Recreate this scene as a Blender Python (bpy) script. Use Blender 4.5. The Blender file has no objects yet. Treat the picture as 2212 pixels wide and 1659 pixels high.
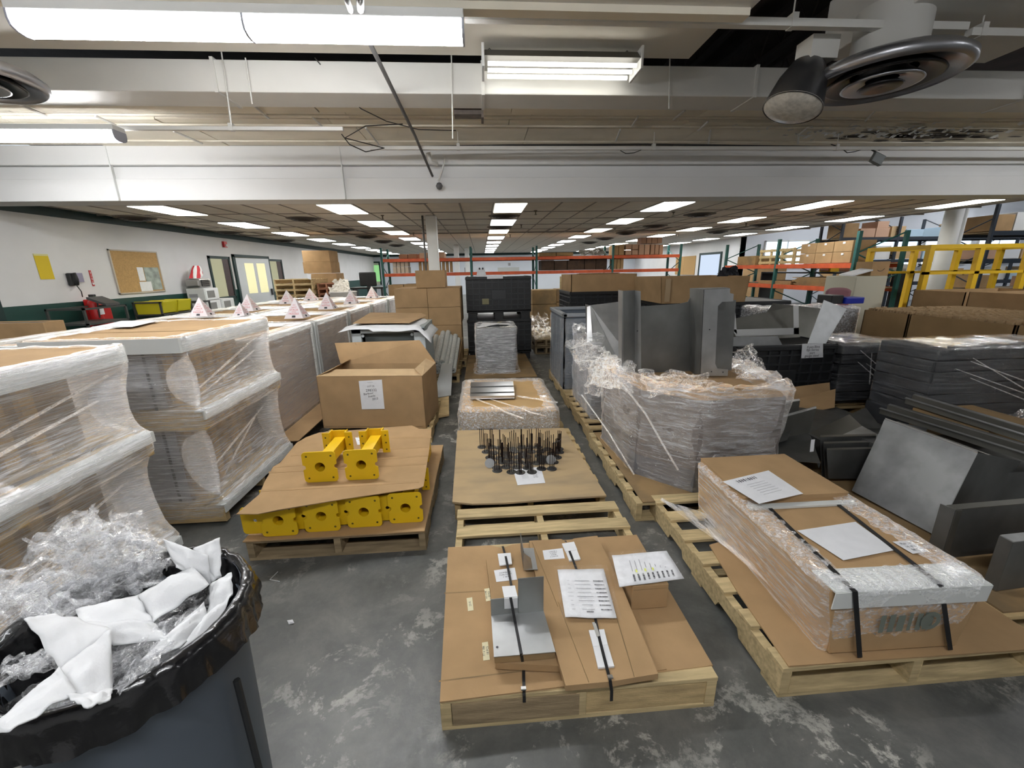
import bpy, math, random
import numpy as np
from mathutils import Vector, Matrix, noise as mnoise
random.seed(7)
R = random.Random(11)
sc = bpy.context.scene
col = sc.collection
# ---------------- camera (calibrated from the photograph) ----------------
FPX = 890.0; PITCH = .2695; ROLL = -.0183; YAW = .0674; EYE = 1.6
def _axes():
    cy, sy = math.cos(YAW), math.sin(YAW); cp, sp = math.cos(PITCH), math.sin(PITCH)
    f = Vector((sy*cp, cy*cp, -sp)); r = Vector((cy, -sy, 0)); u = r.cross(f)
    cr, sr = math.cos(ROLL), math.sin(ROLL)
    return cr*r + sr*u, -sr*r + cr*u, f
AR, AU, AF = _axes()
cam = bpy.data.cameras.new('camera'); camo = bpy.data.objects.new('camera', cam); col.objects.link(camo)
cam.sensor_fit = 'HORIZONTAL'; cam.sensor_width = 36.0; cam.lens = FPX/2212*36.0
cam.clip_start = .02; cam.clip_end = 200
mw = Matrix.Identity(4)
for i in range(3):
    mw[i][0] = AR[i]; mw[i][1] = AU[i]; mw[i][2] = -AF[i]
mw[0][3], mw[1][3], mw[2][3] = 0, 0, EYE
camo.matrix_world = mw
sc.camera = camo
# ---------------- world, exposure ----------------
sc.view_settings.view_transform = 'Standard'; sc.view_settings.look = 'None'
sc.view_settings.gamma = 1; sc.view_settings.exposure = 0.10; sc.view_settings.use_curve_mapping = False
w = bpy.data.worlds.new('world'); sc.world = w; w.use_nodes = True
w.node_tree.nodes['Background'].inputs[0].default_value = (.8, .9, 1, 1)
w.node_tree.nodes['Background'].inputs[1].default_value = .9
sc.cycles.max_bounces = 6; sc.cycles.diffuse_bounces = 3; sc.cycles.glossy_bounces = 2; sc.cycles.use_adaptive_sampling = True; sc.cycles.adaptive_threshold = .2
sc.cycles.transparent_max_bounces = 12; sc.cycles.transmission_bounces = 4
sc.cycles.caustics_reflective = False; sc.cycles.caustics_refractive = False
sc.cycles.sample_clamp_indirect = 4.0
TROFFER = 14.0      # radiance of the troffer lenses
STRIP = 34.0       # radiance of the strip light lenses
TUBE = 6.0
# ---------------- pixel -> point helpers (photo pixels, 2212x1659) ----------------
def ray(x, y): return AR*((x-1106)/FPX) - AU*((y-829.5)/FPX) + AF
def G(x, y, z=0.0):
    d = ray(x, y); t = (z-EYE)/d.z; return Vector((d.x*t, d.y*t, z))
def V(x, y, Y):
    d = ray(x, y); t = Y/d.y; return Vector((d.x*t, Y, EYE+d.z*t))
def WX(x, y, X):
    d = ray(x, y); t = X/d.x; return Vector((X, d.y*t, EYE+d.z*t))
# ---------------- mesh collector ----------------
class M:
    def __init__(s): s.v = []; s.f = []; s.mi = []; s.cur = 0
    def add(s, vs, fs):
        b = len(s.v); s.v += [tuple(p) for p in vs]; s.f += [tuple(b+i for i in f) for f in fs]
        s.mi += [s.cur]*len(fs); return s
    def box(s, x0, x1, y0, y1, z0, z1):
        return s.add([(x0,y0,z0),(x1,y0,z0),(x1,y1,z0),(x0,y1,z0),(x0,y0,z1),(x1,y0,z1),(x1,y1,z1),(x0,y1,z1)],
              [(3,2,1,0),(4,5,6,7),(0,1,5,4),(1,2,6,5),(2,3,7,6),(3,0,4,7)])
    def obox(s, c, ax, ay, az):   # oriented box: corner c, three edge vectors
        c, ax, ay, az = map(Vector, (c, ax, ay, az))
        p = [c, c+ax, c+ax+ay, c+ay]; return s.slab(p, az)
    def slab(s, pts, off):        # polygon extruded by a vector
        pts = [Vector(p) for p in pts]; off = Vector(off); n = len(pts)
        nn = Vector((0, 0, 0))
        for i in range(n):
            nn += (pts[i]-pts[0]).cross(pts[(i+1) % n]-pts[0])
        if nn.dot(off) > 0: pts = pts[::-1]
        return s.add(pts+[p+off for p in pts], [tuple(range(n)), tuple(range(2*n-1, n-1, -1))] +
                     [(i, n+i, n+(i+1) % n, (i+1) % n)[::-1] for i in range(n)][::1])
    def poly(s, pts): return s.add(pts, [tuple(range(len(pts)))])
    def tube(s, path, r, n=8, cap=True):
        path = [Vector(p) for p in path]; rings = []
        rr = r if isinstance(r, (list, tuple)) else [r]*len(path)
        up = None
        for i, p in enumerate(path):
            d = (path[min(i+1, len(path)-1)]-path[max(i-1, 0)]).normalized()
            if up is None: up = Vector((0, 0, 1)) if abs(d.z) < .9 else Vector((1, 0, 0))
            a = d.cross(up).normalized(); b = a.cross(d).normalized(); up = b
            rings.append([p+(a*math.cos(2*math.pi*k/n)+b*math.sin(2*math.pi*k/n))*rr[i] for k in range(n)])
        vs = [v for q in rings for v in q]; fs = []
        for i in range(len(path)-1):
            for k in range(n):
                fs.append((i*n+k, i*n+(k+1) % n, (i+1)*n+(k+1) % n, (i+1)*n+k))
        if cap: fs += [tuple(range(n))[::-1], tuple(range((len(path)-1)*n, len(path)*n))]
        return s.add(vs, fs)
    def lathe(s, prof, c, n=24, axis=None, cap=False):
        c = Vector(c); az = Vector(axis or (0, 0, 1)).normalized()
        ax = az.orthogonal().normalized(); ay = az.cross(ax)
        vs = []; fs = []
        for (r, h) in prof:
            for k in range(n):
                a = 2*math.pi*k/n; vs.append(c+ax*(r*math.cos(a))+ay*(r*math.sin(a))+az*h)
        for i in range(len(prof)-1):
            for k in range(n):
                fs.append((i*n+k, i*n+(k+1) % n, (i+1)*n+(k+1) % n, (i+1)*n+k))
        if cap: fs += [tuple(range(n))[::-1], tuple(range((len(prof)-1)*n, len(prof)*n))]
        return s.add(vs, fs)
    def grid(s, f, nu, nv):
        vs = [f(i/nu, j/nv) for j in range(nv+1) for i in range(nu+1)]
        return s.add(vs, [(j*(nu+1)+i, j*(nu+1)+i+1, (j+1)*(nu+1)+i+1, (j+1)*(nu+1)+i) for j in range(nv) for i in range(nu)])
    def build(s, name, mat, parent=None, origin=None, smooth=False, bevel=0, solid=0, **tags):
        root = parent
        while root is not None and root.parent is not None: root = root.parent
        if root is not None: o0 = Vector(root.location)
        elif origin is not None: o0 = Vector(origin)
        else:
            a = np.array([tuple(v) for v in s.v]); o0 = Vector(((a[:,0].min()+a[:,0].max())/2, (a[:,1].min()+a[:,1].max())/2, a[:,2].min()))
        me = bpy.data.meshes.new(name)
        me.from_pydata([(v[0]-o0.x, v[1]-o0.y, v[2]-o0.z) for v in s.v], [], s.f)
        for m in (mat if isinstance(mat, (list, tuple)) else [mat]): me.materials.append(m)
        if any(s.mi): me.polygons.foreach_set('material_index', s.mi)
        if smooth: me.polygons.foreach_set('use_smooth', [True]*len(me.polygons))
        me.update()
        o = bpy.data.objects.new(name, me); col.objects.link(o)
        if root is not None: o.parent = parent
        else: o.location = o0
        if solid:
            q = o.modifiers.new('thick', 'SOLIDIFY'); q.thickness = solid; q.offset = 0
        if bevel:
            b = o.modifiers.new('bevel', 'BEVEL'); b.width = bevel; b.segments = 2; b.limit_method = 'ANGLE'; b.angle_limit = .7
        for k, v in tags.items(): o[k] = v
        return o
def tag(o, label=None, cat=None, group=None, kind=None):
    if label: o['label'] = label
    if cat: o['category'] = cat
    if group: o['group'] = group
    if kind: o['kind'] = kind
    return o
def thing(name, loc, label, cat, group=None):
    o = bpy.data.objects.new(name, None); o.empty_display_size = .1; col.objects.link(o); o.location = loc
    return tag(o, label, cat, group)
def struct(o): o['kind'] = 'structure'; return o
def clone(o, loc=None, rz=None, label=None, group=None, parent=None):
    c = o.copy(); col.objects.link(c)
    if parent is not None: c.parent = parent
    if loc is not None: c.location = loc
    if rz is not None: c.rotation_euler = (0, 0, rz)
    if label: c['label'] = label
    if group: c['group'] = group
    for ch in KIDS(o): clone(ch, parent=c)
    return c
def KIDS(o): return [q for q in o.children]
def nz(x, y=0, z=0): return mnoise.noise(Vector((x, y, z)))
# ---------------- materials ----------------
MATS = {}
def mat(name, c, rough=.6, metal=0, var=.0, vscale=6, stretch=(1,1,1), bump=0, bscale=30, spec=.5, rnd=0, c2=None, thr=None, emit=None, es=0, coat=0, detail=4):
    if name in MATS: return MATS[name]
    m = bpy.data.materials.new(name); m.use_nodes = True; nt = m.node_tree; N = nt.nodes; L = nt.links
    b = N['Principled BSDF']; b.inputs['Roughness'].default_value = rough; b.inputs['Metallic'].default_value = metal
    b.inputs['Specular IOR Level'].default_value = spec; b.inputs['Coat Weight'].default_value = coat
    b.inputs['Base Color'].default_value = (*c, 1)
    if emit: b.inputs['Emission Color'].default_value = (*emit, 1); b.inputs['Emission Strength'].default_value = es
    tc = N.new('ShaderNodeTexCoord'); mp = N.new('ShaderNodeMapping'); mp.inputs['Scale'].default_value = stretch
    L.new(tc.outputs['Object'], mp.inputs['Vector'])
    out = None
    if c2 or var:
        n = N.new('ShaderNodeTexNoise'); n.inputs['Scale'].default_value = vscale; n.inputs['Detail'].default_value = detail
        oi = N.new('ShaderNodeObjectInfo'); ml = N.new('ShaderNodeVectorMath'); ml.operation = 'MULTIPLY_ADD'
        cb = N.new('ShaderNodeCombineXYZ')
        for k in range(3): L.new(oi.outputs['Random'], cb.inputs[k])
        L.new(cb.outputs[0], ml.inputs[0]); ml.inputs[1].default_value = (37, 53, 71); L.new(mp.outputs[0], ml.inputs[2])
        L.new(ml.outputs[0], n.inputs['Vector'])
        r = N.new('ShaderNodeValToRGB')
        a0, a1 = thr or (.3, .7)
        r.color_ramp.elements[0].position = a0; r.color_ramp.elements[1].position = a1
        d = c2 or tuple(min(1, q*(1+var)) for q in c); e = c if c2 else tuple(q*(1-var) for q in c)
        r.color_ramp.elements[0].color = (*e, 1); r.color_ramp.elements[1].color = (*d, 1)
        L.new(n.outputs['Fac'], r.inputs['Fac']); out = r.outputs['Color']
    if rnd:
        oi2 = N.new('ShaderNodeObjectInfo'); hs = N.new('ShaderNodeHueSaturation')
        mr = N.new('ShaderNodeMapRange'); mr.inputs['To Min'].default_value = 1-rnd; mr.inputs['To Max'].default_value = 1+rnd
        L.new(oi2.outputs['Random'], mr.inputs['Value']); L.new(mr.outputs[0], hs.inputs['Value'])
        if out: L.new(out, hs.inputs['Color'])
        else: hs.inputs['Color'].default_value = (*c, 1)
        out = hs.outputs[0]
    if out: L.new(out, b.inputs['Base Color'])
    if bump:
        n2 = N.new('ShaderNodeTexNoise'); n2.inputs['Scale'].default_value = bscale; n2.inputs['Detail'].default_value = 5
        L.new(mp.outputs[0], n2.inputs['Vector'])
        bp = N.new('ShaderNodeBump'); bp.inputs['Strength'].default_value = bump; bp.inputs['Distance'].default_value = .01
        L.new(n2.outputs['Fac'], bp.inputs['Height']); L.new(bp.outputs[0], b.inputs['Normal'])
    MATS[name] = m; return m
def film(name, tint=(.9,.91,.93), stretch=(2,2,34), scale=3, lo=.24, hi=.82, rough=.10, bump=.4, crinkle=0, glo=1.3):
    """clear stretch film: transparent, milky where it overlaps or wrinkles, glossy"""
    if name in MATS: return MATS[name]
    m = bpy.data.materials.new(name); m.use_nodes = True; nt = m.node_tree; N = nt.nodes; L = nt.links
    N.clear(); o = N.new('ShaderNodeOutputMaterial')
    tc = N.new('ShaderNodeTexCoord'); mp = N.new('ShaderNodeMapping'); mp.inputs['Scale'].default_value = stretch
    L.new(tc.outputs['Object'], mp.inputs['Vector'])
    n = N.new('ShaderNodeTexNoise'); n.inputs['Scale'].default_value = scale; n.inputs['Detail'].default_value = 6; n.inputs['Roughness'].default_value = .65
    n.inputs['Distortion'].default_value = .6
    L.new(mp.outputs[0], n.inputs['Vector'])
    h = n.outputs['Fac']
    if crinkle:
        v = N.new('ShaderNodeTexVoronoi'); v.feature = 'DISTANCE_TO_EDGE'; v.inputs['Scale'].default_value = crinkle
        n3 = N.new('ShaderNodeTexNoise'); n3.inputs['Scale'].default_value = crinkle*.5; L.new(tc.outputs['Object'], n3.inputs['Vector'])
        mx = N.new('ShaderNodeMix'); mx.data_type = 'RGBA'; mx.inputs[0].default_value = .25
        L.new(tc.outputs['Object'], mx.inputs[6]); L.new(n3.outputs['Color'], mx.inputs[7]); L.new(mx.outputs[2], v.inputs['Vector'])
        ad = N.new('ShaderNodeMath'); ad.operation = 'MULTIPLY_ADD'; ad.inputs[1].default_value = 1.2
        L.new(v.outputs['Distance'], ad.inputs[0]); L.new(h, ad.inputs[2]); h = ad.outputs[0]
    bp = N.new('ShaderNodeBump'); bp.inputs['Strength'].default_value = bump; bp.inputs['Distance'].default_value = .02
    L.new(h, bp.inputs['Height'])
    d0 = N.new('ShaderNodeBsdfDiffuse'); d0.inputs['Color'].default_value = (*tint, 1); L.new(bp.outputs[0], d0.inputs['Normal'])
    d1 = N.new('ShaderNodeBsdfTranslucent'); d1.inputs['Color'].default_value = (*tint, 1)
    d = N.new('ShaderNodeMixShader'); d.inputs[0].default_value = .35; L.new(d0.outputs[0], d.inputs[1]); L.new(d1.outputs[0], d.inputs[2])
    tr = N.new('ShaderNodeBsdfTransparent')
    rp = N.new('ShaderNodeMapRange'); rp.inputs['From Min'].default_value = .46; rp.inputs['From Max'].default_value = .66
    rp.inputs['To Min'].default_value = lo; rp.inputs['To Max'].default_value = hi
    L.new(n.outputs['Fac'], rp.inputs['Value'])
    m1 = N.new('ShaderNodeMixShader'); L.new(rp.outputs[0], m1.inputs[0]); L.new(tr.outputs[0], m1.inputs[1]); L.new(d.outputs[0], m1.inputs[2])
    g = N.new('ShaderNodeBsdfGlossy'); g.inputs['Roughness'].default_value = rough; L.new(bp.outputs[0], g.inputs['Normal'])
    lw = N.new('ShaderNodeFresnel'); lw.inputs['IOR'].default_value = 1.5; L.new(bp.outputs[0], lw.inputs['Normal'])
    fm = N.new('ShaderNodeMath'); fm.operation = 'MULTIPLY_ADD'; fm.inputs[1].default_value = glo; fm.inputs[2].default_value = glo*.05; fm.use_clamp = True
    L.new(lw.outputs[0], fm.inputs[0])
    L.new(fm.outputs[0], g.inputs['Color']); m2 = N.new('ShaderNodeAddShader'); L.new(m1.outputs[0], m2.inputs[0]); L.new(g.outputs[0], m2.inputs[1])
    L.new(m2.outputs[0], o.inputs['Surface']); MATS[name] = m; return m
def emis(name, c, s):
    if name in MATS: return MATS[name]
    m = bpy.data.materials.new(name); m.use_nodes = True; N = m.node_tree.nodes; N.clear()
    o = N.new('ShaderNodeOutputMaterial'); e = N.new('ShaderNodeEmission'); e.inputs[0].default_value = (*c, 1); e.inputs[1].default_value = s
    m.node_tree.links.new(e.outputs[0], o.inputs[0]); MATS[name] = m; return m
CARD = mat('cardboard', (.42,.275,.142), .85, var=.10, vscale=5, bump=.08, bscale=60, rnd=.07, spec=.2)
CARDL = mat('cardboard_inside', (.52,.37,.21), .85, var=.07, vscale=8, spec=.2)
CARDD = mat('cardboard_worn', (.34,.225,.11), .9, var=.14, vscale=4, c2=(.24,.17,.095), thr=(.42,.62), spec=.2)
WOOD = mat('pallet_wood', (.50,.37,.19), .8, var=.22, vscale=5, stretch=(1.5,1.5,9), bump=.3, bscale=30, rnd=.12, spec=.25)
WOODY = mat('pallet_wood_new', (.55,.43,.235), .78, var=.24, vscale=6, stretch=(1,8,8), bump=.2, bscale=20, rnd=.10, spec=.25)
WOODD = mat('pallet_wood_weathered', (.33,.25,.15), .85, var=.3, vscale=5, stretch=(1,7,7), bump=.3, bscale=30, rnd=.15, spec=.2)
WHITE = mat('white_paint', (.72,.73,.72), .5, var=.05, vscale=2)
WALLP = mat('wall_paint_white', (.70,.70,.70), .7, var=.04, vscale=1.5, bump=.05, bscale=80)
GREEN = mat('wall_paint_green', (.008,.052,.042), .5, var=.15, vscale=2)
DGREEN = mat('trim_dark_green', (.006,.028,.026), .5)
BEIGE = mat('deck_paint_beige', (.86,.80,.67), .75, var=.10, vscale=1.5, bump=.1, bscale=10)
DUCT = mat('duct_paint_white', (.74,.73,.69), .55, var=.07, vscale=1.2)
DARKV = mat('dark_steel_deck', (.05,.035,.028), .8, var=.3, vscale=3)
STEEL = mat('galvanised_sheet', (.46,.47,.47), .45, .9, var=.2, vscale=5, rnd=.05)
STEELD = mat('mill_steel', (.21,.215,.21), .48, .8, var=.3, vscale=3)
MOTT = mat('mottled_steel', (.15,.155,.155), .5, .7, c2=(.26,.265,.265), vscale=5, thr=(.35,.65))
ALU = mat('aluminium', (.62,.62,.62), .3, 1, var=.08, vscale=5)
YEL = mat('yellow_powder_coat', (.86,.55,.012), .42, var=.03, bump=.05, bscale=200)
BLACKP = mat('black_plastic', (.018,.019,.02), .5, var=.2, vscale=5)
GREYP = mat('grey_plastic', (.10,.12,.145), .5, var=.1, vscale=3)
BLACKS = mat('black_strap', (.012,.012,.013), .4)
FOAMW = mat('white_foam', (.80,.81,.82), .85, var=.04, vscale=10, bump=.15, bscale=120)
PAPER = mat('white_paper', (.80,.81,.83), .8, var=.03, vscale=20)
INK = mat('printed_ink', (.05,.05,.06), .8)
INKR = mat('red_print', (.62,.12,.14), .8)
ORANGE = mat('orange_rack_beam', (.60,.10,.03), .5, var=.15, vscale=6)
TEAL = mat('teal_rack_upright', (.02,.11,.10), .5, var=.15, vscale=6)
DBLUE = mat('dark_rack_upright', (.02,.03,.045), .5)
FOL = mat('masking_tape', (.78,.72,.48), .8)
FILM = film('stretch_film', stretch=(1.2,1.2,34), scale=3.5)
FILMC = film('crumpled_film', stretch=(5,5,9), scale=4, lo=.05, hi=.40, rough=.08, bump=.55, crinkle=26, glo=.9)
FILMB = film('bunched_film', stretch=(9,9,14), scale=5, lo=.22, hi=.8, rough=.08, bump=.6, crinkle=30, glo=1.5)
FILMT = film('can_film', tint=(.84,.85,.87), stretch=(7,7,11), scale=4, lo=.08, hi=.48, rough=.08, bump=.7, crinkle=30, glo=.42)
BAG = film('poly_bag', stretch=(4,4,4), scale=5, lo=.0, hi=.08, rough=.08, bump=.6, glo=.25)
# ---------------- text ----------------
def text(body, size, o, ux, uy, m, name, parent, thick=0):
    """flat lettering: centre point o, unit vectors ux (reading direction) and uy (up)"""
    cu = bpy.data.curves.new('t', 'FONT'); cu.body = body; cu.size = size; cu.align_x = 'CENTER'; cu.align_y = 'CENTER'; cu.resolution_u = 2
    t = bpy.data.objects.new('t', cu); col.objects.link(t)
    dg = bpy.context.evaluated_depsgraph_get(); me = bpy.data.meshes.new_from_object(t.evaluated_get(dg))
    ux = Vector(ux).normalized(); uy = Vector(uy).normalized(); o = Vector(o)
    root = parent
    while root.parent is not None: root = root.parent
    for v in me.vertices: 
        p = o+ux*v.co.x+uy*v.co.y-Vector(root.location); v.co = p
    bpy.data.objects.remove(t); bpy.data.curves.remove(cu)
    me.materials.clear(); me.materials.append(m); me.name = name
    ob = bpy.data.objects.new(name, me); col.objects.link(ob); ob.parent = parent
    return ob
ORD = ['nearest','second','third','fourth','fifth','sixth','seventh','eighth','ninth','tenth','eleventh','twelfth','thirteenth','fourteenth','fifteenth','sixteenth','seventeenth','eighteenth','nineteenth','twentieth','twenty-first','twenty-second','twenty-third','twenty-fourth']
# ======================= SETTING =======================
XL, XR, YB, YF, ZC = -7.3, 11.0, 6.6, 30.0, 2.743
# floor
def floor_mat():
    m = bpy.data.materials.new('worn_painted_concrete'); m.use_nodes = True; N = m.node_tree.nodes; L = m.node_tree.links
    b = N['Principled BSDF']; tc = N.new('ShaderNodeTexCoord')
    def noise(s, det=8, ro=.6, dist=0):
        n = N.new('ShaderNodeTexNoise'); n.inputs['Scale'].default_value = s; n.inputs['Detail'].default_value = det
        n.inputs['Roughness'].default_value = ro; n.inputs['Distortion'].default_value = dist
        L.new(tc.outputs['Object'], n.inputs['Vector']); return n
    def ramp(src, *st):
        r = N.new('ShaderNodeValToRGB'); e = r.color_ramp.elements
        while len(e) < len(st): e.new(.5)
        for q, (p, c) in zip(e, st): q.position = p; q.color = (*c, 1)
        L.new(src, r.inputs[0]); return r
    n1 = noise(2.2, 14, .72, .2); base = ramp(n1.outputs['Fac'], (.3, (.058,.062,.060)), (.5, (.112,.115,.108)), (.7, (.19,.187,.17)))
    n2 = noise(5.0, 14, .72, .35); wear = ramp(n2.outputs['Fac'], (.53, (0,0,0)), (.57, (1,1,1)))
    n3 = noise(.9, 3, .5); pat = ramp(n3.outputs['Fac'], (.42, (.04,.04,.04)), (.58, (1,1,1)))
    n4 = noise(26, 10, .75, .2); gr = ramp(n4.outputs['Fac'], (.40, (.0,.0,.0)), (.52, (1,1,1)))
    mm = N.new('ShaderNodeMath'); mm.operation = 'MULTIPLY'; L.new(wear.outputs[0], mm.inputs[0]); L.new(pat.outputs[0], mm.inputs[1])
    m3 = N.new('ShaderNodeMath'); m3.operation = 'MULTIPLY'; L.new(mm.outputs[0], m3.inputs[0]); L.new(gr.outputs[0], m3.inputs[1])
    mx = N.new('ShaderNodeMix'); mx.data_type = 'RGBA'; L.new(m3.outputs[0], mx.inputs[0]); L.new(base.outputs[0], mx.inputs[6]); mx.inputs[7].default_value = (.42,.41,.37,1)
    L.new(mx.outputs[2], b.inputs['Base Color'])
    rr = ramp(n4.outputs['Fac'], (.3, (.28,.28,.28)), (.7, (.5,.5,.5))); L.new(rr.outputs[0], b.inputs['Roughness'])
    bp = N.new('ShaderNodeBump'); bp.inputs['Strength'].default_value = .25; bp.inputs['Distance'].default_value = .004
    L.new(n4.outputs['Fac'], bp.inputs['Height']); L.new(bp.outputs[0], b.inputs['Normal'])
    return m
FLOOR = floor_mat()
struct(M().box(-9.5, 24, -3.5, 31, -.1, 0).build('floor', FLOOR, origin=(0,0,0)))
TILE = mat('acoustic_tile', (.74,.69,.62), .9, var=.07, vscale=3, rnd=.04, bump=.1, bscale=60)
GRID = mat('ceiling_grid_metal', (.30,.27,.24), .6)
def ceil_mat():
    m = bpy.data.materials.new('tile_ceiling_far'); m.use_nodes = True; N = m.node_tree.nodes; L = m.node_tree.links
    b = N['Principled BSDF']; b.inputs['Roughness'].default_value = .9
    tc = N.new('ShaderNodeTexCoord'); br = N.new('ShaderNodeTexBrick'); br.offset = 0; br.squash = 1
    br.inputs['Color1'].default_value = (.74,.69,.62,1); br.inputs['Color2'].default_value = (.70,.65,.58,1); br.inputs['Mortar'].default_value = (.30,.27,.24,1)
    br.inputs['Scale'].default_value = 1; br.inputs['Brick Width'].default_value = .609; br.inputs['Row Height'].default_value = 1.22
    br.inputs['Mortar Size'].default_value = .014; L.new(tc.outputs['Object'], br.inputs['Vector']); L.new(br.outputs[0], b.inputs['Base Color']); return m
CFAR = ceil_mat()
ceil = struct(M().box(XL, XR, 6.95, YF, ZC+.03, ZC+.12).build('ceiling', CFAR, origin=(-5.519-.305, 8.374-.61-1.22, ZC)))
# lights grid
LX = [-5.519+i*3.046 for i in range(6)]; LY = [8.374+j*2.44 for j in range(9)]
def is_light(x, y): return any(abs(x-a) < .3 for a in LX) and any(abs(y-b) < .5 for b in LY)
tm = M().box(-.292, .292, -.597, .597, 0, .02)
tproto = None; cnt = 0
c0 = -5.519
for j in range(6):
    yy = 8.374 + (j-1)*1.22 + .0
    if yy+.6 > 13.5: break
    for i in range(-3, 28):
        xx = c0+i*.6092
        if xx-.3 < XL or xx+.3 > XR or is_light(xx, yy) or cnt >= 170: continue
        if tproto is None:
            tproto = M().box(-.290, .290, -.596, .596, 0, .022).build('ceiling_tile', TILE, ceil); 
            # mesh is local to its own centre
            off = Vector(ceil.location)
            for v in tproto.data.vertices: v.co += off
            t = tproto
        else:
            t = tproto.copy(); col.objects.link(t)
        t.location = (xx-ceil.location.x, yy-ceil.location.y, .004+R.uniform(0,.006)); cnt += 1
# thin T-bars of the near grid (one joined piece of the ceiling)
g = M()
for i in range(-3, 28):
    xx = c0+(i+.5)*.6092
    if XL < xx < XR: g.box(xx-.012, xx+.012, 6.95, 13.9, ZC-.002, ZC+.028)
for j in range(-1, 6):
    yy = 8.374+(j-.5)*1.22
    if yy > 6.95: g.box(XL, XR, yy-.012, yy+.012, ZC-.003, ZC+.027)
g.build('ceiling_grid', GRID, ceil, kind='stuff')
# walls
wl = struct(M().box(XL-.15, XL, 6.9, YF, 1.19, ZC+.1).build('wall_left', WALLP))
struct(M().box(XL-.15, XL+.004, 6.9, YF, 0, 1.19).build('baseboard_left', GREEN))
struct(M().box(XL-.02, XL+.03, 6.9, YF, ZC-.12, ZC+.02).build('trim_1', DGREEN))
WALLB = mat('wall_paint_cool', (.66,.70,.76), .7)
struct(M().box(XL, XR, YF, YF+.15, 0, ZC+.1).build('wall_far', WALLB))
struct(M().box(XL, XR, YF-.04, YF, ZC-.12, ZC+.02).build('trim_2', DGREEN))
struct(M().box(XR, XR+.15, 17.5, YF, 0, ZC+.1).build('wall_right', WALLP))
# pilaster at the left end of the beam
struct(M().box(XL-2.4, XL, 6.5, 6.9, 1.19, 3.4).build('wall_pier', WALLP))
struct(M().box(XL-2.4, XL+.004, 6.496, 6.9, 0, 1.19).build('baseboard_pier', GREEN))
struct(M().box(XL-.01, XL+.012, 6.49, 6.905, 0, 2.62).build('trim_3', DGREEN))
# near hall walls (out of frame, they close the room)
struct(M().box(-9.7, -9.5, -3.5, 6.9, 0, 4.4).build('wall_near_left', WALLP))
struct(M().box(-9.5, 24, -3.7, -3.5, 0, 4.4).build('wall_near', WALLP))
struct(M().box(24, 24.2, -3.5, 17.7, 0, 4.4).build('wall_warehouse_right', WALLP))
# warehouse back wall with a bright window band
wb = struct(M().box(XR, 24, 17.5, 17.65, 0, 4.4).build('wall_warehouse_back', WALLB))
SKYW = emis('daylight_window', (.62,.80,1.0), 2.6)
DAY = emis('daylight_glass', (.75,.87,1.0), 1.8)
k = 0
for (a, b_) in ((12.0, 13.9), (14.3, 16.3), (16.7, 18.8), (19.2, 21.3), (21.7, 23.6)):
    k += 1
    wn = thing('window_%d' % k, (a, 17.5, 1.5), None, None); wn['kind'] = 'structure'
    M().box(a, b_, 17.46, 17.48, 1.55, 2.55).build('pane', SKYW, wn)
    f = M()
    for q in (a-.04, (a+b_)/2-.02, b_): f.box(q, q+.04, 17.42, 17.5, 1.5, 2.6)
    f.box(a-.04, b_+.04, 17.42, 17.5, 1.5, 1.55); f.box(a-.04, b_+.04, 17.42, 17.5, 2.55, 2.6)
    f.build('window_frame', WHITE, wn)
# the deck high above and its joists
struct(M().box(-9.5, 24, -3.5, 18, 4.35, 4.45).build('ceiling_deck', DARKV))
jm = thing('roof_joist_row', (0, 0, 4.0), None, None); jm['kind'] = 'structure'
for x in [1.9+.75*i for i in range(5)]+[9+2*i for i in range(7)]:
    g = M().box(x, x+.05, 2.8, 17.4, 4.27, 4.33).box(x, x+.05, 2.8, 17.4, 3.93, 3.98)
    for i in range(36):
        y = 2.8+i*.4; g.tube([(x+.025, y, 3.96), (x+.025, y+.2, 4.29), (x+.025, y+.4, 3.96)], .009, 5, False)
    g.build('joist', DARKV, jm)
# main beam: two stepped faces
BEAMM = mat('beam_paint', (.78,.78,.77), .6, var=.03, vscale=1)
bm = thing('beam', (0, 6.6, 2.6), None, None); bm['kind'] = 'structure'
M().box(-9.5, 11.2, 6.55, 6.95, 2.62, 2.90).build('lower_face', BEAMM, bm, bevel=.006)
M().box(-9.5, 11.2, 6.60, 6.95, 2.905, 3.06).build('middle_face', BEAMM, bm, bevel=.006)
M().box(-9.5, 11.2, 6.52, 6.95, 3.065, 3.30).build('upper_face', BEAMM, bm, bevel=.006)
for x in (-6.6, -4.95, -1.9): M().box(x, x+.012, 6.515, 6.56, 2.62, 3.30).build('joint_strip', WHITE, bm)
struct(M().box(11.2, 24, 6.6, 6.95, 3.1, 3.5).build('trim_4', BEAMM))
# beige soffit in front of the beam, in planks with recessed joints
sf = thing('soffit', (0, 5.7, 3.3), None, None); sf['kind'] = 'structure'
for n, (a, b_, z) in enumerate(((4.84,5.28,3.30),(5.285,5.53,3.33),(5.535,5.78,3.31),(5.785,6.52,3.30))):
    xs = [-9.5,-5.2,-3.6,-1.7,.4,2.6,4.9,7.4,10.4,15,24]
    for i in range(len(xs)-1):
        s_ = .25*(n % 2)
        M().box(xs[i]+s_+.004, xs[i+1]+s_-.004, a, b_, z+R.uniform(-.006,.006), z+.06).build('plank', BEIGE, sf)
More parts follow.
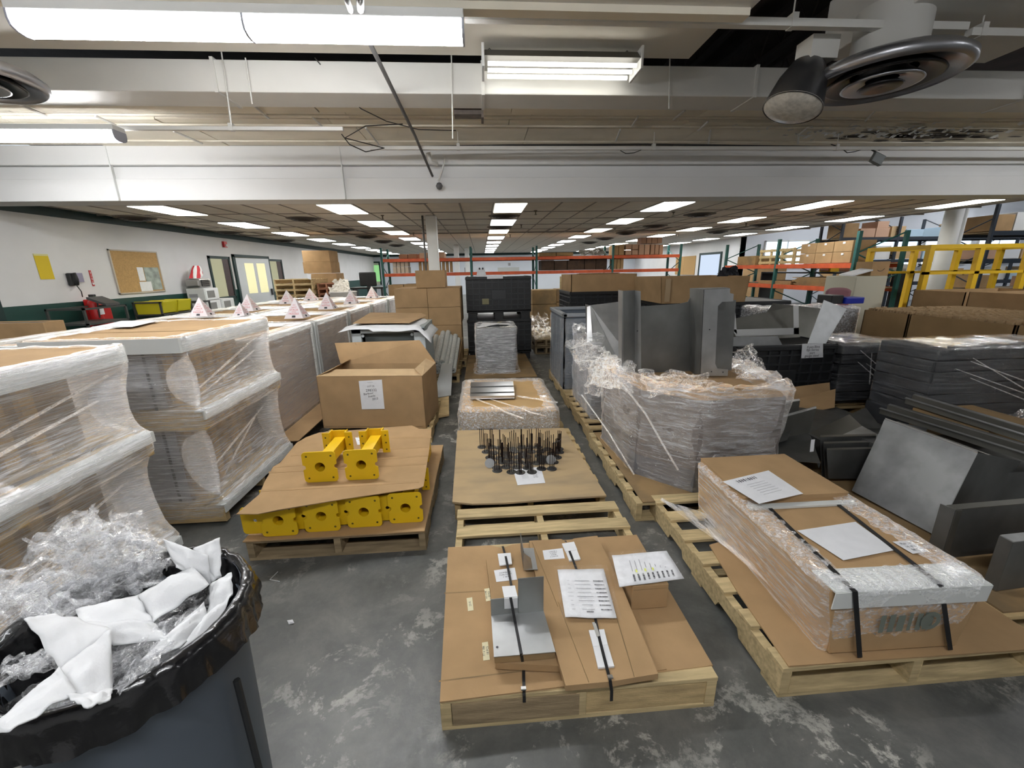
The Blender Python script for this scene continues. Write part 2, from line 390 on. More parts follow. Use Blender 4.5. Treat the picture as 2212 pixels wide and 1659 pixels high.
# peeling paint flakes at right
g = M()
for i in range(150):
    x = R.gauss(5.6, .8); y = R.gauss(5.75, .16); s_ = R.uniform(.015,.06); a = R.uniform(0,3)
    c = Vector((x, y, 3.285)); u = Vector((math.cos(a)*s_*2, math.sin(a)*s_*.5, R.uniform(-.02,.02))); v = Vector((-math.sin(a)*s_, math.cos(a)*s_, -.03*R.random()))
    g.slab([c, c+u, c+u*.8+v, c+v], (0,0,.002))
g.build('peeling_paint', WHITE, sf, kind='stuff')
g = M()
for i in range(60):
    x = R.gauss(6.1, .9); y = R.gauss(6.0, .12); s_ = R.uniform(.03,.14)
    n_ = 7; g.slab([(x+s_*2*math.cos(2*math.pi*q/n_)*R.uniform(.6,1), y+.3*s_*math.sin(2*math.pi*q/n_), 3.287) for q in range(n_)], (0,0,.002))
g.build('soot_patch', mat('soot', (.05,.04,.035), .9), sf, kind='stuff')
# long white duct
d = tag(thing('air_duct', (0, 4.6, 3.2), None, None), 'long white rectangular air duct crossing the whole ceiling', 'duct')
xs = [-9.5,-6.2,-2.3,.08,2.72,5.6,9.5,14,24]
for i in range(len(xs)-1):
    M().box(xs[i]+.003, xs[i+1]-.003, 4.44, 4.80, 3.19, 3.44).build('duct_section', DUCT, d, bevel=.008)
    M().box(xs[i+1]-.015, xs[i+1]+.015, 4.425, 4.81, 3.18, 3.455).build('duct_flange', DUCT, d)
d2 = tag(thing('damper_box', (.02, 4.9, 3.2), None, None), 'small sooty bracket box under the soffit beside the duct joint', 'box')
M().box(-.22, .08, 4.86, 5.0, 3.16, 3.28).build('housing', mat('sooty_tin', (.16,.13,.11), .6, .3, var=.4, vscale=9), d2)
M().box(.06, .085, 4.82, 5.02, 3.12, 3.3).build('end_plate', MATS['sooty_tin'], d2)
# near slab (plaster panel) above the lights and the box duct nearest the camera
struct(M().box(-9.5, 1.98, .4, 4.33, 3.45, 3.6).build('ceiling_near', mat('plaster_panel', (.66,.62,.54), .7, var=.05, vscale=1)))
d3 = tag(thing('box_duct', (0, 2.6, 3.1), None, None), 'white box duct along the top edge above the long strip light', 'duct')
M().box(-9.5, 1.72, 2.05, 2.98, 3.12, 3.34).build('duct_body', DUCT, d3, bevel=.01)
M().box(-9.5, 1.7, 2.92, 3.0, 3.08, 3.125).build('duct_seam', BEIGE, d3)
# block duct at top right with diffuser
bd = tag(thing('branch_duct', (4.5, 3, 3.2), None, None), 'wide white branch duct at the top right corner', 'duct')
a_ = G(1772, 132, 3.2)
M().box(a_.x, a_.x+1.45, 1.4, a_.y, 3.2, 3.6).build('duct_body', DUCT, bd, bevel=.01)
M().box(a_.x+1.46, 12, 1.4, a_.y-.45, 3.3, 3.7).build('duct_body', DUCT, bd, bevel=.01)
def round_diffuser(px, py, z, r, label):
    c = G(px, py, z); t = thing('round_diffuser', c, label, 'air diffuser', 'big round spun metal diffusers')
    SP = mat('spun_metal', (.48,.49,.52), .33, .9, var=.1, vscale=3); DK = mat('diffuser_dark', (.03,.03,.033), .3, .6)
    M().lathe([(.22*r/.48, .42), (.22*r/.48, .12), (.24*r/.48, .10)], c, 40).build('neck', DUCT, t, smooth=True)
    M().lathe([(r*.45, .13), (r*.9, .075), (r, .04), (r*1.0, .0), (r*.93, -.02), (r*.88, .0), (r*.62, .05), (r*.45, .09)], c, 56).build('outer_cone', SP, t, smooth=True)
    M().lathe([(r*.40, .10), (r*.70, .0), (r*.72, -.015), (r*.68, -.02), (r*.4, .04)], c, 48).build('middle_cone', DK, t, smooth=True)
    M().lathe([(r*.25, .06), (r*.48, -.02), (r*.5, -.035), (r*.46, -.04), (r*.2, .0)], c, 48).build('inner_cone', SP, t, smooth=True)
    M().lathe([(.001, -.01), (r*.2, -.02), (r*.28, -.045), (r*.25, -.055), (.001, -.04)], c, 40).build('centre_cone', DK, t, smooth=True)
    return t
round_diffuser(1905, 172, 2.86, .47, 'big round metal diffuser on the neck under the top right duct')
round_diffuser(-75, 172, 2.9, .40, 'big round metal diffuser cut by the left edge of the photo')
M().lathe([(.16,.0),(.16,.5)], G(-75,172,2.9)+Vector((0,0,.35)), 24)
# high bay lamp
c = V(1722, 205, 3.3); hb = thing('high_bay_lamp', c, 'grey dome work lamp with dull lens beside the right diffuser', 'lamp')
ax = Vector((-.35, -.1, -1)).normalized()
M().lathe([(.06,-.24),(.11,-.2),(.16,-.08),(.19,.06),(.195,.1)], c, 32, axis=ax).build('dome', mat('lamp_dome', (.16,.16,.165), .35, .8), hb, smooth=True)
M().lathe([(.001,.13),(.1,.125),(.18,.105),(.195,.09)], c, 32, axis=ax).build('lens', mat('lamp_lens', (.62,.60,.54), .25, var=.2, vscale=30), hb, smooth=True)
M().box(c.x-.0, c.x+.2, c.y-.08, c.y+.08, c.z+.2, c.z+.34).build('ballast', DUCT, hb)
# ---------------- lamps ----------------
def troffers():
    FR = mat('troffer_frame', (.7,.7,.68), .5); cols_ = {}
    hues = [(1,.985,.95), (1,.95,.80), (.96,.98,1)]
    LENS = [emis('troffer_lens_%s' % n, c, TROFFER*s) for n, c, s in (('neutral', hues[0], 1), ('warm', hues[1], .62), ('cool', hues[2], 1.1))]
    LENS.append(emis('troffer_lens_dim', (1,.93,.76), TROFFER*.35))
    kinds = {(0,0):1,(0,3):0,(1,0):1,(1,2):3,(2,0):3,(2,2):3,(3,1):1,(3,2):3,(4,1):1,(4,2):1,(5,0):1,(4,5):1}
    pr = {}
    names = ['leftmost','second','third','fourth','fifth','rightmost']
    for i, x in enumerate(LX):
        for j, y in enumerate(LY):
            kd = kinds.get((i, j), 2 if (i+j) % 2 else 0)
            lab = '%s ceiling troffer of the %s row, counting rows from the left wall' % (ORD[j], names[i])
            if kd not in pr:
                t = thing('ceiling_troffer', (x, y, ZC), lab, 'ceiling light', 'recessed ceiling troffers')
                f = M()
                for a in ((-.305,.305,-.61,-.585),(-.305,.305,.585,.61),(-.305,-.28,-.585,.585),(.28,.305,-.585,.585)):
                    f.box(x+a[0], x+a[1], y+a[2], y+a[3], ZC-.012, ZC+.03)
                f.build('frame', FR, t)
                M().box(x-.28, x+.28, y-.585, y+.585, ZC-.02, ZC+.01).build('lens', LENS[kd], t)
                pr[kd] = t
            else:
                clone(pr[kd], (x, y, ZC), label=lab)
troffers()
def strip_light(c, L_, r, label, joint=True):
    t = thing('strip_light', c, label, 'ceiling light', 'long strip lights')
    x0, x1 = c[0]-L_/2, c[0]+L_/2
    M().box(x0, x1, c[1]-.08, c[1]+.08, c[2]+.06, c[2]+.11).build('housing', WHITE, t, bevel=.005)
    for a, b_ in ((x0+.01, c[0]-.006), (c[0]+.006, x1-.01)):
        g = M(); prof = [(-.074,.06),(-.075,.02),(-.066,-.01),(-.038,-.025),(0,-.03),(.038,-.025),(.066,-.01),(.075,.02),(.074,.06)]
        g.grid(lambda u, v: (a+(b_-a)*u, c[1]+prof[round(v*8)][0], c[2]+prof[round(v*8)][1]), 1, 8)
        g.build('diffuser', emis('strip_lens', (.97,.98,1), STRIP*1.25), t, smooth=True)
    for x in (x0, c[0]-.007, x1-.012):
        M().slab([(x, c[1]+p[0]*1.07, c[2]+p[1]*1.09) for p in prof], (.012, 0, 0)).build('end_cap', mat('cap_grey', (.35,.36,.42), .5), t)
    return t
a = G(30, 55, 2.93); b_ = G(1003, 75, 2.93)
strip_light(((a.x+b_.x)/2, (a.y+b_.y)/2+.04, 2.93), b_.x-a.x, .1, 'long bright strip light hanging at the top left in two sections')
a = G(262, 300, 2.93)
strip_light((a.x-1.22, a.y, 2.93), 2.44, .1, 'bright strip light under the soffit cut by the left edge')
for n, (x, y) in enumerate(((-4.5,.2),(0.2,-.6),(8.4,3.4),(8.2,-.8))):
    strip_light((x, y, 3.05), 2.44, .1, 'strip light behind the photographer, %s of the unseen ones' % ORD[n])
for n, (x, y) in enumerate(((13.5,8.2),(13.5,11.5),(17,9.5),(17,13),(20.5,11),(13.5,14.8),(20.5,15))):
    strip_light((x, y, 4.26), 2.44, .1, 'strip light high over the warehouse racks, number %s' % ORD[n])
# shop light with three bare tubes
yb = 4.18; a = V(1046, 150, yb); b_ = V(1372, 140, yb)
sl = thing('shop_light', ((a.x+b_.x)/2, yb, a.z), 'shop light with bare glowing tubes hanging on chains', 'ceiling light')
z0 = (a.z+b_.z)/2; x0, x1 = a.x, b_.x
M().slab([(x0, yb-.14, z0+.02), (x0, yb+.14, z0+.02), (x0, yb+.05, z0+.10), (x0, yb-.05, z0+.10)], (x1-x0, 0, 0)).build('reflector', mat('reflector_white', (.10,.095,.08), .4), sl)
for x in (x0-.02, x1): M().box(x, x+.022, yb-.15, yb+.15, z0-.06, z0+.11).build('end_plate', WHITE, sl, bevel=.004)
for q in (-.12, .0, .12):
    M().tube([(x0+.03, yb+q, z0-.03), (x1-.03, yb+q, z0-.03)], .016, 12).build('tube', emis('bare_tube', (1,.97,.88), TUBE), sl, smooth=True)
for x in (x0+.05, x1-.08):
    g = M(); g.tube([(x-.03, yb, z0+.1), (x, yb, 3.44), (x+.03, yb, z0+.1)], .004, 5); g.build('chain', mat('chain_dark', (.06,.055,.05), .5, .7), sl)
# ---------------- ceiling pipes, struts, cables ----------------
def pipe(name, pts, r, m, label, cat, n=8, brackets=None):
    t = M().tube(pts, r, n).build(name, m, smooth=True); tag(t, label, cat); return t
def rail(px, Y, z, w, h, label, hang, top):
    x0, x1 = px; t = thing('conduit_rail', ((x0+x1)/2, Y, z), label, 'conduit rail')
    M().box(x0, x1, Y-w/2, Y+w/2, z, z+h).build('rail', DUCT, t)
    for x in hang:
        M().tube([(x, Y, z+h), (x, Y, top)], .005, 6).build('hanger_rod', DUCT, t)
        M().box(x-.02, x+.02, Y-w/2-.006, Y+w/2+.006, z-.004, z+h+.03).build('clamp', DUCT, t)
    return t
rail((-9.3, V(742,283,5.0).x), 5.0, V(740,283,5.0).z, .04, .035, 'white conduit rail over the left side under the soffit', (V(500,275,5.0).x,), 3.3)
zr = V(1400,324,5.9).z
rail((V(800,322,5.9).x, 12), 5.9, zr, .04, .04, 'long white conduit rail just before the big beam', (V(1412,315,5.9).x, V(1808,315,5.9).x, V(990,320,5.9).x), 3.3)
zr2 = V(1300,52,3.1).z
rail((V(1004,47,3.1).x, V(2085,62,3.1).x), 3.1, zr2, .05, .045, 'white strut rail across the top above the shop light', (V(1712,45,3.1).x, V(900,40,3.1).x), 3.45)
rail((V(2095,58,3.1).x, 9), 3.1, zr2-.03, .05, .045, 'short end of white strut rail at the top right corner', (V(2120,60,3.1).x,), 3.5)
pipe('diagonal_pipe', [V(800,95,3.6), V(895,290,5.6), V(934,380,6.45)], .018, mat('pipe_grey', (.13,.125,.12), .5, .3), 'grey sloping pipe dropping from the slab to the beam', 'pipe')
pipe('roof_pipe', [V(745,-15,2.5), V(760,30,2.9)], .016, MATS['pipe_grey'], 'short dark pipe end at the very top left of centre', 'pipe')
pipe('roof_pipe', [V(777,-15,2.5), V(779,28,2.9)], .02, MATS['pipe_grey'], 'short thick dark pipe end right of the thin one', 'pipe')
CB = mat('black_cable', (.03,.028,.026), .5)
pipe('cable', [V(680,125,4.4), V(735,190,4.6), V(780,235,4.8), V(835,262,5.1), V(905,280,5.5), V(985,282,5.6)], .005, CB, 'thin cable sagging from the duct to the soffit', 'cable', 6)
pipe('cable', [V(738,290,5.1), V(755,312,5.3), V(790,328,5.5), V(830,320,5.7), V(745,298,5.3), V(790,272,5.4), V(870,268,5.5)], .006, CB, 'loose looping cable at the end of the left rail', 'cable', 6)
pipe('cable', [V(850,318,5.95), V(1100,314,5.95), V(1400,312,5.95), V(1820,318,5.95), V(2212,322,5.95), V(2500,330,5.95)], .012, CB, 'black cable bundle lying along the long rail', 'cable', 6)
pipe('cable', [V(1795,312,5.9), V(1815,318,5.9), V(1830,330,5.9), V(1845,328,5.9), V(1880,318,5.9), V(1900,325,5.9)], .006, CB, 'cable loop running down to the grey junction box', 'cable', 6)
pipe('cable', [V(1340,325,5.88), V(1352,332,5.88), V(1370,330,5.88), V(1385,324,5.88)], .005, CB, 'short drooping cable under the middle of the rail', 'cable', 6)
for i, (px_, z, lb) in enumerate(((253,3.285,'first'),(273,3.29,'second'),(306,3.285,'third'))):
    y_ = G(1300, px_, z).y; pipe('conduit', [(-9.3,y_,z),(12,y_,z)], .012, BEIGE, 'beige conduit under the soffit, %s from the duct' % lb, 'conduit')
c = V(952, 345, 6.4); dt = thing('drop_fitting', c, 'white pipe elbow with ball hanging at the beam middle', 'pipe fitting')
M().tube([V(925,330,6.3), V(930,350,6.35), V(945,355,6.4)], .03, 10).build('elbow', DUCT, dt, smooth=True)
M().tube([V(962,337,6.4), V(955,370,6.42), V(947,392,6.45)], .012, 8).build('drop_pipe', DUCT, dt, smooth=True)
M().lathe([(.001,-.05),(.03,-.04),(.05,0),(.03,.04),(.001,.05)], V(949,402,6.45), 16).build('ball', mat('ball_grey', (.12,.12,.12), .4), dt, smooth=True)
M().tube([V(1810,325,5.95)+Vector((0,0,.02)), V(935,318,5.95)+Vector((0,0,-.05))], .02, 8)
c = V(1898, 338, 5.85); jb = thing('junction_box', c, 'grey electric junction box hanging tilted from the right rail', 'junction box')
M().obox(c+Vector((-.09,0,-.05)), (.15,0,-.06), (0,.05,0), (.05,0,.11)).build('box_body', mat('box_grey', (.18,.2,.2), .5), jb, bevel=.005)
M().tube([c+Vector((-.01,.02,.05)), V(1880,322,5.9)], .01, 6).build('lead', CB, jb)
# hanging straps / brackets on the duct
g = thing('duct_hanger', V(520,180,4.4), 'thin hanger rods down the left part of the duct', 'hanger')
for (xa, ya, xb, yb_) in ((478,110,500,270),(530,125,545,225),(975,118,978,300),(1447,125,1445,235)):
    M().tube([V(xa,ya,4.42), V(xb,yb_,4.42)], .006, 6).build('hanger_rod', DUCT, g)
g = thing('soffit_brace', (0, 5.4, 3.2), 'short slanting braces under the beige soffit', 'brace')
for (xa, ya, xb, yb_) in ((545,226,580,255),(205,250,250,270),(375,283,437,310),(676,254,695,272),(365,308,400,328),(790,276,818,312),(30,220,100,250),
                          (1480,238,1455,258),(1378,252,1365,272),(1340,280,1330,305),(1535,282,1530,310),(1530,262,1508,282),(1745,275,1725,292),(1725,290,1724,310),(1900,230,1870,260)):
    if G(xa,ya,3.27).y > 6.4 or G(xb,yb_,3.27).y > 6.4: continue
    M().tube([G(xa,ya,3.27), G(xb,yb_,3.27)], .012, 6).build('brace', DUCT, g)
# round dark diffusers in the tiled ceiling
DD = mat('diffuser_soot', (.06,.05,.045), .5, .3); DH = mat('smudged_tile', (.16,.13,.11), .9)
pd = None
for n, (x, y) in enumerate([(-3.75,9.75),(-3.75,12.2),(-3.72,14.7),(-3.72,17.1),(-3.7,19.6),(-6.9,9.4),(-6.9,12.6),(-6.9,15.9),(.55,9.62),(.55,12.0),(4.98,9.68),(4.98,12.15),(4.98,14.6),(4.98,17.1),(4.98,19.5),(8.2,9.7),(8.2,12.2),(8.2,14.6),(-1.0,7.4)]):
    lab = 'round dark ceiling air vent, %s' % ['between the second and third lights, nearest','left half, second back','left half, third back','left half, fourth back','left half, fifth back','by the left wall, nearest','by the left wall, second','by the left wall, third','under the middle row, nearest','under the middle row, second','right half, nearest','right half, second back','right half, third back','right half, fourth back','right half, fifth back','far right, nearest','far right, second back','far right, third back','just behind the beam left of the column'][n]
    if pd is None:
        pd = thing('ceiling_vent', (x, y, ZC), lab, 'air vent', 'round vents in the tile ceiling')
        M().lathe([(.001,-.004),(.34,-.004),(.35,.004)], (x,y,ZC), 28).build('smudge_plate', DH, pd)
        M().lathe([(.27,-.005),(.25,-.03),(.19,-.02),(.19,-.045),(.12,-.03),(.12,-.055),(.001,-.05)], (x,y,ZC), 28).build('cone', DD, pd, smooth=True)
    else: clone(pd, (x, y, ZC), label=lab)
# sprinkler heads
ps = None
for n, (px_, py_) in enumerate([(826,465),(604,490),(893,503),(1157,455),(1126,485),(1455,458),(1328,494),(1102,507),(1465,505),(1612,482),(1798,450)]):
    p = G(px_, py_, ZC)
    lab = 'small sprinkler head in the tile ceiling, %s from the left by count' % ORD[n]
    if ps is None:
        ps = thing('sprinkler_head', p, lab, 'sprinkler', 'ceiling sprinkler heads'); ps.location = p
        M().lathe([(.04,0),(.03,-.01),(.012,-.02),(.012,-.07),(.03,-.075),(.03,-.08),(.001,-.085)], p, 12).build('head', mat('brass_dark', (.12,.10,.07), .4, .8), ps)
    else: clone(ps, p, label=lab)
# columns
def column(px_, y0, w_, ybot, label, m=WHITE):
    c = G(px_, y0, ZC); t = tag(M().box(c.x-w_/2, c.x+w_/2, c.y-w_/2, c.y+w_/2, 0, ZC).build('column', m, bevel=.01), label, 'column'); return c
c = column(931, 467, .22, 0, 'white square column rising behind the brown boxes near the middle')
pipe('column_pipe', [(c.x-.17, c.y-.1, 1.2), (c.x-.17, c.y-.1, ZC)], .022, MATS['pipe_grey'], 'dark pipe running up the left face of the white column', 'pipe')
column(985, 530, .22, 0, 'far white column behind the central rack')
column(1008, 536, .22, 0, 'farthest thin column before the far wall')
c = G(2062, 458, ZC)
rc = thing('round_column', (c.x, c.y, 0), 'white round column behind the yellow guard frame', 'column')
M().tube([(c.x, c.y, 0), (c.x, c.y, 3.3)], .17, 20).build('shaft', WHITE, rc, smooth=True)
M().tube([(c.x+.24, c.y-.05, 0), (c.x+.24, c.y-.05, 3.3)], .045, 10).build('down_pipe', WHITE, rc, smooth=True)
# ======================= BUILDERS =======================
PALC = {}
def pallet(x0, y0, W, D, label, m=None, h=.13, nb=7, rz=0, along='y', group='wooden pallets', simple=False, z0=0, skip=()):
    """deck boards run along x, stringers along y (swap by rz). x0,y0 = near left corner"""
    m = m or WOOD; key = (round(W,3), round(D,3), m.name, h, nb, simple, tuple(skip))
    if key in PALC:
        o = PALC[key]; return clone(o, (x0, y0, z0), rz=rz, label=label, group=group)
    t = thing('wooden_pallet', (0, 0, 0), label, 'pallet', group)
    if simple:
        g = M()
        for q in (0, W/2-.02, W-.04): g.box(q, q+.04, 0, D, .018, h-.018)
        for i in range(nb):
            y = i*(D-.1)/(nb-1); g.box(0, W, y, y+.1, h-.018, h)
        for y in (0, D/2-.05, D-.1): g.box(0, W, y, y+.1, 0, .018)
        bpy.data.objects.remove(t)
        t = tag(g.build('wooden_pallet', m, origin=(0,0,0)), label, 'pallet', group)
    else:
        for q in (0, W/2-.02, W-.04):
            # notched stringer
            n1, n2 = D*.2, D*.62; nw = .19; zt = h-.018; zb = .018; zn = .055
            pr = [(0,zb),(n1,zb),(n1+.02,zn),(n1+nw-.02,zn),(n1+nw,zb),(n2,zb),(n2+.02,zn),(n2+nw-.02,zn),(n2+nw,zb),(D,zb),(D,zt),(0,zt)]
            M().slab([(q, a, b) for a, b in pr], (.038, 0, 0)).build('stringer', m, t, bevel=.002)
        for i in range(nb):
            if i in skip: continue
            y = i*(D-.1)/(nb-1); e = R.uniform(-.006, .006)
            M().box(e, W+e, y, y+.095, h-.018, h).build('deck_board', m, t, bevel=.002)
        for y in (0, D/2-.05, D-.1): M().box(0, W, y, y+.1, 0, .018).build('bottom_board', m, t)
    t.location = (x0, y0, z0); t.rotation_euler = (0, 0, rz)
    PALC[key] = t; return t
def jit(p, a, seed): return Vector(p)+Vector((nz(p[0]*7+seed, p[1]*7, 3), nz(p[0]*7, p[1]*7+seed, 9), nz(p[0]*5+seed, p[1]*5, p[2]*5)))*a
def sheet(pts, th, name, m, label=None, cat=None, group=None, parent=None, sub=0, amp=0, seed=0):
    g = M().slab([Vector(p) for p in pts], (0, 0, -th))
    o = g.build(name, m, parent)
    if label: tag(o, label, cat, group)
    return o
def hull(poly, levels, name, m, parent, per=14, amp=.012, seed=1, rnd=.06, vfreq=9, ysc=1):
    """film skin: rings around a convex polygon; levels = [(z, inset, amp)]"""
    poly = [Vector((p[0], p[1], 0)) for p in poly]; n = len(poly); c = sum(poly, Vector((0,0,0)))/n
    pts = []
    for i in range(n):
        a, b = poly[i], poly[(i+1) % n]; d = (b-a); L_ = d.length
        for k in range(per):
            f = k/per; p = a+d*f
            # round the corners
            e = min(f, 1-f)*L_
            pull = max(0, (rnd-e)/rnd)**2*rnd*.45 if rnd > 0 else 0
            nrm = Vector((d.y, -d.x, 0)).normalized()
            if nrm.dot(p-c) < 0: nrm = -nrm
            if e < 1e-6: nrm = (p-c).normalized()
            pts.append((p+(c-p).normalized()*pull, nrm))
    N = len(pts); vs = []; fs = []
    for (z, ins, *am) in levels:
        A = am[0] if am else amp
        for k, (p, nr) in enumerate(pts):
            w_ = nz(p.x*vfreq+seed*3.1, p.y*vfreq, z*vfreq*.6+seed)+.6*nz(p.x*vfreq*3, p.y*vfreq*3+seed, z*vfreq*2.6)
            iy = ins*(ysc if abs(nr.y) > .8 else 1)
            q = p-nr*iy if ins < .5 else c+(p-c)*(1-ins/((p-c).length+1e-6)*1.0 if (p-c).length > ins else 0)
            q = q+nr*(w_*A)
            vs.append((q.x, q.y, z+A*.7*nz(p.x*vfreq*1.7+9, p.y*vfreq*1.7, seed)))
    for j in range(len(levels)-1):
        for k in range(N): fs.append((j*N+k, j*N+(k+1) % N, (j+1)*N+(k+1) % N, (j+1)*N+k))
    return M().add(vs, fs).build(name, m, parent, smooth=True)
def rect(x0, x1, y0, y1): return [(x0,y0),(x1,y0),(x1,y1),(x0,y1)]
def prism(poly, z0, z1): return M().slab([(p[0], p[1], z0) for p in poly], (0, 0, z1-z0))
def seg(z0, z1, n): return [z0+(z1-z0)*i/n for i in range(n+1)]
def carton(x0, x1, y0, y1, z0, z1, label, group=None, m=None, seam=True, name='cardboard_box', rz=0):
    m = m or CARD; t = thing(name, (x0, y0, z0), label, 'box', group)
    bb_ = M().box(x0, x1, y0, y1, z0, z1).build('box_body', m, t, bevel=.004)
    if seam:
        ym = (y0+y1)/2
        M().box(x0+.001, x1-.001, ym-.03, ym+.03, z1, z1+.0015).build('packing_tape', TAPE, bb_)
    return t
TAPE = mat('brown_tape', (.42,.30,.17), .35)
def scribble(o, ux, uy, w_, h_, rows, parent, m=INK, name='handwriting', seed=0, lw=.0012):
    """illegible handwriting: wavy ribbon strokes"""
    r_ = random.Random(seed); g = M(); o = Vector(o); ux = Vector(ux).normalized(); uy = Vector(uy).normalized(); nn = ux.cross(uy)
    for k in range(rows):
        y = h_*(.5-(k+.5)/rows); x = -w_*.5+r_.uniform(0, .15)*w_; prev = None
        while x < w_*.5-r_.uniform(0,.12)*w_:
            p = o+ux*x+uy*(y+r_.uniform(-.35,.35)*h_/rows)
            if prev is not None and r_.random() < .85:
                d = (p-prev).normalized(); s_ = nn.cross(d)*lw
                g.add([prev-s_, p-s_, p+s_, prev+s_], [(0,1,2,3)])
            prev = p; x += w_/22*r_.uniform(.4,1.4)
    return g.build(name, m, parent)
def bars(o, ux, uy, w_, h_, n, parent, m=INK, name='printed_lines', seed=0, fill=.5):
    r_ = random.Random(seed); g = M(); o = Vector(o); ux = Vector(ux).normalized(); uy = Vector(uy).normalized()
    for k in range(n):
        x = w_*((k+.5)/n-.5); b_ = w_/n*fill*.5*r_.uniform(.5,1.3); hh = h_*r_.uniform(.85,1)
        g.add([o+ux*(x-b_)-uy*h_/2, o+ux*(x+b_)-uy*h_/2, o+ux*(x+b_)+uy*(hh-h_/2), o+ux*(x-b_)+uy*(hh-h_/2)], [(0,1,2,3)])
    return g.build(name, m, parent)
UX, UY, UZ = Vector((1,0,0)), Vector((0,1,0)), Vector((0,0,1))
# ======================= CENTRE ROW =======================
p1 = pallet(-.20, 1.12, 1.016, 1.219, 'nearest pallet of the middle row under cardboard sheets, its two bare boards showing behind', WOODY, h=.14, skip=())
M().box(-.16, .30, 1.118, 1.134, .02, .12).build('front_plank', WOODD, p1).location = -Vector((0,0,0))
for q in list(p1.children):
    if q.name.startswith('front_plank'): pass
M().box(.30, .78, 1.122, 1.138, .022, .118).build('front_plank', WOOD, p1)
pallet(-.23, 2.44, 1.016, 1.219, 'second pallet of the middle row, under the sheet with the rods', WOOD, h=.13)
# cardboard sheets on the front pallet
def gs(pts, z): return [G(x, y, z) for x, y in pts]
cs = thing('cardboard_sheet', G(1100,1490,.14), 'wide flat cardboard sheet covering the left of the nearest middle pallet', 'cardboard sheet', 'flat cardboard sheets on the front pallet')
sheet(gs([(968,1182),(1060,1178),(1085,1184),(1107,1176),(1300,1160),(1440,1445),(1222,1482),(950,1516)], .147), .006, 'sheet', CARD, parent=cs)
for a, b_ in (((948,1470),(1225,1436)),((960,1280),(1050,1275))):
    M().add([G(a[0],a[1],.1474), G(b_[0],b_[1],.1474), G(b_[0],b_[1]+3,.1474), G(a[0],a[1]+3,.1474)], [(0,3,2,1)]).build('crease', CARDD, cs)
tag(sheet(gs([(1300,1160),(1375,1155),(1452,1286),(1540,1437),(1420,1452),(1390,1400)], .143), .006, 'cardboard_sheet', CARD),
    'flat cardboard sheet under the small box on the right side of the front pallet', 'cardboard sheet', 'flat cardboard sheets on the front pallet')
tag(sheet(gs([(1050,1206),(1100,1200),(1210,1190),(1240,1440),(1070,1432),(1062,1300)], .185), .03, 'cardboard_sheet', CARD),
    'thick folded cardboard pack beneath the shiny metal plate', 'cardboard sheet', 'flat cardboard sheets on the front pallet')
c2 = thing('cardboard_sheet', G(1222,1481,.17), 'long folded cardboard wrap strapped in the middle, topmost under the white foam strip', 'cardboard sheet', 'flat cardboard sheets on the front pallet')
sheet(gs([(1143,1168),(1212,1164),(1224,1172),(1240,1163),(1290,1157),(1345,1270),(1422,1455),(1320,1472),(1222,1481),(1198,1400),(1165,1290)], .205), .025, 'sheet', CARD, parent=c2)
for a, b_ in (((1205,1300),(1272,1474)),((1325,1310),(1370,1462)),((1150,1172),(1205,1310))):
    M().tube([G(a[0],a[1],.2055), G(b_[0],b_[1],.2055)], .0016, 4).build('crease', CARDD, c2)
# metal brackets on the pack
br = thing('sheet_metal_bracket', G(1130,1400,.21), 'shiny L shaped sheet metal plate with upright flange on the front pallet', 'metal part')
zb = .225
a0, a1, a2, a3 = G(1067,1419,zb), G(1200,1408,zb), G(1174,1318,zb), G(1061,1330,zb)
M().slab([a0, a1, a2, a3], (0,0,-.003)).build('base_plate', STEEL, br)
M().slab([a0+Vector((.002,.004,-.003)), a1+Vector((-.002,.004,-.003)), a2+Vector((0,0,-.003)), a3+Vector((0,0,-.003))], (0,0,-.032)).build('base_filler', CARDD, br)
M().slab([a3, a2, a2+Vector((0,.006,.075)), a3+Vector((0,.006,.075))], (0,.003,0)).build('rear_flange', STEELD, br)
q0 = G(1120,1325,zb); q1 = G(1174,1320,zb)
M().slab([q0, q1, q1+Vector((0,-.004,.175)), q0+Vector((0,-.004,.175))], (0,.003,0)).build('tall_tab', STEELD, br)
M().lathe([(.001,.0005),(.005,.0005)], G(1074,1398,zb+.001), 10).build('hole', INK, br)
b2 = thing('sheet_metal_bracket', G(1150,1230,.21), 'small upright folded metal bracket behind the shiny plate', 'metal part')
e0 = G(1131,1232,.21); e1 = G(1157,1232,.21)
M().slab([e0, e0+Vector((0,.0,.10)), e0+Vector((.035,-.005,.07)), e0+Vector((.045,0,.0))], (0,.003,0)).build('slanted_flange', STEEL, b2)
M().slab([e0+Vector((0,.01,0)), e0+Vector((0,.16,0)), e0+Vector((0,.16,.095)), e0+Vector((0,.01,.10))], (.003,0,0)).build('side_flange', STEELD, b2)
M().slab([e0+Vector((.0,0,.001)), e1+Vector((.01,0,.001)), e1+Vector((.01,.16,.001)), e0+Vector((0,.16,.001))], (0,0,.003)).build('foot', STEEL, b2)
